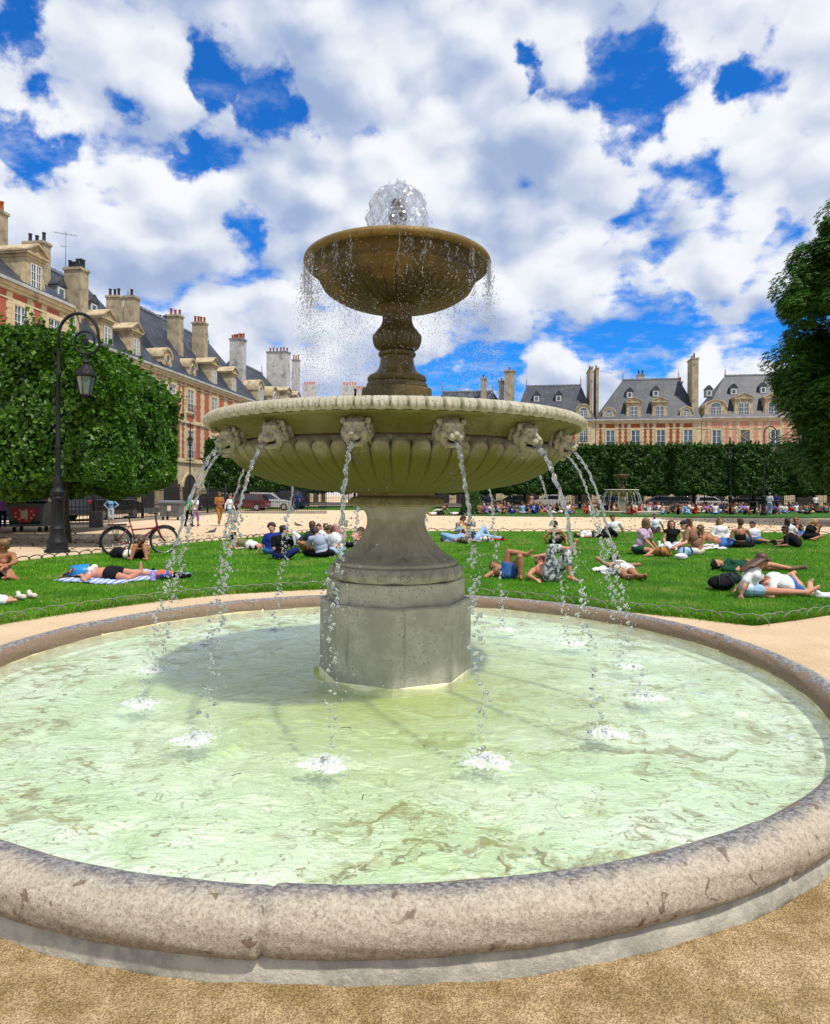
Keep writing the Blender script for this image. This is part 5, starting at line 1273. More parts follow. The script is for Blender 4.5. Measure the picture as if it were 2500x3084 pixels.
far(1545, 1793, 'town_house', 'far house with dark roof and finials partly behind the bowl rim', (1572, 1735), rh=7.2, brick=BR_F, wins=[1600, 1680, 1757], dorm=[(1757, 'round', 2.6, 2.7)], small=[(1617, 18.2), (1685, 18.2)], nx=4, nz=6,
    chim=[(1500, 1515, 2, 6, 14.5, 22.0, CH_T, 1, POT_R), (1518, 1549, 1.2, 5, 14.5, 23.6, CH_T, 3, POT_R), (1779, 1787, 1.2, 7, 14.5, 23.9, CH_T, 1, POT_R)])
far(1795, 2112, 'town_house', 'far brick house with two pedimented dormers, right of the bowl', (1862, 2030), rh=8.0, brick=BR_F, wins=[1838, 1914, 1990, 2072], dorm=[(1834, 'round', 2.2, 2.0), (1909, 'ped', 2.3, 2.6), (1987, 'ped', 2.3, 2.6), (2068, 'round', 2.2, 2.0)], small=[(1904, 18.6), (1985, 18.8)], nx=2, nz=3, top=(9.9, 2.9),
    chim=[(1800, 1808, 2.5, 6.5, 14.5, 24.0, CH_T, 1, POT_D), (2088, 2108, 1.0, 4.0, 14.5, 25.0, CH_T, 2, POT_D), (1938, 1962, 5.8, 7.0, 20, 23.2, CH_W, 2, POT_D)])
far(2114, 2480, 'town_house', 'far pink rendered house with timber braced windows beside the chestnut', (2170, 2400), rh=8.2, gz=14.6, brick=BR_P, wins=[2158, 2244, 2335, 2425], braced=(1,), dorm=[(2156, 'round', 3.6, 2.9), (2240, 'ped', 2.8, 2.8), (2330, 'ped', 2.8, 2.8)], small=[(2148, 18.7), (2225, 18.9), (2317, 19.1)], nx=2, nz=3, top=(9.6, 3.1),
    chim=[(2072, 2082, 6, 8, 15, 21.8, CH_W, 2, POT_R)])
far(2482, 2900, 'town_house', 'last house of the far row, hidden behind the chestnut', (2540, 2840), rh=7.0, brick=BR_F, wins=[2520, 2600, 2680, 2760, 2840], nx=2, nz=3)
# television aerial on the second left house and one on the far house
ae = MB(); ae.tube([(0, 0, 0), (0, 0, 4.6)], .035, 5); ae.tube([(-1.1, 0, 4.5), (1.1, 0, 4.15)], .025, 5)
for i in range(7): xx = -1.0 + i * .33; ae.tube([(xx, -.35, 4.5 - .16 * (xx + 1)), (xx, .35, 4.5 - .16 * (xx + 1))], .012, 4)
ae.tube([(-.5, 0, 3.2), (.1, 0, 3.1)], .03, 4)
p = pL(sL(374), -6.2); o = ae.build('television_aerial', ZINC); o.location = (p.x, p.y, 22.0); o.rotation_euler = (0, 0, 0); tag(o, 'thin television aerial standing on the roof between two chimneys', 'aerial')
ae = MB(); ae.tube([(0, 0, 0), (0, 0, 3.6)], .05, 5); ae.tube([(-.3, 0, 3.2), (3.0, 0, 2.6)], .04, 4); p = OF + Xdir * sF(1822) + Vector((0, 6, 0)); o = ae.build('television_aerial', ZINC); o.location = (p.x, p.y, 21.2); tag(o, 'television aerial between the two tall thin chimneys of the far row', 'aerial')
# paving of the streets round the garden
o = flat_poly('street', [(-37, 20), (-16.5, 131), (-18, 122), (80, 107), (80, 84), (-14, 92), (-19.5, 55), (-24, 20)], 0.02, mat('asphalt', (0.07, 0.07, 0.075), (0.05, 0.05, 0.055), 2, 0.9)); tag(o, 'grey street between the railing and the arcades', 'street', kind='structure')

# ================================================================ railing
def railing(A, B, h, label, bar=0.16, t=0.012, bulge=True):
    A, B = Vector(A), Vector(B); L = (B - A).length; a = math.atan2(B.y - A.y, B.x - A.x)
    root = empty('railing', A, a); tag(root, label, 'railing', 'black iron railings round the garden')
    b = MB(); n = int(L / bar)
    for i in range(n + 1):
        x = i * L / n
        b.box((x - t, -t, 0.05), (x + t, t, h)); b.add([(x - t * 1.8, -t, h), (x + t * 1.8, -t, h), (x + t * 1.8, t, h), (x - t * 1.8, t, h), (x, 0, h + .14)], [(0, 1, 4), (1, 2, 4), (2, 3, 4), (3, 0, 4)])
    b.build('bars', IRON, root, smooth=False)
    r_ = MB()
    for z in (0.16, h * .45, h - .16): r_.box((0, -t * 1.3, z), (L, t * 1.3, z + .045))
    r_.build('rails', IRON, root, smooth=False)
    c = MB(); c.box((0, -.12, -.02), (L, .12, .12)); c.build('kerb', mat('kerb_grey', (0.30, 0.28, 0.24), (0.22, 0.2, 0.18), 2, .9), root, smooth=False)
    k = 0.0
    while k <= L:
        p_ = MB(); p_.box((k - .05, -.05, 0), (k + .05, .05, h + .12)); p_.ell((k, 0, h + .2), (.07, .07, .09), None, 8, 5); p_.build('post', IRON, root); k += 5.0
railing((-30, 27.6, 0), (-18.2, 28.6, 0), 1.85, 'black railing behind the grey bin at the left border')
railing((-18.2, 28.6, 0), (-15.2, 31.2, 0), 1.8, 'short black railing behind the trunk of the left linden')
railing((-15.2, 31.2, 0), (-14.4, 50.0, 0), 1.8, 'black railing running away beside the parked cars')
railing((-14.4, 50.0, 0), (-6.8, 50.6, 0), 1.9, 'black railing in front of the red car and the silver car')
railing((-13.0, 79.0, 0), (14.0, 79.6, 0), 2.3, 'far black railing behind the fountain foot', .2, .016)
railing((14.0, 79.6, 0), (56.0, 73.5, 0), 2.3, 'far black railing under the clipped hedge on the right', .2, .016)

# ================================================================ lamp posts
def lamp(loc, H_, rz, label, s=1.0, left=False):
    root = empty('street_lamp', loc, rz, s); tag(root, label, 'street lamp', 'black crook street lamps')
    b = MB(); b.lathe([(.30, 0), (.30, .04), (.255, .07), (.235, .20), (.245, .26), (.20, .34), (.165, .48), (.17, .55), (.19, .60), (.165, .64), (.15, .68), (.15, 1.30), (.17, 1.33), (.17, 1.37), (.15, 1.40), (.185, 1.47), (.185, 1.52), (.13, 1.58), (.10, 1.68), (.115, 1.74), (.085, 1.82), (.07, 1.95)], 16)
    b.build('base', IRON, root, ang=35)
    top = H_ - .95; p = MB(); p.lathe([(.068, 1.9), (.060, 2.6), (.075, 2.62), (.075, 2.7), (.055, 2.74), (.048, top - .7), (.062, top - .68), (.062, top - .6), (.042, top - .56), (.040, top)], 12); p.build('post', IRON, root, ang=35)
    # crook: rises, bends over and curls inwards
    cx = .50; pts = [(0, 0, top - .1)]
    for i in range(19): a = PI - PI * i / 18; pts.append((cx + .50 * math.cos(a), 0, top + .32 + .56 * math.sin(a)))
    cc = (.69, 0, top + .20)
    for i in range(1, 44):
        a = 0 - i / 44 * 2 * PI * 1.72; rr = .31 * (1 - i / 44) ** .75 + .05; x0 = cc[0]; z0 = cc[2]
        if i < 8: x0 = cc[0]
        pts.append((x0 + rr * math.cos(a) + (1 - i / 8 if i < 8 else 0) * 0.0, 0, z0 - .02 + rr * math.sin(a) * 1.0))
    c = MB(); c.tube(pts, [.040] * 20 + [max(.018, .036 - .0005 * i) for i in range(len(pts) - 20)], 8); c.ell((cc[0], 0, cc[2] - .02), (.07, .04, .12), None, 8, 6); c.build('crook', IRON, root)
    lz = cc[2] - .40; l = MB(); l.lathe([(.0, .0), (.03, -.02), (.03, -.12), (.06, -.14), (.09, -.2), (.06, -.24), (.10, -.30), (.17, -.38), (.23, -.46), (.25, -.50), (.25, -.55), (.23, -.57), (.20, -.56)], 12, (cc[0], 0, lz + .05))
    for k in range(6): a = 2 * PI * k / 6; l.ell((cc[0] + .21 * math.cos(a), .21 * math.sin(a), lz - .40), (.028, .028, .05), None, 6, 4)
    la = l.build('lantern', IRON, root, ang=35)
    g_ = MB(); g_.lathe([(.215, -.57 + .05), (.13, -1.02 + .05), (.0, -1.03 + .05)], 6, (cc[0], 0, lz)); g_.build('lantern_glass', mat('lantern_glass', (0.10, 0.15, 0.14), (0.16, 0.21, 0.19), 3, 0.1, spec=.8), la, smooth=False)
    f = MB()
    for k in range(6): a = 2 * PI * k / 6; f.tube([(cc[0] + .222 * math.sin(a), -.222 * math.cos(a), lz - .51), (cc[0] + .137 * math.sin(a), -.137 * math.cos(a), lz - .98)], .012, 4)
    f.lathe([(.14, 0), (.15, .03), (.12, .05), (.03, -.06), (.0, -.09)], 12, (cc[0], 0, lz - 1.0)); f.build('lantern_frame', IRON, la)
    return root
b0 = gnd(173, 1663); lamp(b0, 6.08, 0.0, 'black lamp post with curled crook in front of the left linden')
b0 = gnd(2300, 1554); lamp(b0, 7.1, 0.05, 'black lamp post with curled crook beside the standing man on the right', 1.0)
b0 = at(2200, 1530, 62.0); lamp((b0.x, 62.0, 0), 7.2, 1.25, 'distant lamp post with lantern seen edge on, left of the right lamp', 1.0)
b0 = at(572, 1500, 54.0); lamp((b0.x, 54.0, 0), 7.6, 1.9, 'slim lamp post before the arcade, left of the bowl', 1.0)

# second, distant fountain
f2 = empty('fountain', (0, 0, 0)); p = at(1872, 1500, 57.0); f2.location = (p.x, 57.0, 0); tag(f2, 'distant second stone fountain among the crowd on the right', 'fountain', 'tiered stone fountains')
build_fountain(f2, False)
p2 = empty('pool_basin', (p.x, 57.0, 0)); tag(p2, 'distant pool basin round the second fountain', 'basin', 'round pool basins'); kerb_ring(p2, 96, False)
mb = MB(); mb.lathe([(RC - .1, 0), (.5, 0)], 64); o = mb.build('water', WATER); o.location = (p.x, 57.0, .13); tag(o, 'water in the distant pool', 'water', kind='structure')
b = MB()
for k in range(14):
    a = 2 * PI * k / 14; b.tube([((1.33 + .5 * t) * math.sin(a), -(1.33 + .5 * t) * math.cos(a), 1.82 - 1.7 * t * t) for t in [i / 8 for i in range(9)]], [.018 + .004 * math.sin(i) for i in range(9)], 5)
o = b.build('distant_jets', FOAM); o.location = (p.x, 57.0, 0); tag(o, 'thin white jets falling from the distant second fountain', 'water jets', kind='stuff')
# ================================================================ people
def cloth(name, c, c2=None, sc=6, **k): return mat('cloth_' + name, c, c2 or tuple(v * .82 for v in c), sc, 0.85, spec=0.15, bump=0.5, bscale=9, **k)
SK = {'pale': mat('skin_pale', (0.56, 0.29, 0.19), (0.50, 0.25, 0.16), 6, 0.5), 'tan': mat('skin_tan', (0.36, 0.16, 0.08), (0.30, 0.13, 0.065), 6, 0.5),
      'pink': mat('skin_pink', (0.50, 0.235, 0.15), (0.45, 0.20, 0.125), 6, 0.5), 'brown': mat('skin_brown', (0.22, 0.10, 0.055), (0.18, 0.08, 0.045), 6, 0.5)}
HR = {'dark': mat('hair_dark', (0.012, 0.008, 0.006), (0.025, 0.016, 0.01), 40, 0.5), 'brown': mat('hair_brown', (0.05, 0.025, 0.012), (0.09, 0.045, 0.02), 40, 0.5), 'red': mat('hair_red', (0.16, 0.055, 0.02), (0.22, 0.08, 0.03), 40, 0.5),
      'blond': mat('hair_blond', (0.28, 0.16, 0.06), (0.38, 0.24, 0.10), 40, 0.5), 'grey': mat('hair_grey', (0.10, 0.10, 0.10), (0.16, 0.16, 0.16), 40, 0.5), 'lbrown': mat('hair_light_brown', (0.13, 0.07, 0.03), (0.20, 0.12, 0.06), 40, 0.5)}
CL = {'white': cloth('white', (0.72, 0.73, 0.76)), 'black': cloth('black', (0.008, 0.008, 0.010)), 'blue': cloth('blue', (0.012, 0.035, 0.22)), 'navy': cloth('navy', (0.010, 0.022, 0.10)), 'grey': cloth('grey', (0.38, 0.43, 0.58)),
      'dgrey': cloth('dark_grey', (0.025, 0.035, 0.042)), 'olive': cloth('olive', (0.16, 0.17, 0.075)), 'denim': cloth('denim', (0.055, 0.16, 0.42), (0.03, 0.09, 0.28)), 'ldenim': cloth('light_denim', (0.30, 0.46, 0.62), (0.22, 0.36, 0.52)),
      'brown': cloth('brown', (0.23, 0.12, 0.075)), 'tan': cloth('tan', (0.32, 0.15, 0.04)), 'purple': cloth('purple', (0.35, 0.15, 0.45)), 'teal': cloth('teal', (0.03, 0.25, 0.30)), 'red': cloth('red', (0.48, 0.012, 0.015)), 'green': cloth('green', (0.01, 0.06, 0.035)),
      'bgreen': cloth('bright_green', (0.03, 0.35, 0.10)), 'cream': cloth('cream', (0.66, 0.60, 0.50)), 'pink': cloth('pink', (0.55, 0.22, 0.24)), 'lblue': cloth('light_blue', (0.22, 0.38, 0.62)), 'yellow': cloth('straw', (0.55, 0.40, 0.16)),
      'camo': mat('cloth_camouflage', (0.52, 0.54, 0.56), (0.06, 0.075, 0.09), 11, 0.9, lo=0.46, hi=0.53, detail=2, c3=(0.22, 0.25, 0.26), s3=9), 'floral': mat('cloth_floral', (0.46, 0.34, 0.46), (0.16, 0.06, 0.14), 42, 0.9, lo=0.60, hi=0.66, detail=1),
      'stripe': cloth('stripe', (0.50, 0.55, 0.62)), 'turq': cloth('turquoise', (0.03, 0.42, 0.50))}
EYE = mat('dark_eye', (0.02, 0.012, 0.01), None, rough=0.3); LIP = mat('lips', (0.36, 0.09, 0.07), None, rough=0.5); SHOEW = cloth('white_shoe', (0.75, 0.76, 0.78)); SHOEB = cloth('black_shoe', (0.012, 0.012, 0.014)); SHOET = cloth('tan_shoe', (0.16, 0.10, 0.06)); GLS = mat('sunglasses', (0.01, 0.01, 0.012), None, rough=0.15)
def V3(p): return Vector(p)
def frame_q(side, fwd, up):
    m = Matrix((side, fwd, up)).transposed(); return m.to_quaternion()
def build_person(root, J, skin='pale', hair='dark', style='short', top='white', tk='tee', bot='navy', bk='shorts', shoe=None, s=1.0, vox=0.011, face=True, fem=False, glasses=False, bag=None, hat=None, fat=1.0, hairdir=None, fingers=True, look=None, fwd=None, waist=True):
    """J: joints in the root's frame: pel nk hd sa sb ea ha eb hb ka aa kb ab (side a, side b), metres"""
    J = {k: V3(v) for k, v in J.items()}
    spine = (J['nk'] - J['pel']); sl = spine.length; up = spine.normalized(); side = (J['sa'] - J['sb']); side = (side - up * side.dot(up)).normalized()
    f = side.cross(up); fw = V3(fwd) if fwd is not None else f
    if f.dot(fw) < 0: f = -f
    q = frame_q(side, up.cross(side), up)
    w = fat * s; skm = SK[skin]; b = MB(); up_h = (J['hd'] - J['nk']).normalized()
    hs = side * 0.092 * s; ja, jb = J['pel'] + hs, J['pel'] - hs
    def torso(B, k=0.0):
        B.ell(J['pel'] + up * .02 * s, ((.162 + .012 * fem) * w + k, .108 * w + k, .10 * s + k), q, 16, 10)
        B.ell(J['pel'].lerp(J['nk'], .36), ((.132 if fem else .145) * w + k, .098 * w + k, .14 * s + k), q, 16, 10)
        B.ell(J['pel'].lerp(J['nk'], .70), (.150 * w + k, .112 * w + k, .155 * s + k), q, 16, 10)
        for S_ in (J['sa'], J['sb']): B.capsule(J['nk'] - up * .035 * s, S_ - up * .01, .060 * s + k, .055 * s + k)
        if fem:
            for e in (-1, 1): B.ell(J['pel'].lerp(J['nk'], .70) + side * e * .07 * s + f * .085 * s, (.058 * s + k, .05 * s + k, .055 * s + k), q, 10, 7)
    torso(b)
    b.capsule(J['nk'] - up * .02, J['hd'] - up_h * .04 * s, .054 * s, .050 * s)
    # head frame
    lk = V3(look).normalized() if look is not None else f; hu = up_h; lk = (lk - hu * lk.dot(hu) * 0.0)
    hsd = lk.cross(hu)
    if hsd.length < .2: hsd = side
    hsd.normalize(); hu2 = hsd.cross(lk).normalized(); hq = frame_q(hsd, lk, hu2); H = J['hd']
    def hp(x, y, z): return H + (hsd * x + lk * y + hu2 * z) * s
    def head(B):
        B.ell(hp(0, -.008, .018), (.074 * s, .092 * s, .092 * s), hq, 16, 12)
        B.ell(hp(0, .022, -.045), (.056 * s, .062 * s, .062 * s), hq, 12, 9)
        B.capsule(hp(0, .078, .010), hp(0, .100, -.022), .010 * s, .013 * s, 8); B.ell(hp(0, .064, -.085), (.022 * s, .018 * s, .018 * s), hq, 8, 6)
        for e in (-1, 1): B.ell(hp(e * .074, -.008, -.005), (.010 * s, .018 * s, .028 * s), hq, 8, 6)
    head(b)
    arms = (('sa', 'ea', 'ha'), ('sb', 'eb', 'hb')); legs = ((ja, 'ka', 'aa'), (jb, 'kb', 'ab'))
    for (S_, E_, Hh) in arms:
        d = (J[Hh] - J[E_]).normalized(); wr = J[Hh] - d * .07 * s
        b.capsule(J[S_], J[E_], .047 * w, .036 * w); b.capsule(J[E_], wr, .038 * w, .024 * s); b.capsule(J[E_].lerp(wr, .2), J[E_].lerp(wr, .4), .040 * w, .036 * w)
        pn = d.cross(V3((0, 0, 1)));
        if pn.length < .2: pn = d.cross(V3((1, 0, 0)))
        pn.normalize(); nn = pn.cross(d).normalized()
        if fingers:
            b.ell(wr + d * .045 * s, (.040 * s, .046 * s, .017 * s), frame_q(pn, d, nn), 10, 7)
            for i, (o_, L) in enumerate(((-.028, .064), (-.010, .075), (.010, .070), (.027, .055))):
                p0 = wr + d * .075 * s + pn * o_ * s; p1 = p0 + d * L * .55 * s - nn * .008 * s; b.capsule(p0, p1, .0095 * s, .009 * s, 6, k=2); b.capsule(p1, p1 + (d * L * .45 - nn * L * .35) * s, .009 * s, .0075 * s, 6, k=2)
            p0 = wr + d * .025 * s - pn * .032 * s; p1 = p0 + (d * .030 - pn * .030) * s; b.capsule(p0, p1, .012 * s, .010 * s, 6, k=2); b.capsule(p1, p1 + (d * .028 - pn * .006) * s, .010 * s, .008 * s, 6, k=2)
        else: b.capsule(wr, wr + d * .12 * s, .03 * s, .022 * s, 6)
    feet = []
    for n_, (h, K, A) in zip('ab', legs):
        b.capsule(h, J[K], .083 * w, .055 * w); b.capsule(h.lerp(J[K], .1), h.lerp(J[K], .45), .086 * w, .076 * w)
        b.capsule(J[K], J[A], .054 * w, .036 * s); b.capsule(J[K].lerp(J[A], .18), J[K].lerp(J[A], .45), .056 * w, .048 * w)
        t = J.get('t' + n_)
        if t is None:
            d = (J[A] - J[K]).normalized(); hd_ = V3((f.x, f.y, 0)); hd_ = hd_.normalized() if hd_.length > .1 else V3((0, -1, 0))
            t = J[A] + (hd_ - d * hd_.dot(d)).normalized() * .15 * s if abs(hd_.dot(d)) < .95 else J[A] + V3((0, 0, .15 * s))
        heel = J[A] - (t - J[A]).normalized() * .045 * s + (J[A] - J[K]).normalized() * .025 * s
        feet.append((heel, t, J[A])); b.capsule(heel, t, .034 * s, .026 * s); b.capsule(J[A], t, .034 * s, .022 * s)
    body = b.build('body', skm, root, remesh=vox, relax=2)
    rel = lambda B, name, m, v=None: B.build(name, m, root, remesh=(v or vox), relax=2)
    # clothing grown over the same limbs
    if tk != 'none':
        c = MB(); k = .014 * s
        if tk in ('tee', 'long', 'sleeveless', 'dress'):
            torso(c, k)
            if tk == 'dress':
                for (h, K, A) in legs: c.capsule(h, h.lerp(J[K], .8), .098 * w, .095 * w)
            for (S_, E_, Hh) in arms:
                if tk == 'tee' : c.capsule(J[S_], J[S_].lerp(J[E_], .62), .064 * w, .064 * w)
                if tk == 'long': c.capsule(J[S_], J[E_], .064 * w, .054 * w); c.capsule(J[E_], J[E_].lerp(J[Hh], .66), .054 * w, .042 * w)
        elif tk == 'tank':
            c.ell(J['pel'] + up * .02, (.162 * w + k, .11 * w + k, .10 * s), q, 16, 10); c.ell(J['pel'].lerp(J['nk'], .36), (.145 * w + k, .098 * w + k, .14 * s), q, 16, 10); c.ell(J['pel'].lerp(J['nk'], .64), (.150 * w + k, .112 * w + k, .13 * s), q, 16, 10)
            for e in (-1, 1): c.capsule(J['pel'].lerp(J['nk'], .72) + side * e * .085 * s + f * .06 * s, J['nk'] + side * e * .07 * s + up * .025, .026 * s, .022 * s); c.capsule(J['pel'].lerp(J['nk'], .75) + side * e * .085 * s - f * .085 * s, J['nk'] + side * e * .07 * s + up * .025, .022 * s, .022 * s)
        elif tk == 'strap':
            c.ell(J['pel'].lerp(J['nk'], .50), (.146 * w + k, .104 * w + k, .17 * s), q, 16, 10)
            for e in (-1, 1): c.capsule(J['pel'].lerp(J['nk'], .68) + side * e * .075 * s - f * .10 * s, J['nk'] + side * e * .075 * s + up * .03 - f * .02, .011 * s, .011 * s)
        elif tk == 'bra':
            c.ell(J['pel'].lerp(J['nk'], .70), (.152 * w + k, .114 * w + k, .050 * s), q, 16, 8)
            for e in (-1, 1): c.ell(J['pel'].lerp(J['nk'], .70) + side * e * .07 * s + f * .088 * s, (.064 * s, .055 * s, .06 * s), q, 10, 7)
        rel(c, {'tee': 't_shirt', 'long': 'shirt', 'sleeveless': 'top', 'dress': 'dress', 'tank': 'tank_top', 'strap': 'camisole', 'bra': 'bikini_top'}[tk], CL[top])
    if bk != 'none':
        c = MB(); k = .014 * s; c.ell(J['pel'] + up * .0, ((.166 + .012 * fem) * w + k, .112 * w + k, .105 * s + (k if bk != 'brief' else -.02)), q, 16, 10)
        fr_ = {'shorts': .72, 'short': .38, 'jeans': 1.0, 'capri': 1.0, 'brief': 0.06, 'skirt': .5}[bk]
        for (h, K, A) in legs:
            c.capsule(h, h.lerp(J[K], fr_), .100 * w, (.100 - .025 * fr_) * w + (.02 if bk == 'shorts' else 0))
            if bk in ('jeans', 'capri'): c.capsule(J[K], J[K].lerp(J[A], .92 if bk == 'jeans' else .35), .072 * w, (.055 if bk == 'jeans' else .074) * w)
        rel(c, {'shorts': 'shorts', 'short': 'shorts', 'jeans': 'trousers', 'capri': 'long_shorts', 'brief': 'swim_bottom', 'skirt': 'skirt'}[bk], CL[bot])
    if shoe is not None:
        for (heel, t, A) in feet:
            c = MB(); c.capsule(heel, t, .045 * s, .036 * s); c.capsule(A.lerp(t, .1), t, .040 * s, .030 * s); c.build('shoe', shoe, root, remesh=vox, relax=1)
    # hair
    c = MB(); hm = HR[hair]; rr = random.Random(int(abs(H.x * 1000)) % 997 + len(style))
    c.ell(hp(0, -.022, .040), (.084 * s, .096 * s, .082 * s), hq, 14, 10); c.ell(hp(0, -.045, .0), (.080 * s, .070 * s, .085 * s), hq, 12, 9)
    c.capsule(hp(-.05, .058, .078), hp(.05, .058, .078), .022 * s, .022 * s, 8)
    hd_ = V3(hairdir).normalized() if hairdir is not None else V3((0, 0, -1))
    if style == 'curly':
        for i in range(34):
            a = rr.uniform(0, 2 * PI); e = rr.uniform(-.1, 1.3); c.ell(hp(.090 * math.cos(a) * math.cos(e), -.025 + .095 * math.sin(a) * math.cos(e) * (1 if math.sin(a) < 0 else .7), .03 + .095 * math.sin(e)), (.030 * s,) * 3, None, 8, 6)
    elif style == 'short':
        for i in range(16):
            a = rr.uniform(0, 2 * PI); e = rr.uniform(.2, 1.4); c.ell(hp(.078 * math.cos(a) * math.cos(e), -.02 + .09 * math.sin(a) * math.cos(e), .045 + .078 * math.sin(e)), (.022 * s, .022 * s, .018 * s), None, 8, 6)
    elif style == 'long':
        for i in range(13):
            x = -.075 + .15 * i / 12; p0 = hp(x, -.06 + .025 * abs(x) / .075, .0); L = rr.uniform(.24, .36) * s; c.capsule(p0, p0 + hd_ * L * .6 - lk * .01, .034 * s, .030 * s, 8); c.capsule(p0 + hd_ * L * .6 - lk * .01, p0 + hd_ * L, .030 * s, .014 * s, 8)
        for e in (-1, 1): p0 = hp(e * .078, -.005, .03); c.capsule(p0, p0 + hd_ * .20 * s, .026 * s, .020 * s, 8)
    elif style == 'bob':
        for i in range(11): x = -.08 + .16 * i / 10; p0 = hp(x, -.055 + .04 * abs(x) / .08, .0); c.capsule(p0, p0 + hd_ * .13 * s, .036 * s, .028 * s, 8)
        for e in (-1, 1): p0 = hp(e * .080, .0, .03); c.capsule(p0, p0 + hd_ * .13 * s, .028 * s, .024 * s, 8)
    elif style == 'bun': c.ell(hp(0, -.09, .095), (.042 * s,) * 3, None, 10, 8)
    elif style == 'pony':
        p0 = hp(0, -.105, .03); p1 = p0 - lk * .06 * s + hd_ * .10 * s; c.capsule(p0, p1, .028 * s, .030 * s, 8); c.capsule(p1, p1 + hd_ * .26 * s - lk * .02, .030 * s, .010 * s, 8)
    if style != 'bald': rel(c, 'hair', hm)
    if face:
        for e in (-1, 1): o_ = MB(); o_.ell(hp(e * .030, .078, .008), (.0125 * s, .008 * s, .007 * s), hq, 8, 5); o_.build('eye', EYE, root)
        o_ = MB(); o_.ell(hp(0, .080, -.050), (.024 * s, .009 * s, .0075 * s), hq, 8, 5); o_.build('mouth', LIP, root)
        if glasses:
            o_ = MB()
            for e in (-1, 1): o_.ell(hp(e * .032, .086, .010), (.026 * s, .008 * s, .019 * s), hq, 10, 6); o_.capsule(hp(e * .055, .082, .015), hp(e * .078, .0, .012), .004 * s, .004 * s, 6)
            o_.capsule(hp(-.02, .09, .014), hp(.02, .09, .014), .005 * s, .005 * s, 6); o_.build('sunglasses', GLS, root)
    if hat == 'cap':
        c = MB(); c.ell(hp(0, -.012, .062), (.092 * s, .106 * s, .070 * s), hq, 16, 10); c.ell(hp(0, .125, .040), (.062 * s, .070 * s, .010 * s), hq, 12, 6); c.build('cap', CL['dgrey'], root, remesh=.008, relax=1)
    if hat == 'straw':
        c = MB(); c.ell(hp(0, -.01, .07), (.10 * s, .11 * s, .075 * s), hq, 16, 10); c.ell(hp(0, -.01, .045), (.20 * s, .20 * s, .010 * s), hq, 16, 6); c.build('hat', CL['yellow'], root, remesh=.010, relax=1)
    return body
def near(label, gy, pts, look=(0, -1, 0), fwd=(0, -1, 0), group=None, **k):
    """pts: joint -> (px, py, metres nearer(-) / farther(+) than the ground contact line)"""
    gx = pts['pel'][0]; Y0 = gnd(gx, gy).y; base = gnd(gx, gy); J = {}
    for n_, p in pts.items():
        w = at(p[0], p[1], Y0 + (p[2] if len(p) > 2 else 0)); mn = {'pel': .12, 'hd': .10, 'nk': .10}.get(n_, .055); w.z = max(w.z, mn + .02); J[n_] = w - base
    # keep bones at human length: slide the far joint along its own line
    s = k.get('s', 1.0)
    def lim(a, b_, lo, hi):
        d = J[b_] - J[a]; L = d.length
        if L > hi * s or L < lo * s:
            t = max(lo * s, min(hi * s, L)); v = J[a] + d.normalized() * t
            if v.z < .04: v.z = .04
            J[b_] = v
    pa = side_ = None
    d = J['sa'] - J['sb']; m_ = (J['sa'] + J['sb']) / 2
    if d.length > .40 * s or d.length < .30 * s: d = d.normalized() * (.35 * s); J['sa'], J['sb'] = m_ + d / 2, m_ - d / 2
    for a, b_ in (('sa', 'ea'), ('sb', 'eb')): lim(a, b_, .24, .31)
    for a, b_ in (('ea', 'ha'), ('eb', 'hb')): lim(a, b_, .24, .34)
    for a, b_ in (('pel', 'ka'), ('pel', 'kb')): lim(a, b_, .36, .47)
    for a, b_ in (('ka', 'aa'), ('kb', 'ab')): lim(a, b_, .33, .43)
    lim('nk', 'hd', .13, .19)
    root = empty('person', base); tag(root, label, 'person', group); build_person(root, J, look=look, fwd=fwd, s=k.pop('s', 1.0), **k); return root
GP = 'people resting on the near lawn'
near('person with curly dark hair in a royal blue t-shirt leaning back on one arm', 1674, dict(pel=(814, 1664), nk=(822, 1609), hd=(818, 1590), sa=(802, 1614), sb=(840, 1610, .05), ea=(791, 1643), ha=(771, 1674), eb=(850, 1636, -.1), hb=(858, 1655, -.2), ka=(830, 1650, .45), aa=(845, 1668, .7), kb=(850, 1655, .4), ab=(860, 1668, .6)), look=(-.1, -1, 0), group=GP, top='blue', bot='denim', bk='jeans', style='curly', vox=.010)
near('person in a black t-shirt and navy trousers sitting with back turned, face in profile', 1690, dict(pel=(844, 1677), nk=(850, 1615), hd=(857, 1598), sa=(830, 1621), sb=(869, 1621), ea=(826, 1648, -.05), ha=(840, 1662, .3), eb=(880, 1643, .1), hb=(884, 1655, .3), ka=(830, 1662, .45), aa=(860, 1678, .5), kb=(893, 1657, .1), ab=(868, 1681, .25)), look=(1, .15, 0), fwd=(.3, 1, 0), group=GP, top='black', bot='navy', bk='jeans', style='short', vox=.010)
near('person in a dark grey t-shirt sitting behind the light grey t-shirt', 1668, dict(pel=(926, 1656), nk=(939, 1604), hd=(940, 1584), sa=(916, 1615), sb=(962, 1612), ea=(904, 1628, -.1), ha=(926, 1633, -.25), eb=(968, 1630), hb=(955, 1645, -.2), ka=(912, 1638, -.3), aa=(914, 1664, -.2), kb=(940, 1640, -.35), ab=(940, 1664, -.3)), look=(-.2, 1, 0), fwd=(0, -1, 0), group=GP, top='dgrey', bot='tan', skin='tan', hair='brown', face=False)
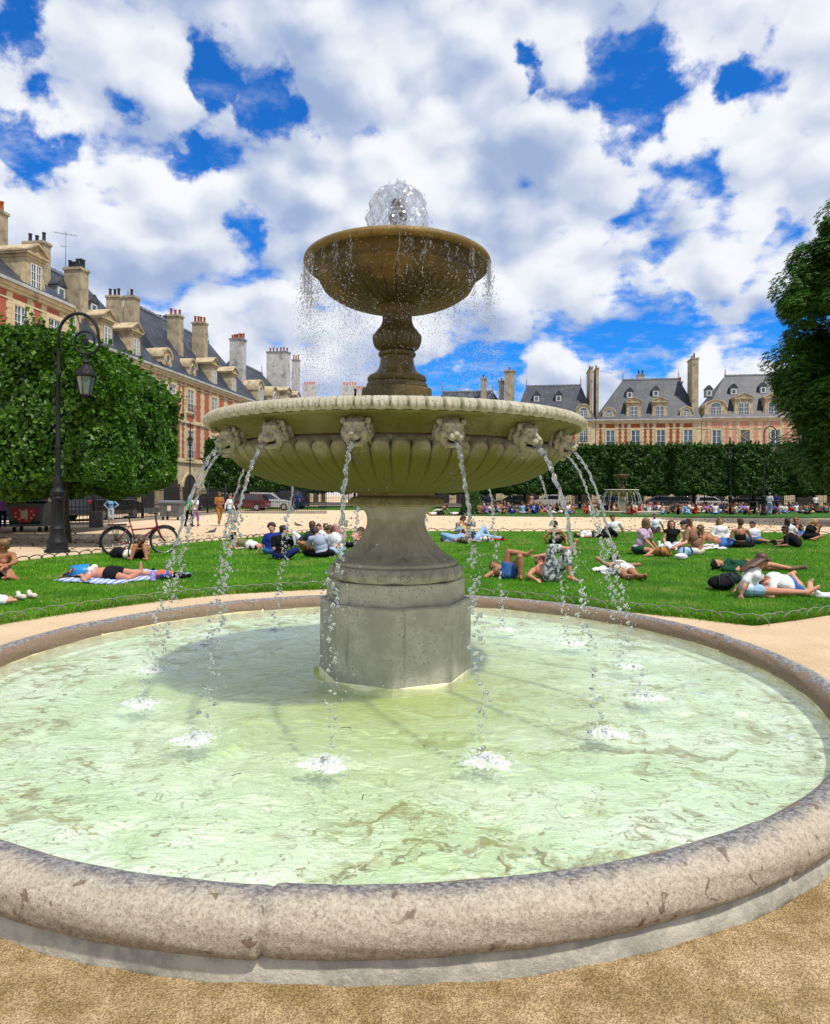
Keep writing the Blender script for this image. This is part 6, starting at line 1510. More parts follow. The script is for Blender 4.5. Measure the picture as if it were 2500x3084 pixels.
near('person in a light grey t-shirt hunched forward, back to the viewer', 1684, dict(pel=(970, 1670), nk=(960, 1615), hd=(949, 1603, .12), sa=(936, 1622), sb=(982, 1621), ea=(927, 1650, .1), ha=(940, 1650, .35), eb=(990, 1648, .1), hb=(975, 1655, .35), ka=(916, 1664, .25), aa=(940, 1676, .4), kb=(1000, 1665, .35), ab=(965, 1676, .45)), look=(-.3, 1, -.5), fwd=(0, 1, 0), group=GP, top='grey', bot='black', bk='jeans', vox=.010, face=False)
near('person in a white t-shirt and pale jeans leaning in with hands at the face', 1674, dict(pel=(1020, 1662), nk=(1004, 1609), hd=(992, 1597), sa=(992, 1615), sb=(1018, 1616), ea=(985, 1636, -.05), ha=(978, 1615, -.1), eb=(1016, 1641, -.1), hb=(1000, 1655, -.25), ka=(1000, 1656, -.3), aa=(1022, 1668, -.3), kb=(990, 1654, .1), ab=(1008, 1666, .1)), look=(-1, .1, -.5), fwd=(-1, .2, 0), group=GP, top='white', bot='ldenim', bk='jeans', hair='brown', style='short', vox=.010)
near('person with a hair bun in a white top sitting behind the guys circle', 1652, dict(pel=(968, 1645), nk=(962, 1604), hd=(960, 1590), sa=(950, 1609), sb=(976, 1609), ea=(946, 1626), ha=(958, 1634, -.2), eb=(980, 1626), hb=(972, 1634, -.2), ka=(955, 1640, -.4), aa=(968, 1650, -.5), kb=(980, 1640, -.4), ab=(965, 1650, -.5)), group=GP, top='white', tk='sleeveless', fem=True, hair='brown', style='bun', skin='pink', bot='ldenim')
near('person in pink trousers lying behind the guys, one knee raised', 1642, dict(pel=(1030, 1630), nk=(990, 1606), hd=(983, 1588), sa=(982, 1610), sb=(1000, 1612), ea=(975, 1624), ha=(988, 1630), eb=(1006, 1626), hb=(1015, 1628), ka=(1008, 1582, 0), aa=(1034, 1612), kb=(1012, 1586, .2), ab=(1040, 1614, .2)), look=(.3, -.6, .3), fwd=(0, -1, .5), group=GP, top='olive', bot='pink', bk='jeans', hair='brown', face=False)
near('person in white clothes lying on the grass behind the black t-shirt', 1652, dict(pel=(915, 1634), nk=(947, 1626, .2), hd=(957, 1622, .25), sa=(945, 1622, .3), sb=(945, 1632, .0), ea=(935, 1622, .3), ha=(925, 1628, .3), eb=(935, 1636), hb=(922, 1638), ka=(898, 1618), aa=(884, 1642), kb=(893, 1630, .2), ab=(874, 1640, .2)), look=(0, 0, 1), fwd=(0, -.2, 1), group=GP, top='white', bot='white', bk='jeans', face=False, shoe=SHOEB)
near('shirtless person in white shorts reading head down beside the fountain foot', 1654, dict(pel=(1078, 1642), nk=(1068, 1610), hd=(1086, 1601), sa=(1062, 1616, -.15), sb=(1072, 1612, .2), ea=(1084, 1630, -.2), ha=(1100, 1628, -.2), eb=(1090, 1622, .2), hb=(1104, 1628, .1), ka=(1104, 1630, -.1), aa=(1112, 1650, -.1), kb=(1108, 1636, .2), ab=(1120, 1650, .2)), look=(1, -.3, -.8), fwd=(1, -.2, -.2), group=GP, tk='none', bot='white', skin='pink', hair='brown', vox=.010)
near('person in an olive top and white shorts lying on the stomach near the left path', 1654, dict(pel=(752, 1643), nk=(708, 1630), hd=(699, 1616), sa=(704, 1633, -.15), sb=(708, 1628, .2), ea=(697, 1648, -.2), ha=(708, 1650, -.4), eb=(700, 1644, .2), hb=(712, 1648, .1), ka=(783, 1647, -.1), aa=(812, 1648, -.1), kb=(785, 1646, .12), ab=(815, 1647, .12)), look=(-1, .2, 0), fwd=(-.5, 0, -1), group=GP, top='olive', tk='tank', bot='white', bk='short', fem=True, style='bun', hair='dark', skin='pink', face=False)
near('person in a white bikini top lying under an open blue book', 1752, dict(pel=(334, 1728, .1), nk=(258, 1736, .1), hd=(222, 1741, .1), sa=(262, 1744, -.15), sb=(262, 1724, .2), ea=(256, 1757, -.3), ha=(246, 1730, -.15), eb=(284, 1722, .3), hb=(303, 1713, .1), ka=(388, 1742, -.12), aa=(424, 1722, .25), kb=(392, 1725, .2), ab=(438, 1726, .3)), look=(.05, -.5, 1), fwd=(0, -.3, 1), hairdir=(-1, 0, -.3), group=GP, top='white', tk='bra', bot='black', bk='short', fem=True, style='long', hair='brown', skin='pink', vox=.009, glasses=True)
near('person with bent knees looking at a phone below the red bicycle', 1692, dict(pel=(422, 1672, .42), nk=(420, 1644, .55), hd=(423, 1632, .42), sa=(402, 1650, .5), sb=(440, 1650, .5), ea=(396, 1668, .35), ha=(414, 1654, .15), eb=(446, 1668, .35), hb=(426, 1654, .15), ka=(408, 1645, .08), aa=(396, 1685), kb=(436, 1644, .08), ab=(442, 1683)), look=(0, -1, -.3), fwd=(0, -1, .1), group=GP, top='black', tk='tank', bot='black', bk='short', fem=True, hair='brown', skin='tan', glasses=True, style='bun', vox=.009)
near('person in a black one shoulder dress and strappy sandals at the left border', 1745, dict(pel=(-6, 1722, .2), nk=(14, 1665, .1), hd=(10, 1642, .05), sa=(-16, 1672, .1), sb=(40, 1670, .1), ea=(-25, 1700, -.05), ha=(20, 1704, -.3), eb=(46, 1692, -.05), hb=(10, 1708, -.32), ka=(6, 1700, -.35), aa=(24, 1734, -.25), kb=(34, 1700, -.3), ab=(40, 1734, -.22)), look=(-.9, -.5, 0), fwd=(.3, -1, 0), group=GP, top='black', tk='strap', bot='black', bk='short', fem=True, hair='lbrown', skin='tan', style='bun', vox=.009)
near('person in white trousers cropped by the left border, only the feet in view', 1826, dict(pel=(-170, 1800), nk=(-285, 1795), hd=(-325, 1790), sa=(-285, 1800, -.15), sb=(-285, 1785, .2), ea=(-250, 1810, -.2), ha=(-210, 1812, -.2), eb=(-250, 1800, .2), hb=(-210, 1800, .2), ka=(-75, 1808), aa=(22, 1812), kb=(-75, 1800, .15), ab=(20, 1805, .15), ta=(46, 1808)), look=(0, 0, 1), fwd=(0, 0, 1), group=GP, top='white', bot='white', bk='jeans', vox=.010, face=False)
near('person in a white ribbed tank top and sunglasses reading a yellow book', 1612, dict(pel=(1384, 1602), nk=(1391, 1573), hd=(1396, 1562), sa=(1379, 1577), sb=(1402, 1576), ea=(1374, 1594), ha=(1393, 1596, -.25), eb=(1406, 1590), hb=(1400, 1590, -.3), ka=(1396, 1596, -.45), aa=(1385, 1608, -.6), kb=(1408, 1598, -.45), ab=(1398, 1608, -.6)), look=(.8, -.6, -.4), fwd=(.3, -1, 0), group=GP, top='white', tk='tank', bot='ldenim', fem=True, hair='dark', skin='tan', style='pony', glasses=True)
near('person in brown boots and a light blue shirt lying left of the book reader', 1634, dict(pel=(1366, 1622), nk=(1395, 1618), hd=(1407, 1615), sa=(1393, 1622, -.15), sb=(1395, 1612, .2), ea=(1382, 1625, -.2), ha=(1372, 1622, -.15), eb=(1384, 1616, .2), hb=(1374, 1616, .15), ka=(1352, 1616), aa=(1337, 1626), kb=(1350, 1614, .2), ab=(1338, 1622, .2)), look=(0, 0, 1), fwd=(0, 0, 1), group=GP, top='lblue', bot='lblue', bk='jeans', hair='dark', shoe=SHOET, face=False)
near('person in faded jeans lying with one knee raised beside a brown backpack', 1630, dict(pel=(1440, 1617), nk=(1412, 1612, .2), hd=(1402, 1600, .2), sa=(1412, 1618), sb=(1412, 1606, .3), ea=(1424, 1622, -.1), ha=(1436, 1624, -.1), eb=(1425, 1606, .3), hb=(1440, 1608, .3), ka=(1458, 1588, .2), aa=(1474, 1616, .2), kb=(1478, 1618, -.1), ab=(1512, 1621, -.1)), look=(0, 0, 1), fwd=(0, 0, 1), group=GP, top='navy', bot='ldenim', bk='jeans', hair='brown', shoe=SHOEB, face=False)
near('person with a dark bun and black halter top seen from behind', 1643, dict(pel=(1674, 1632), nk=(1671, 1595), hd=(1672, 1580), sa=(1651, 1602), sb=(1692, 1600), ea=(1641, 1618), ha=(1648, 1634, .1), eb=(1703, 1617), hb=(1706, 1633, -.1), ka=(1655, 1628, .45), aa=(1670, 1638, .6), kb=(1706, 1610, .35), ab=(1704, 1634, .5)), look=(.3, 1, 0), fwd=(0, 1, 0), group=GP, top='black', tk='bra', bot='black', bk='short', fem=True, hair='brown', skin='tan', style='bun', face=False, vox=.010)
near('person in a white top lying flat behind the bun person', 1622, dict(pel=(1782, 1612), nk=(1752, 1612), hd=(1740, 1612), sa=(1752, 1616, -.15), sb=(1752, 1606, .2), ea=(1762, 1618, -.15), ha=(1774, 1618, -.15), eb=(1764, 1606, .2), hb=(1776, 1606, .2), ka=(1812, 1612), aa=(1838, 1614), kb=(1812, 1610, .15), ab=(1838, 1612, .15)), look=(0, 0, 1), fwd=(0, 0, 1), group=GP, top='white', tk='sleeveless', bot='black', bk='short', hair='dark', skin='tan', fem=True, face=False)
near('bearded person in a white t-shirt and black trousers leaning back on one hand', 1622, dict(pel=(1846, 1611), nk=(1848, 1572), hd=(1845, 1560), sa=(1832, 1577), sb=(1866, 1576), ea=(1824, 1592, -.1), ha=(1832, 1600, -.3), eb=(1874, 1594, .1), hb=(1880, 1616, .1), ka=(1824, 1588, -.3), aa=(1803, 1616, -.5), kb=(1836, 1592, -.4), ab=(1818, 1616, -.6)), look=(-.4, -1, 0), fwd=(-.3, -1, 0), group=GP, top='white', bot='black', bk='jeans', hair='dark', skin='tan', shoe=SHOEB)
near('person in blue shorts lying with bare legs crossed at the knee', 1750, dict(pel=(1534, 1724, .1), nk=(1498, 1718, .45), hd=(1490, 1706, .62), sa=(1488, 1722, .35), sb=(1515, 1712, .6), ea=(1478, 1732, .3), ha=(1494, 1716, .45), eb=(1524, 1712, .7), hb=(1504, 1706, .75), ka=(1532, 1662, .05), aa=(1582, 1668, -.05), kb=(1565, 1678, -.1), ab=(1568, 1738, -.1), ta=(1602, 1658, -.1), tb=(1570, 1746, -.22)), look=(.2, -.3, 1), fwd=(0, -.4, 1), group=GP, top='lblue', tk='none', bot='denim', bk='short', skin='tan', hair='brown', vox=.009, fem=True, fat=1.05)
near('shirtless person in camouflage shorts lying with crossed legs and an arm over the eyes', 1758, dict(pel=(1664, 1732, .1), nk=(1622, 1712, .4), hd=(1626, 1690, .45), sa=(1606, 1718, .3), sb=(1640, 1706, .5), ea=(1592, 1734, .1), ha=(1605, 1740, 0), eb=(1648, 1674, .4), hb=(1616, 1674, .35), ka=(1662, 1652, .1), aa=(1722, 1653, -.05), kb=(1706, 1668, -.1), ab=(1719, 1738, -.15), ta=(1736, 1626, -.1), tb=(1742, 1752, -.15)), look=(.1, -.7, .5), fwd=(0, -.5, 1), group=GP, tk='none', bot='camo', bk='capri', skin='pink', hair='brown', vox=.009, fat=1.08)
near('person in a white swimsuit lying face down with elbows out', 1752, dict(pel=(1880, 1715, .45), nk=(1860, 1702, 1.0), hd=(1850, 1692, 1.15), sa=(1836, 1702, .95), sb=(1882, 1703, .95), ea=(1812, 1690, 1.0), ha=(1842, 1706, .9), eb=(1924, 1700, 1.0), hb=(1894, 1702, 1.1), ka=(1885, 1732, .2), aa=(1906, 1736, -.15), kb=(1912, 1732, .2), ab=(1940, 1736, -.15), ta=(1904, 1752, -.15), tb=(1944, 1752, -.15)), look=(-.3, .5, -.5), fwd=(0, .1, -1), hairdir=(0, 1, -.4), group=GP, tk='bra', top='white', bot='white', bk='brief', fem=True, skin='tan', hair='dark', style='curly', vox=.009, face=False)
near('person with a brown bob in a lilac floral blouse and green shorts', 1674, dict(pel=(1922, 1656), nk=(1944, 1594), hd=(1946, 1573), sa=(1926, 1600, -.05), sb=(1956, 1601, .05), ea=(1952, 1636, -.15), ha=(1968, 1648, -.25), eb=(1962, 1630, .15), hb=(1975, 1645, .1), ka=(1968, 1658, -.25), aa=(1952, 1672, -.4), kb=(1955, 1655, .3), ab=(1898, 1656, .35)), look=(.7, .7, 0), fwd=(1, .2, 0), group=GP, top='floral', bot='green', bk='short', fem=True, hair='lbrown', style='bob', skin='pink', vox=.009)
near('grey haired person in a white t-shirt sitting at the back edge of the lawn', 1607, dict(pel=(1975, 1597), nk=(1972, 1565), hd=(1971, 1554), sa=(1961, 1569), sb=(1986, 1568), ea=(1958, 1584), ha=(1966, 1594, -.3), eb=(1994, 1582, .1), hb=(2000, 1600, .15), ka=(1962, 1590, -.5), aa=(1970, 1602, -.7), kb=(1985, 1590, -.5), ab=(1980, 1602, -.7)), look=(-.5, -1, 0), group=GP, top='white', bot='dgrey', bk='jeans', skin='brown', hair='grey')
near('laughing person in a black sleeveless top in the middle of the big circle', 1656, dict(pel=(2022, 1643), nk=(2024, 1594), hd=(2022, 1578), sa=(2006, 1599), sb=(2043, 1599), ea=(2000, 1620), ha=(2006, 1642, -.2), eb=(2052, 1622), hb=(2040, 1644, -.2), ka=(2004, 1640, -.45), aa=(2022, 1654, -.55), kb=(2046, 1640, -.45), ab=(2020, 1652, -.6)), look=(-.2, -1, .15), group=GP, top='black', tk='sleeveless', bot='white', bk='jeans', fem=True, hair='brown', style='bob', skin='pale', vox=.009)
near('person in a dark cap and brown knitted t-shirt leaning forward', 1674, dict(pel=(2106, 1658), nk=(2077, 1597), hd=(2060, 1582), sa=(2066, 1602, -.1), sb=(2092, 1602, .15), ea=(2066, 1640, -.25), ha=(2026, 1648, -.3), eb=(2070, 1634, .25), hb=(2034, 1642, .2), ka=(2040, 1655, -.2), aa=(2072, 1666, -.35), kb=(2045, 1650, .25), ab=(2080, 1662, .3)), look=(-1, -.15, -.1), fwd=(-1, -.2, 0), group=GP, top='brown', bot='cream', bk='short', hair='brown', hat='cap', skin='pale', vox=.009)
near('person in sunglasses with bare shoulders behind the cap wearer', 1640, dict(pel=(2098, 1628), nk=(2085, 1588), hd=(2077, 1571), sa=(2072, 1592), sb=(2102, 1596), ea=(2066, 1612), ha=(2070, 1628, -.2), eb=(2110, 1612), hb=(2095, 1626, -.2), ka=(2080, 1628, -.4), aa=(2095, 1636, -.5), kb=(2110, 1630, -.4), ab=(2090, 1636, -.5)), look=(.5, -1, 0), group=GP, top='black', tk='strap', bot='black', bk='short', fem=True, hair='brown', skin='tan', glasses=True, style='bob')
near('shirtless person in denim shorts lying on the side with tousled hair', 1652, dict(pel=(2176, 1634), nk=(2118, 1612), hd=(2110, 1592), sa=(2118, 1620, -.12), sb=(2124, 1606, .1), ea=(2114, 1642, -.15), ha=(2143, 1646, -.25), eb=(2138, 1622, .2), hb=(2155, 1630, .3), ka=(2214, 1634, -.1), aa=(2238, 1642, .1), kb=(2215, 1630, .15), ab=(2240, 1638, .3)), look=(.2, 1, 0), fwd=(.1, 1, .1), group=GP, tk='none', bot='denim', skin='tan', hair='lbrown', style='curly', face=False, vox=.010)
near('smiling person in a loose white collared shirt with long fair hair', 1634, dict(pel=(2167, 1622), nk=(2169, 1585), hd=(2168, 1569), sa=(2149, 1591), sb=(2189, 1591), ea=(2143, 1610), ha=(2158, 1616, -.25), eb=(2195, 1610), hb=(2178, 1616, -.25), ka=(2146, 1620, -.4), aa=(2170, 1630, -.5), kb=(2190, 1620, -.4), ab=(2166, 1630, -.55)), look=(0, -1, 0), group=GP, top='white', tk='long', bot='cream', bk='jeans', fem=True, hair='lbrown', style='long', vox=.010, fat=1.12)
near('person in a black spaghetti strap camisole seen from behind, cross legged', 1654, dict(pel=(2230, 1640), nk=(2229, 1592), hd=(2229, 1573), sa=(2209, 1597), sb=(2250, 1597), ea=(2200, 1622, 0), ha=(2206, 1632, .25), eb=(2264, 1622, 0), hb=(2262, 1632, .25), ka=(2194, 1638, .2), aa=(2222, 1648, .35), kb=(2268, 1640, .2), ab=(2238, 1648, .35)), look=(0, 1, 0), fwd=(0, 1, 0), group=GP, top='black', tk='strap', bot='black', bk='jeans', fem=True, hair='brown', style='short', skin='tan', vox=.009, face=False)
near('grinning person in a white t-shirt half hidden behind the camisole wearer', 1642, dict(pel=(2262, 1630), nk=(2268, 1594), hd=(2266, 1581), sa=(2254, 1600), sb=(2280, 1600), ea=(2250, 1616), ha=(2262, 1624, -.2), eb=(2284, 1616), hb=(2276, 1628, -.2), ka=(2285, 1626, -.4), aa=(2312, 1630, -.5), kb=(2280, 1628, -.1), ab=(2306, 1634, -.1)), look=(-.8, -.6, 0), fwd=(.2, -1, 0), group=GP, top='white', bot='denim', hair='dark', skin='tan', shoe=SHOEB)
near('person with long black hair in a white t-shirt, back half turned', 1624, dict(pel=(2376, 1612), nk=(2376, 1582), hd=(2373, 1569), sa=(2364, 1588), sb=(2390, 1588), ea=(2362, 1602), ha=(2376, 1606, -.1), eb=(2398, 1600), hb=(2402, 1584, .1), ka=(2392, 1608, .3), aa=(2404, 1616, .5), kb=(2370, 1612, .4), ab=(2390, 1618, .5)), look=(1, .4, 0), fwd=(.7, 1, 0), group=GP, top='white', bot='cream', bk='shorts', fem=True, hair='dark', style='long', skin='tan')
near('person with a reddish fringe in a dark top resting chin on hand', 1618, dict(pel=(2400, 1608), nk=(2396, 1580), hd=(2398, 1568), sa=(2384, 1584), sb=(2408, 1584), ea=(2392, 1598, -.2), ha=(2402, 1582, -.3), eb=(2418, 1596, -.1), hb=(2406, 1584, -.3), ka=(2420, 1604, -.4), aa=(2410, 1614, -.5), kb=(2400, 1606, -.4), ab=(2404, 1614, -.6)), look=(1, -.5, -.2), fwd=(.6, -1, 0), group=GP, top='black', bot='denim', bk='jeans', hair='red', style='short', skin='pink')
near('person with a long fair ponytail in a black t-shirt at the right border', 1630, dict(pel=(2428, 1616), nk=(2443, 1585), hd=(2457, 1573), sa=(2436, 1593, -.1), sb=(2450, 1588, .15), ea=(2460, 1604, -.15), ha=(2466, 1584, -.1), eb=(2464, 1602, .15), hb=(2470, 1588, .05), ka=(2480, 1613, -.2), aa=(2446, 1624, -.3), kb=(2470, 1612, .2), ab=(2440, 1620, .2)), look=(1, -.2, -.2), fwd=(1, -.2, -.1), group=GP, top='black', bot='black', bk='shorts', fem=True, hair='blond', style='pony', skin='tan', hairdir=(-1, 0, -1))
near('person in a black t-shirt and sunglasses reclining on one elbow', 1652, dict(pel=(2402, 1634), nk=(2374, 1612), hd=(2364, 1596), sa=(2366, 1618, -.12), sb=(2380, 1610, .12), ea=(2370, 1642, -.2), ha=(2338, 1643, -.25), eb=(2366, 1630, .2), hb=(2345, 1640, .1), ka=(2368, 1628, .5), aa=(2336, 1630, .5), kb=(2372, 1634, .35), ab=(2342, 1638, .35)), look=(-1, -.15, 0), fwd=(-1, -.3, .1), group=GP, top='black', bot='black', hair='dark', skin='brown', glasses=True, shoe=SHOEB)
near('person in a dark green top and worn trainers lying on the back', 1724, dict(pel=(2252, 1708), nk=(2180, 1708), hd=(2160, 1698), sa=(2182, 1716, -.15), sb=(2184, 1700, .2), ea=(2204, 1720, -.2), ha=(2224, 1706, -.1), eb=(2206, 1700, .2), hb=(2212, 1692, .05), ka=(2318, 1700, -.05), aa=(2396, 1722, -.05), kb=(2318, 1712, .15), ab=(2392, 1724, .2), ta=(2424, 1706, -.05), tb=(2428, 1710, .2)), look=(.15, -.35, 1), fwd=(0, -.2, 1), hairdir=(-1, 0, -.4), group=GP, top='green', bot='tan', bk='short', fem=True, hair='dark', style='pony', skin='pink', shoe=SHOET, vox=.009)
near('person with long dark hair and a white t-shirt leaning on one straight arm', 1804, dict(pel=(2254, 1782), nk=(2268, 1712, .0), hd=(2294, 1690, -.05), sa=(2252, 1726, -.12), sb=(2282, 1716, .2), ea=(2243, 1762, -.18), ha=(2233, 1797, -.2), eb=(2240, 1752, .35), hb=(2218, 1788, .4), ka=(2348, 1782, 0), aa=(2430, 1784, 0), kb=(2340, 1784, .2), ab=(2424, 1784, .25), ta=(2466, 1766, 0)), look=(.9, -.25, -.7), fwd=(1, -.3, -.1), hairdir=(-1, -.2, -.55), group=GP, top='white', bot='ldenim', bk='short', fem=True, hair='brown', style='long', skin='pink', vox=.008)
near('person with ginger hair and denim shorts asleep on a friend\'s lap', 1798, dict(pel=(2374, 1760, .12), nk=(2324, 1746, .05), hd=(2306, 1754, -.05), sa=(2326, 1758, -.12), sb=(2330, 1736, .15), ea=(2326, 1788, -.2), ha=(2276, 1794, -.25), eb=(2322, 1742, .25), hb=(2300, 1760, .2), ka=(2402, 1776, .1), aa=(2440, 1758, .3), kb=(2412, 1768, .35), ab=(2398, 1748, .5), ta=(2446, 1748, .3)), look=(-.4, -.8, -.5), fwd=(-.2, -.5, -1), hairdir=(.3, .3, 1), group=GP, top='white', bot='denim', bk='short', fem=True, hair='red', style='short', skin='pale', vox=.008)
# standing and walking people
def stand(label, px, gy, H_, rz=0.0, walk=0.0, arms='down', Y=None, **k):
    base = gnd(px, gy) if Y is None else Vector((at(px, gy, Y).x, Y, 0)); s = H_ / 1.72
    root = empty('person', base, rz); tag(root, label, 'person', k.pop('group', 'people standing and walking on the paths'))
    st = .28 * walk; J = dict(pel=(0, 0, .92), nk=(0, 0, 1.42), hd=(0, -.02, 1.59), sa=(-.175, 0, 1.40), sb=(.175, 0, 1.40), ka=(-.10, -.06 - st * .6, .50), aa=(-.10, -st, .08), kb=(.10, -.02 + st * .3, .50), ab=(.10, st, .09 + .05 * walk))
    if arms == 'down': J.update(ea=(-.23, .03 + st * .4, 1.13), ha=(-.23, -.03 + st * .8, .85), eb=(.23, .03 - st * .4, 1.13), hb=(.23, -.05 - st * .8, .86))
    if arms == 'hips': J.update(ea=(-.40, .04, 1.20), ha=(-.20, -.06, 1.02), eb=(.40, .04, 1.20), hb=(.20, -.06, 1.02))
    if arms == 'phone': J.update(ea=(-.23, -.02, 1.13), ha=(-.06, -.26, 1.16), eb=(.23, -.02, 1.13), hb=(.06, -.26, 1.14))
    J = {a: Vector(b_) * s for a, b_ in J.items()}; k.setdefault('vox', .014)
    build_person(root, J, look=k.pop('look', (0, -1, -.05)), fwd=(0, -1, 0), s=s, **k); return root
stand('person in an orange brown shirt and trousers walking with a light blue rucksack', 660, 1584, 1.58, R(40), 1.0, 'phone', top='tan', bot='tan', bk='jeans', hair='brown', skin='tan', shoe=SHOEW, style='curly')
stand('person in a white cardigan over a teal dress carrying a red bag', 691, 1583, 1.46, R(75), .8, top='white', tk='long', bot='teal', bk='skirt', fem=True, hair='brown', skin='pale', style='bun')
stand('person in a white shirt and lilac trousers walking away', 586, 1586, 1.42, R(170), .7, top='white', bot='purple', bk='capri', fem=True, hair='dark', skin='tan', shoe=SHOEB, face=False)
stand('person in a bright green top and black trousers next to the lilac trousers', 568, 1588, 1.36, R(150), .6, top='bgreen', bot='black', bk='jeans', hair='dark', skin='tan', shoe=SHOEB, face=False)
stand('person in a denim jacket and striped dress with hands on hips behind the low railing', 334, 1580, 1.34, R(10), 0, 'hips', top='lblue', tk='long', bot='stripe', bk='capri', fem=True, hair='red', skin='pale', style='bob')
stand('tall person in a white shirt and blue jeans standing beside the right lamp post', 2318, 1551, 1.86, R(120), 0, 'phone', top='white', tk='long', bot='ldenim', bk='jeans', hair='grey', skin='tan', shoe=SHOET, face=False, group='people standing beyond the far path')
stand('person in a royal blue t-shirt standing just behind the white shirt by the lamp', 2337, 1549, 1.78, R(-60), 0, 'phone', top='blue', bot='black', bk='jeans', hair='dark', skin='brown', face=False, group='people standing beyond the far path')
stand('person in a white t-shirt standing under the far trees at the right', 2456, 1530, 1.72, 0, 0, Y=64, top='white', bot='dgrey', bk='jeans', hair='dark', skin='tan', face=False, group='people standing beyond the far path', vox=.02)
stand('person in a red skirt standing by the far railing behind the right jets', 1601, 1530, 1.7, R(30), 0, Y=66, top='pink', tk='dress', bk='none', fem=True, hair='dark', skin='tan', face=False, group='people standing beyond the far path', vox=.02)
stand('person in a purple top sitting out the shade at the far left railing', 8, 1590, 1.35, R(20), 0, Y=27.0, top='purple', bot='navy', bk='jeans', hair='grey', skin='pale', face=False)
stand('person in brown clothes walking along the far left railing', 45, 1590, 1.35, R(80), .8, Y=28.0, top='tan', bot='black', bk='jeans', hair='dark', skin='tan', face=False)
stand('person in white walking behind the sticker bin', 138, 1590, 1.3, R(0), .5, Y=29.5, top='white', bot='white', bk='jeans', hair='dark', skin='brown', face=False, tk='long')
stand('person in blue standing in the shade of the far left trees', 895, 1540, 1.7, R(30), 0, Y=60, top='blue', bot='navy', bk='jeans', hair='dark', skin='tan', face=False)

# the crowd on the far lawn ---------------------------------------
GC = 'people sitting on the crowded far lawn'
def sit_pose(kind, q):
    j = lambda a=.03: q.uniform(-a, a)
    if kind == 'cross': return dict(pel=(0, 0, .13), nk=(j(), -.05, .62), hd=(j(.05), -.08, .78), sa=(-.175, -.04, .60), sb=(.175, -.04, .60), ea=(-.24, -.12, .36), ha=(-.10, -.32, .28), eb=(.24, -.12, .36), hb=(.10, -.30, .26), ka=(-.34, -.30, .18), aa=(-.02, -.42, .09), kb=(.34, -.30, .18), ab=(.02, -.36, .12))
    if kind == 'lean': return dict(pel=(0, 0, .13), nk=(j(), .20, .58), hd=(j(.04), .20, .75), sa=(-.175, .18, .57), sb=(.175, .18, .57), ea=(-.24, .32, .34), ha=(-.26, .42, .08), eb=(.24, .32, .34), hb=(.26, .42, .08), ka=(-.12, -.36, .30), aa=(-.12, -.70, .09), kb=(.14, -.34, .36), ab=(.12, -.60, .09))
    if kind == 'knees': return dict(pel=(0, 0, .13), nk=(j(), .02, .62), hd=(j(.05), -.02, .79), sa=(-.175, .02, .60), sb=(.175, .02, .60), ea=(-.26, -.14, .42), ha=(-.08, -.34, .44), eb=(.26, -.14, .42), hb=(.08, -.34, .42), ka=(-.13, -.30, .46), aa=(-.12, -.44, .09), kb=(.13, -.30, .46), ab=(.12, -.44, .09))
    if kind == 'side': return dict(pel=(0, 0, .14), nk=(-.34, 0, .44), hd=(-.42, -.02, .58), sa=(-.36, -.16, .40), sb=(-.32, .16, .44), ea=(-.46, -.18, .16), ha=(-.30, -.36, .08), eb=(-.14, .06, .36), hb=(.04, -.06, .28), ka=(.36, -.20, .16), aa=(.60, .06, .09), kb=(.38, -.10, .22), ab=(.66, .10, .10))
    return dict(pel=(0, 0, .12), nk=(-.50, 0, .14), hd=(-.67, 0, .16), sa=(-.48, -.17, .13), sb=(-.48, .17, .13), ea=(-.28, -.26, .1), ha=(-.06, -.22, .16), eb=(-.28, .26, .1), hb=(-.04, .20, .16), ka=(.34, -.08, .34), aa=(.62, -.10, .09), kb=(.42, .10, .10), ab=(.82, .10, .08))
PROTO = []
specs = [('cross', 'white', 'tee', 'denim', 'jeans', 'dark', 'short', 'pale', 0, 'white t-shirt and blue jeans'), ('knees', 'red', 'dress', 'red', 'none', 'dark', 'long', 'tan', 1, 'red dress'), ('cross', 'lblue', 'long', 'ldenim', 'jeans', 'brown', 'short', 'pale', 0, 'pale blue shirt'),
         ('lean', 'black', 'tank', 'black', 'short', 'brown', 'long', 'tan', 1, 'black top'), ('knees', 'white', 'tank', 'denim', 'short', 'lbrown', 'pony', 'pale', 1, 'white vest and denim shorts'), ('side', 'pink', 'tee', 'cream', 'jeans', 'brown', 'bob', 'pink', 1, 'pink top'),
         ('cross', 'none', 'none', 'navy', 'shorts', 'dark', 'short', 'tan', 0, 'navy shorts and no shirt'), ('lie', 'white', 'tee', 'black', 'jeans', 'dark', 'short', 'pale', 0, 'white top, lying down'), ('lean', 'blue', 'dress', 'blue', 'none', 'blond', 'bun', 'tan', 1, 'bright blue dress'),
         ('knees', 'cream', 'long', 'brown', 'jeans', 'red', 'curly', 'pale', 1, 'cream shirt'), ('cross', 'dgrey', 'tee', 'black', 'jeans', 'brown', 'short', 'brown', 0, 'dark clothes'), ('side', 'yellow', 'tee', 'yellow', 'jeans', 'blond', 'short', 'pink', 0, 'straw coloured clothes'),
         ('cross', 'teal', 'strap', 'black', 'short', 'dark', 'bun', 'tan', 1, 'teal camisole'), ('lean', 'white', 'long', 'ldenim', 'jeans', 'grey', 'short', 'pale', 0, 'loose white shirt'), ('knees', 'purple', 'tee', 'dgrey', 'short', 'dark', 'pony', 'tan', 1, 'purple top')]
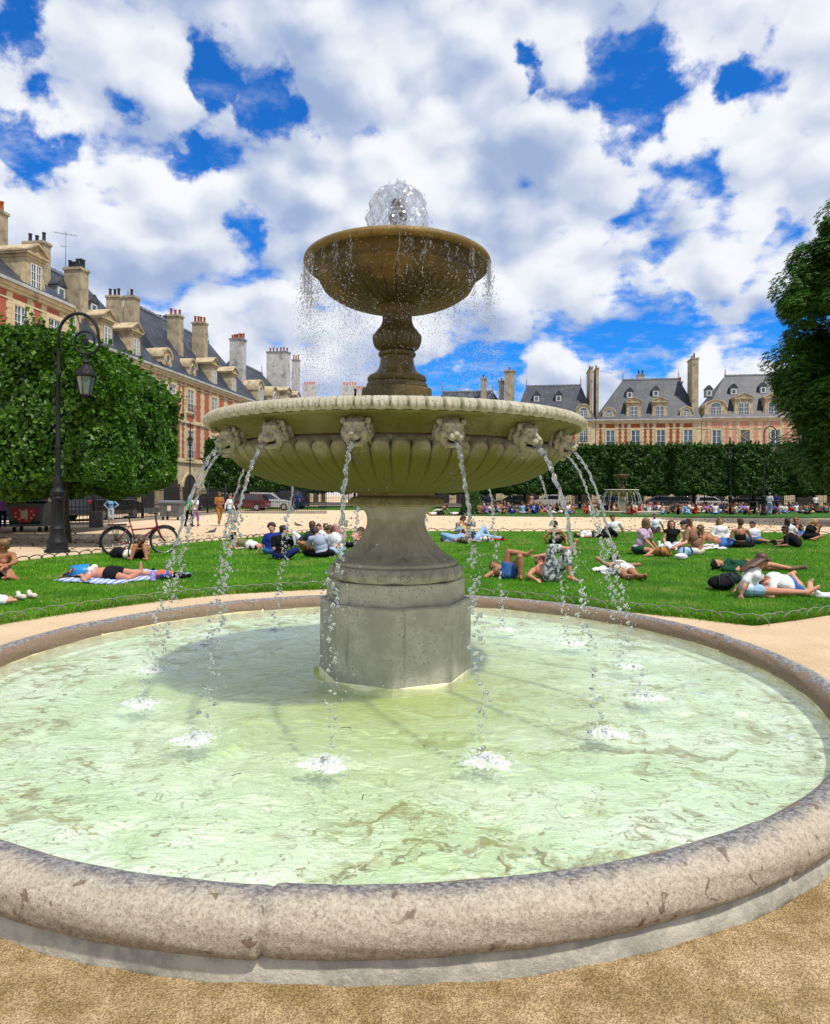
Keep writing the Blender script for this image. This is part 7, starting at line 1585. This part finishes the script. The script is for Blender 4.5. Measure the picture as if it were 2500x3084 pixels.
for i, (kd, tp, tk_, bt, bk_, hr_, stl, sk_, fm, desc) in enumerate(specs):
    q = random.Random(i); r_ = empty('person', (0, 0, 0)); J = sit_pose(kd, q)
    lk = {'lie': (0, 0, 1), 'side': (-.3, -1, 0)}.get(kd, (q.uniform(-.6, .6), -1, -.1)); fd = {'lie': (0, 0, 1)}.get(kd, (0, -1, 0))
    build_person(r_, J, skin=sk_, hair=hr_, style=stl, top=tp if tp != 'none' else 'white', tk=tk_, bot=bt, bk=bk_, vox=.022, face=False, fem=bool(fm), fingers=False, look=lk, fwd=fd); PROTO.append((r_, desc))
crowd = []   # px, ground py, prototype, heading
q = random.Random(21)
fixed = [(1382, 1553, 7, 0), (1440, 1548, 2, 20), (1462, 1545, 6, -30), (1480, 1548, 1, 10), (1500, 1545, 4, 60), (1517, 1549, 3, -20), (1575, 1550, 2, 200), (1592, 1548, 8, -60), (1612, 1550, 8, -80), (1625, 1545, 12, 120), (1651, 1550, 5, 0), (1680, 1548, 3, 150), (1700, 1549, 9, 30), (1722, 1548, 4, -60),
         (1762, 1549, 6, 60), (1775, 1546, 0, 180), (1838, 1545, 1, 30), (1855, 1548, 3, 180), (1902, 1553, 1, 90), (1955, 1548, 4, 160), (1985, 1547, 9, 40), (2012, 1549, 6, 200), (2030, 1547, 10, 10), (2062, 1551, 2, 60), (2084, 1549, 13, -40), (2105, 1548, 9, 160), (2130, 1548, 14, 0), (2155, 1551, 0, 170), (2178, 1548, 10, 40),
         (2196, 1550, 3, 180), (2216, 1549, 9, -100), (2372, 1541, 5, 40), (2388, 1540, 2, 120), (2402, 1542, 2, 200), (2436, 1541, 9, 30), (2465, 1540, 2, 90), (2488, 1541, 8, 200), (2350, 1543, 3, 30), (1315, 1553, 7, 20), (1330, 1545, 5, 160)]
for (px, gy, k, a) in fixed: crowd.append((px, gy, k, a))
for i in range(150):
    px = q.uniform(1430, 2490); gy = q.uniform(1532, 1550) if i < 90 else q.uniform(1541, 1551)
    if 1800 < px < 1930 and gy < 1542: continue
    crowd.append((px, gy, q.randrange(15), q.uniform(0, 360)))
used = [False] * 15; cnt = {}
for (px, gy, k, a) in crowd:
    r_, desc = PROTO[k]; t = r_ if not used[k] else copy_tree(r_); used[k] = True
    p = gnd(px, gy); t.location = (p.x, p.y, .03); t.rotation_euler = (0, 0, R(a)); sc = random.uniform(.92, 1.08); t.scale = (sc,) * 3
    zone = 'left of the distant fountain' if px < 1800 else ('beside the distant fountain' if px < 1960 else ('between distant fountain and lamp post' if px < 2290 else 'right of the right lamp post'))
    n = cnt.get((k, zone), 0); cnt[(k, zone)] = n + 1
    dp = 'front' if gy > 1546 else ('middle' if gy > 1539 else 'back')
    tag(t, 'person in %s, %s crowd %s' % (desc.replace(', lying down', ''), dp, zone), 'person', GC)
for k in range(15):
    if not used[k]:
        for c in list(PROTO[k][0].children): bpy.data.objects.remove(c)
        bpy.data.objects.remove(PROTO[k][0])
# ================================================================ things on the grass and paths
RUB = mat('tyre_rubber', (0.012, 0.012, 0.013), None, rough=0.8); CHR = mat('chrome', (0.5, 0.5, 0.5), (0.4, 0.4, 0.4), 5, 0.25, 0.9); REDP = mat('red_paint', (0.20, 0.008, 0.012), (0.16, 0.006, 0.01), 5, 0.3, coat=.5)
def ring(b, c, r, t, axis='y', n=36, seg=6, a0=0, a1=2 * PI):
    full = abs(a1 - a0 - 2 * PI) < 1e-3; pts = []
    for i in range(n + 1):
        a = a0 + (a1 - a0) * i / n; pts.append((c[0] + r * math.cos(a), c[1], c[2] + r * math.sin(a)) if axis == 'y' else (c[0], c[1] + r * math.cos(a), c[2] + r * math.sin(a)))
    b.tube(pts, t, seg)
def bicycle(loc, rz, label):
    root = empty('bicycle', loc, rz); tag(root, label, 'bicycle'); Rw = .345; wb = 1.09
    for k, x in enumerate((0, wb)):
        b = MB(); ring(b, (x, 0, Rw), Rw - .022, .022, seg=8); w = b.build('wheel', RUB, root)
        r_ = MB(); ring(r_, (x, 0, Rw), Rw - .050, .012); r_.build('rim', CHR, w); s_ = MB()
        for i in range(28):
            a = 2 * PI * i / 28; s_.tube([(x + .03 * math.cos(a + .5), .02 * (-1) ** i, Rw + .03 * math.sin(a + .5)), (x + (Rw - .05) * math.cos(a), 0, Rw + (Rw - .05) * math.sin(a))], .0022, 4)
        s_.tube([(x, -.05, Rw), (x, .05, Rw)], .026, 8); s_.build('spokes', CHR, w)
        m_ = MB(); ring(m_, (x, 0, Rw), Rw + .018, .020, n=20, a0=R(15 if k == 0 else 45), a1=R(200 if k == 0 else 170)); m_.build('mudguard', RUB, root)
    f = MB(); bb = (.44, 0, .29); st = (.30, 0, .80); hd0 = (.93, 0, .66); hd1 = (.89, 0, .86)
    f.tube([bb, st], .018); f.tube([(.355, 0, .62), hd0], .019); f.tube([bb, (.92, 0, .70)], .023); f.tube([hd0, hd1], .024)
    for s in (-1, 1): f.tube([bb, (0, s * .055, Rw)], .012); f.tube([(.325, s * .01, .74), (0, s * .055, Rw)], .010)
    f.build('frame', REDP, root)
    f = MB()
    for s in (-1, 1): f.tube([hd0, (.95, s * .05, .60), (1.02, s * .05, .42), (wb, s * .05, Rw)], [.02, .020, .017, .012])
    f.build('fork', REDP, root)
    f = MB(); f.tube([hd1, (.88, 0, .96), (.92, 0, 1.0)], .016); f.tube([(.78, -.28, 1.0), (.86, -.22, 1.0), (.92, -.08, 1.01), (.92, .08, 1.01), (.86, .22, 1.0), (.78, .28, 1.0)], .013); f.build('handlebar', RUB, root)
    f = MB(); f.ell((.27, 0, .93), (.135, .07, .035)); f.ell((.37, 0, .93), (.07, .03, .022)); f.tube([(.30, 0, .78), (.275, 0, .91)], .014); f.build('saddle', RUB, root)
    f = MB(); f.box((-.18, -.07, .735), (.22, .07, .75)); f.box((-.18, -.075, .75), (.22, -.06, .765)); f.box((-.18, .06, .75), (.22, .075, .765))
    for s in (-1, 1):
        for xx in (-.12, -.02, .06): f.tube([(xx, s * .07, .74), (0, s * .06, Rw)], .006, 5)
    f.build('rack', RUB, root)
    f = MB(); ring(f, (bb[0], -.05, bb[2]), .085, .008, n=20); f.tube([(bb[0], -.07, bb[2]), (bb[0] + .10, -.07, bb[2] - .14)], .012, 6); f.tube([(bb[0], .07, bb[2]), (bb[0] - .10, .07, bb[2] + .14)], .012, 6); f.box((bb[0] + .06, -.15, bb[2] - .155), (bb[0] + .15, -.07, bb[2] - .13)); f.box((bb[0] - .15, .07, bb[2] + .13), (bb[0] - .06, .15, bb[2] + .155)); f.tube([(bb[0], -.05, bb[2] + .085), (.02, -.05, Rw + .04)], .005, 4); f.tube([(bb[0], -.05, bb[2] - .085), (.02, -.05, Rw - .04)], .005, 4); f.build('crank', CHR, root)
    f = MB(); f.tube([(.40, .04, .27), (.30, .20, .0)], .010, 6); f.build('kickstand', RUB, root)
    return root
p = gnd(350, 1676); pe = gnd(483, 1670); bicycle(p, math.atan2(pe.y - p.y, pe.x - p.x), 'red trekking bicycle with black rack standing at the lawn edge by the path')
def wavy(name, pts, m, label, cat, amp=.012, z=.06, group=None, n=16):
    """cloth lying over the grass, four ground corners"""
    A, B, C_, D = [Vector((p.x, p.y, 0)) for p in pts]; V = []; c = (A + B + C_ + D) / 4
    for i in range(n + 1):
        for j in range(n + 1):
            u, v = i / n, j / n; p = A.lerp(B, u).lerp(D.lerp(C_, u), v) - c; e = math.sin(u * 23 + v * 5) * .5 + math.sin(v * 17 - u * 9) * .5
            V.append((p.x + .03 * math.sin(v * 13) * (u in (0, 1)), p.y + .03 * math.sin(u * 15) * (v in (0, 1)), z + amp * e))
    top = len(V); V += [(x, y, z_ - .012) for x, y, z_ in V]; Fc = []
    for i in range(n):
        for j in range(n): a = i * (n + 1) + j; Fc += [(a, a + n + 1, a + n + 2, a + 1), (a + top, a + 1 + top, a + n + 2 + top, a + n + 1 + top)]
    e_ = [i * (n + 1) for i in range(n + 1)] + [n * (n + 1) + j for j in range(1, n + 1)] + [i * (n + 1) + n for i in range(n - 1, -1, -1)] + [j for j in range(n - 1, 0, -1)]
    for i in range(len(e_)): a, b_ = e_[i], e_[(i + 1) % len(e_)]; Fc.append((a, b_, b_ + top, a + top))
    mb = MB(); mb.add(V, Fc); o = mb.build(name, m); o.location = c; tag(o, label, cat, group); return o
def m_stripes(name, a, b, sc):
    m, nt = newmat(name); tc = nt.node('ShaderNodeTexCoord').outputs['Object']; w = nt.node('ShaderNodeTexWave'); w.inputs['Scale'].default_value = sc; w.inputs['Distortion'].default_value = 2.5; nt.l.new(tc, w.inputs['Vector'])
    p = nt.node('ShaderNodeBsdfPrincipled'); nt.set(p.inputs['Base Color'], nt.mix(nt.ramp(w.outputs['Fac'], .45, .55), a, b)); p.inputs['Roughness'].default_value = .9; finish(nt, p.outputs[0]); return m
wavy('blanket', [gnd(160, 1757), gnd(330, 1768), gnd(575, 1738), gnd(420, 1722)], m_stripes('blue_white_stripes', (0.62, 0.66, 0.78), (0.14, 0.22, 0.62), 3.0), 'blue and white striped blanket under the person with the book', 'blanket')
wavy('towel', [gnd(2112, 1658), gnd(2188, 1658), gnd(2186, 1645), gnd(2120, 1645)], CL['white'], 'white towel under the shirtless person propped on an elbow', 'towel', .03)
wavy('towel', [gnd(1782, 1722), gnd(1822, 1736), gnd(1905, 1722), gnd(1860, 1708)], CL['white'], 'white towel under the person in the swimsuit', 'towel', .03)
wavy('towel', [gnd(690, 1655), gnd(815, 1660), gnd(815, 1650), gnd(700, 1646)], CL['cream'], 'pale towel under the person in the olive top', 'towel', .02)
wavy('picnic_cloth', [gnd(1990, 1662), gnd(2050, 1662), gnd(2045, 1650), gnd(1985, 1650)], CL['white'], 'crumpled white picnic cloth in the middle of the big circle', 'cloth', .05, .09)
wavy('blanket', [gnd(1338, 1636), gnd(1480, 1634), gnd(1478, 1624), gnd(1350, 1624)], m_stripes('lilac_pattern', (0.55, 0.55, 0.62), (0.20, 0.14, 0.40), 5), 'patterned blanket under the two lying people near the book reader', 'blanket', .02)
# open blue book over the face
bk_ = empty('book', at(236, 1716, 11.15), R(-12)); bk_.rotation_euler = (R(-38), R(-6), R(-10)); tag(bk_, 'open book with a bright blue cover held over the face of the lying person', 'book')
mb = MB(); mb.add([(-.17, -.005, -.10), (.17, -.005, -.10), (.17, -.005, .10), (-.17, -.005, .10), (-.17, .004, -.10), (.17, .004, -.10), (.17, .004, .10), (-.17, .004, .10)], [(0, 1, 2, 3), (7, 6, 5, 4), (0, 4, 5, 1), (1, 5, 6, 2), (2, 6, 7, 3), (3, 7, 4, 0)]); mb.build('cover', mat('blue_cover', (0.01, 0.24, 0.62), None, rough=.4), bk_)
mb = MB(); mb.box((-.165, .004, -.095), (.165, .022, .095)); mb.build('pages', CL['cream'], bk_, smooth=False)
mb = MB(); mb.prism([(.004, .10), (.20, .02), (.20, .028), (.004, .108)], -.17, .17, axis='x'); mb.build('back_cover', CL['dgrey'], bk_, smooth=False)
bk_ = empty('book', at(1399, 1592, gnd(1384, 1612).y - .35), 0); bk_.rotation_euler = (R(-30), 0, R(30)); tag(bk_, 'small yellow book in the hands of the person in the white tank top', 'book'); mb = MB(); mb.box((-.09, -.012, -.12), (.09, .0, .12)); mb.build('cover', CL['yellow'], bk_, smooth=False); mb = MB(); mb.box((-.085, .0, -.115), (.085, .012, .115)); mb.build('pages', CL['cream'], bk_, smooth=False)
def bottle(px, py, label, col, h=.22, r=.04):
    o = empty('bottle', gnd(px, py, .06)); tag(o, label, 'bottle'); b = MB(); b.lathe([(0, 0), (r, 0), (r, h * .72), (r * .8, h * .8), (r * .4, h * .86)], 14); b.build('body', col, o, ang=40); b = MB(); b.lathe([(r * .55, h * .84), (r * .55, h), (0, h)], 12); b.build('cap', CL['black'], o, ang=40)
bottle(461, 1748, 'violet drinks bottle with a black cap standing on the striped blanket', mat('violet_plastic', (0.16, 0.13, 0.62), (0.4, 0.42, 0.7), 30, .4), .20, .045)
bottle(1985, 1652, 'clear white bottle standing near the laughing person', CL['white'], .26, .04)
bottle(419, 1662, 'small blue can held between the knees below the bicycle', CL['lblue'], .13, .03)
def bag(px, py, size, m, label, name='bag', cat='bag', straps=True, pts=9, seed=1, rz=0.0):
    o = empty(name, gnd(px, py, .04), rz); tag(o, label, cat); q = random.Random(seed); b = MB(); sx_, sy_, sz_ = size
    b.ell((0, 0, sz_ * .5), (sx_ * .5, sy_ * .5, sz_ * .5))
    for i in range(pts): b.ell((q.uniform(-.3, .3) * sx_, q.uniform(-.3, .3) * sy_, q.uniform(.25, .6) * sz_), (sx_ * q.uniform(.2, .35), sy_ * q.uniform(.2, .35), sz_ * q.uniform(.25, .4)))
    b.build('body', m, o, remesh=.014, relax=2)
    if straps:
        s_ = MB()
        for e in (-1, 1): s_.tube([(e * sx_ * .25, -sy_ * .4, sz_ * .25), (e * sx_ * .28, -sy_ * .6, sz_ * .55), (e * sx_ * .2, -sy_ * .3, sz_ * 1.02), (e * sx_ * .1, 0, sz_ * .95)], .013, 6)
        s_.build('strap', CL['dgrey'], o)
    return o
bag(2172, 1776, (.42, .34, .22), CL['black'], 'black and grey rucksack lying behind the person leaning on one arm', 'rucksack', 'rucksack', seed=2)
bag(2200, 1752, (.26, .4, .16), CL['dgrey'], 'grey mesh rucksack panel lying flat by the sleeping pair', 'rucksack', 'rucksack', seed=12)
bag(1995, 1676, (.42, .30, .24), CL['tan'], 'mustard brown cloth bag in front of the floral blouse', seed=3)
bag(2066, 1674, (.38, .24, .22), CL['ldenim'], 'pale denim bag beside the knitted brown t-shirt', seed=4)
bag(2052, 1684, (.28, .20, .14), CL['white'], 'crumpled white cap and cloth lying on the grass before the denim bag', 'bundle', 'clothes', False, seed=5)
bag(1398, 1637, (.46, .28, .20), mat('taupe_canvas', (0.10, 0.075, 0.04), (0.14, .10, .06), 8, .9), 'brown canvas rucksack lying in front of the book reader', 'rucksack', 'rucksack', seed=6)
bag(1461, 1630, (.34, .22, .16), CL['cream'], 'cream straw basket beside the lying jeans', 'basket', 'basket', seed=7)
bag(1500, 1628, (.6, .14, .06), CL['red'], 'dark red cloth stretched under the lying jeans', 'scarf', 'scarf', False, seed=8)
bag(360, 1680, (.40, .28, .24), CL['black'], 'black bag lying beside the bicycle wheel', seed=9)
bag(384, 1684, (.26, .2, .22), CL['cream'], 'cream cloth bag next to the person with bent knees', seed=10)
bag(490, 1743, (.26, .2, .16), mat('orange_blue_cloth', (0.75, 0.12, 0.03), (0.02, 0.12, 0.55), 9, .8, lo=.48, hi=.52, detail=1), 'orange and blue pouch on the striped blanket', 'pouch', 'bag', False, seed=11)
bag(1050, 1650, (.5, .25, .16), CL['black'], 'black bag near the reader in white shorts', seed=13)
def shoes(px, py, m, label, rz=0.0, s=1.0):
    o = empty('shoes', gnd(px, py, .04), rz); tag(o, label, 'shoes')
    for e in (-1, 1):
        b = MB(); b.capsule((e * .07, -.09, .035), (e * .07, .10, .03), .038, .034); b.capsule((e * .07, .08, .06), (e * .07, .10, .075), .032, .030); b.build('shoe', m, o, remesh=.010, relax=1)
shoes(2486, 1800, SHOEW, 'pair of white laced trainers beside the socked foot at the right border', 1.2)
shoes(549, 1740, SHOEB, 'black sandals lying on the blanket corner', 1.3); shoes(80, 1802, CL['cream'], 'beige sandals on the grass near the left border', .9); shoes(763, 1655, SHOEB, 'black shoes on the towel behind the lying person', 0.4)
# pigeon
pg = empty('pigeon', gnd(896, 1590), R(200)); tag(pg, 'small dark pigeon on the sand path above the sitting group', 'pigeon', 'pigeons on the path')
b = MB(); b.capsule((-.10, 0, .13), (.06, 0, .16), .045, .055); b.capsule((.06, 0, .17), (.11, 0, .24), .035, .026); b.ell((.12, 0, .255), (.030, .026, .027)); b.capsule((.145, 0, .252), (.168, 0, .246), .008, .003, 6); b.capsule((-.10, 0, .125), (-.24, 0, .09), .030, .016)
for e in (-1, 1): b.tube([(0, e * .02, .12), (.01, e * .025, .01), (.04, e * .03, .005)], .006, 5)
b.build('body', mat('pigeon_grey', (0.05, 0.05, 0.06), (0.09, 0.09, 0.10), 30, .7), pg, remesh=.008, relax=1)
pg2 = copy_tree(pg); pg2.location = gnd(640, 1612); pg2.rotation_euler = (0, 0, R(20)); pg2['label'] = 'small dark pigeon on the path near the lying olive top'

# ---------------------------------------------------------------- wheeled bins, box, pushchair
def wheelie(loc, rz, label, sticker=True, s=1.0):
    root = empty('waste_container', loc, rz, s); tag(root, label, 'waste container', 'large grey waste containers'); G = mat('grey_plastic', (0.10, 0.11, 0.12), (0.14, 0.15, 0.16), 3, .6)
    b = MB(); b.add([(-.56, -.40, .22), (.56, -.40, .22), (.56, .40, .22), (-.56, .40, .22), (-.66, -.48, .98), (.66, -.48, .98), (.66, .48, .98), (-.66, .48, .98)], [(0, 3, 2, 1), (4, 5, 6, 7), (0, 1, 5, 4), (1, 2, 6, 5), (2, 3, 7, 6), (3, 0, 4, 7)])
    for x in (-.4, 0, .4): b.box((x - .03, -.50, .3), (x + .03, -.44, .95))
    b.build('body', G, root, smooth=False)
    b = MB(); b.prism([(-.52, .985), (.52, .985), (.50, 1.06), (.0, 1.16), (-.50, 1.08)], -.70, .70, axis='x'); b.build('lid', G, root, smooth=False)
    for x in (-.45, .45):
        for y in (-.3, .3): w = MB(); w.tube([(x - .03, y, .10), (x + .03, y, .10)], .10, 14); w.build('wheel', RUB, root)
    if sticker:
        b = MB(); b.prism([(-.50, .90), (.50, .90), (.38, .55), (.2, .38), (-.2, .38), (-.38, .55)], -.535, -.505); o = b.build('sticker', mat('red_sticker', (0.45, 0.015, 0.03), (0.38, .01, .02), 4, .5), root, smooth=False)
        b = MB(); b.box((-.12, -.545, .52), (.12, -.537, .82))
        for i in range(9): a = 2 * PI * i / 9; b.ell((.36 * math.cos(a) * .9, -.537, .66 + .19 * math.sin(a)), (.035, .008, .035), None, 8, 5)
        b.build('white_marks', CL['cream'], o, smooth=False)
        b = MB(); b.box((-.54, -.515, .30), (.54, -.50, .42)); b.build('green_patch', CL['green'], root, smooth=False)
    else: b = MB(); b.box((-.1, -.515, .55), (.12, -.50, .85)); b.build('notice', CL['cream'], root, smooth=False)
wheelie(gnd(92, 1601), R(8), 'grey waste container with a red sticker behind the left lamp post'); wheelie(gnd(520, 1566), R(-4), 'grey waste container with a pale notice beside the walking people', False, .95)
bx = empty('concrete_block', gnd(290, 1588), R(20)); tag(bx, 'grey square concrete block on the path left of the bicycle', 'block'); b = MB(); b.box((-.26, -.26, 0), (.26, .26, .66)); b.build('block', mat('grey_concrete', (0.17, 0.16, 0.155), (0.12, .115, .11), 4, .9), bx, smooth=False); b = MB(); b.box((-.27, -.27, .66), (.27, .27, .69)); b.build('top', mat('grey_concrete', (0.17, 0.16, 0.155)), bx, smooth=False)
sc_ = empty('pushchair', gnd(2268, 1552), R(60)); tag(sc_, 'black pushchair parked left of the right lamp post', 'pushchair')
b = MB(); b.prism([(-.30, .55), (.25, .45), (.35, .60), (.30, 1.0), (.10, 1.12), (-.15, 1.05), (-.05, .75)], -.25, .25); b.build('seat', CL['black'], sc_, smooth=False)
b = MB()
for e in (-.27, .27): b.tube([(-.42, e, .12), (.15, e, .62), (.55, e, 1.08)], .018, 6); b.tube([(.42, e, .15), (.05, e, .6), (-.2, e, .62)], .018, 6)
b.tube([(.55, -.27, 1.08), (.55, .27, 1.08)], .02, 6); b.build('frame', CHR, sc_)
for x in (-.42, .42):
    for e in (-.27, .27): w = MB(); ring(w, (x, e, .14), .12, .025, n=16); w.build('wheel', RUB, sc_)

# ---------------------------------------------------------------- parked cars
def car(loc, rz, L, W, H_, paint, label, kind='hatch'):
    root = empty('parked_car', loc, rz); tag(root, label, 'car', 'cars parked behind the railings'); h = H_; hl = L / 2
    low = [(-hl, .28), (-hl * .99, .55), (-hl * .94, h * .60), (hl * .60, h * .60), (hl * .93, h * .50), (hl, .50), (hl * .99, .26)]
    b = MB(); b.prism(low, -W / 2, W / 2)
    V = b.v[0]; V[:, 1] *= np.where(V[:, 2] > h * .55, .95, 1.0)
    o = b.build('body', paint, root, smooth=False); md = o.modifiers.new('b', 'BEVEL'); md.width = .06; md.segments = 3
    rt = [(-hl * .92, h * .60), (-hl * (.78 if kind != 'van' else .90), h * .97), (-hl * .3, h), (hl * .12, h * .98), (hl * .52, h * .60)]
    b = MB(); b.prism(rt, -W * .43, W * .43); V = b.v[0]; V[:, 1] *= np.where(V[:, 2] > h * .9, .84, 1.04); o = b.build('cabin', paint, root, smooth=False); md = o.modifiers.new('b', 'BEVEL'); md.width = .05; md.segments = 3
    g_ = mat('car_glass', (0.012, 0.016, 0.02), (0.02, .03, .035), 1, .05, spec=.9)
    for e in (-1, 1):
        b = MB(); y0 = e * W * .435; V = [(-hl * .72, y0, h * .64), (hl * .40, y0, h * .64), (hl * .08, e * W * .385, h * .92), (-hl * .66, e * W * .385, h * .92)]; V2 = [(x, y + e * .015, z) for x, y, z in V]
        b.add([(x, y + e * .012, z) for x, y, z in V] + [(x, y - e * .03, z) for x, y, z in V], [(0, 1, 2, 3), (7, 6, 5, 4), (0, 4, 5, 1), (1, 5, 6, 2), (2, 6, 7, 3), (3, 7, 4, 0)]); b.build('side_window', g_, root, smooth=False)
        b = MB(); b.ell((hl * .93, e * W * .36, h * .46), (.10, .16, .07)); b.build('headlight', mat('lamp_lens', (0.6, .6, .6), None, rough=.1), root)
        b = MB(); b.ell((-hl * .985, e * W * .40, h * .52), (.05, .10, .12)); b.build('tail_light', mat('red_lens', (0.35, .01, .01), None, rough=.2), root)
    for x0, x1, lab_ in ((hl * .50, hl * .13, 'windscreen'), (-hl * .915, -hl * (.80 if kind != 'van' else .905), 'rear_window')):
        s_ = 1 if x0 > 0 else -1; b = MB(); b.add([(x0 + s_ * .02, -W * .40, h * .63), (x0 + s_ * .02, W * .40, h * .63), (x1 + s_ * .03, W * .34, h * .94), (x1 + s_ * .03, -W * .34, h * .94), (x0 - s_ * .05, -W * .40, h * .63), (x0 - s_ * .05, W * .40, h * .63), (x1 - s_ * .05, W * .34, h * .94), (x1 - s_ * .05, -W * .34, h * .94)], [(0, 1, 2, 3), (7, 6, 5, 4), (0, 4, 5, 1), (1, 5, 6, 2), (2, 6, 7, 3), (3, 7, 4, 0)]); b.build(lab_, g_, root, smooth=False)
    for x in (-hl * .62, hl * .64):
        for e in (-1, 1):
            w = MB(); w.tube([(x, e * (W / 2 - .22), .32), (x, e * (W / 2 + .01), .32)], .32, 20); w_ = w.build('wheel', RUB, root, ang=40); r_ = MB(); r_.tube([(x, e * (W / 2 + .0), .32), (x, e * (W / 2 + .025), .32)], .20, 14); r_.build('rim', CHR, w_, ang=40)
    return root
def paint(n, c): return mat('paint_' + n, c, tuple(v * .9 for v in c), 2, .25, coat=.6, spec=.5)
PB, PN, PR, PS = paint('black', (.008, .009, .011)), paint('dark_blue', (.008, .014, .045)), paint('red', (.09, .004, .006)), paint('silver', (.38, .40, .42))
def carpx(px, Y, rz, *a): x = derot(px, 1530)[0] * Y / F; car((x, Y, .02), rz, *a)
al = R(82)
carpx(312, 37.5, al, 4.8, 1.95, 1.9, PB, 'black van parked behind the railing, seen from the rear', 'van')
carpx(105, 36.0, R(10), 4.3, 1.8, 1.45, PN, 'dark blue car behind the sticker bin at the left')
carpx(628, 57, R(170), 4.3, 1.8, 1.5, PN, 'dark blue car behind the railing below the arcade arches')
carpx(742, 57.5, R(175), 3.9, 1.75, 1.5, PR, 'dark red car behind the railing left of the silver car')
carpx(812, 60, R(5), 4.3, 1.8, 1.6, PS, 'silver car parked behind the railing left of the fountain foot')
carpx(858, 66, R(170), 4.6, 1.9, 1.85, PN, 'dark people carrier right of the silver car')
carpx(780, 68, R(5), 4.4, 1.8, 1.6, PS, 'pale car parked behind the silver car')
carpx(1440, 85, R(-8), 4.5, 1.85, 1.7, PN, 'dark car parked behind the far railing next to the fountain foot'); carpx(1655, 85.5, R(172), 4.6, 1.85, 1.6, PS, 'pale roofed car behind the right jets')
carpx(1850, 85, R(-8), 4.4, 1.85, 1.5, PB, 'black car behind the distant fountain'); carpx(1978, 84.5, R(172), 4.7, 1.85, 1.5, PN, 'low dark car behind the railing right of the distant fountain'); carpx(2060, 84, R(-8), 4.5, 1.85, 1.5, PB, 'black car under the clipped trees, second right of the distant fountain')
carpx(2140, 83.5, R(-8), 4.4, 1.85, 1.5, PS, 'silver car under the clipped trees left of the lamp post'); carpx(2245, 83, R(172), 4.8, 2.0, 2.2, PB, 'tall dark van behind the right lamp post', 'van'); carpx(1540, 85, R(172), 4.4, 1.85, 1.5, PB, 'black car behind the cone shrub')
# fallen leaves under the chestnut and litter on the sand
g2 = np.random.default_rng(31); n = 900; P = np.stack([g2.uniform(9, 24, n), g2.uniform(27.5, 45, n), np.full(n, .012)], 1); lm_ = mat('dry_leaves', (0.16, 0.07, 0.02), (0.10, 0.06, 0.02), 8, .8)
n1_ = 260; P2 = np.stack([g2.uniform(-9, 6, n1_), g2.uniform(27.5, 44, n1_), np.full(n1_, .012)], 1)
P3 = np.stack([g2.uniform(-14, -5, 300), g2.uniform(17, 24, 300), np.full(300, .012)], 1); P = np.concatenate([P, P2, P3]); N = np.zeros_like(P); N[:, 2] = 2.0
me = leaf_mesh('fallen_leaves', P, N, .10, lm_, g2); o = bpy.data.objects.new('fallen_leaves', me); COL.objects.link(o); tag(o, 'scattered dry brown leaves on the sand paths', 'leaves', kind='stuff')
# grass clippings and leaves floating in the pool and on the near sand
b = MB(); q = random.Random(6)
for i in range(26):
    a = q.uniform(0, 2 * PI); r = math.sqrt(q.random()) * 2.7; x, y, w_ = PX + r * math.sin(a), FY - r * math.cos(a), q.uniform(0, PI); L = q.uniform(.012, .03)
    if r < .9: continue
    b.tube([(x - L * math.cos(w_), y - L * math.sin(w_), WATER_Z + .008), (x, y + .003, WATER_Z + .010), (x + L * math.cos(w_), y + L * math.sin(w_), WATER_Z + .008)], .0022, 4)
for (x, y) in ((-1.02, 1.35), (-1.0, 1.22), (-.8, 1.1), (.3, 1.3), (-.9, 1.5)): b.tube([(x, y, .006), (x + .03, y + .008, .01), (x + .07, y + .01, .006)], .0016, 4)
o = b.build('floating_clippings', mat('clipping_green', (0.06, 0.10, 0.02), (0.03, .05, .01), 9, .7)); tag(o, 'dark grass clippings drifting on the pool water', 'clippings', kind='stuff')
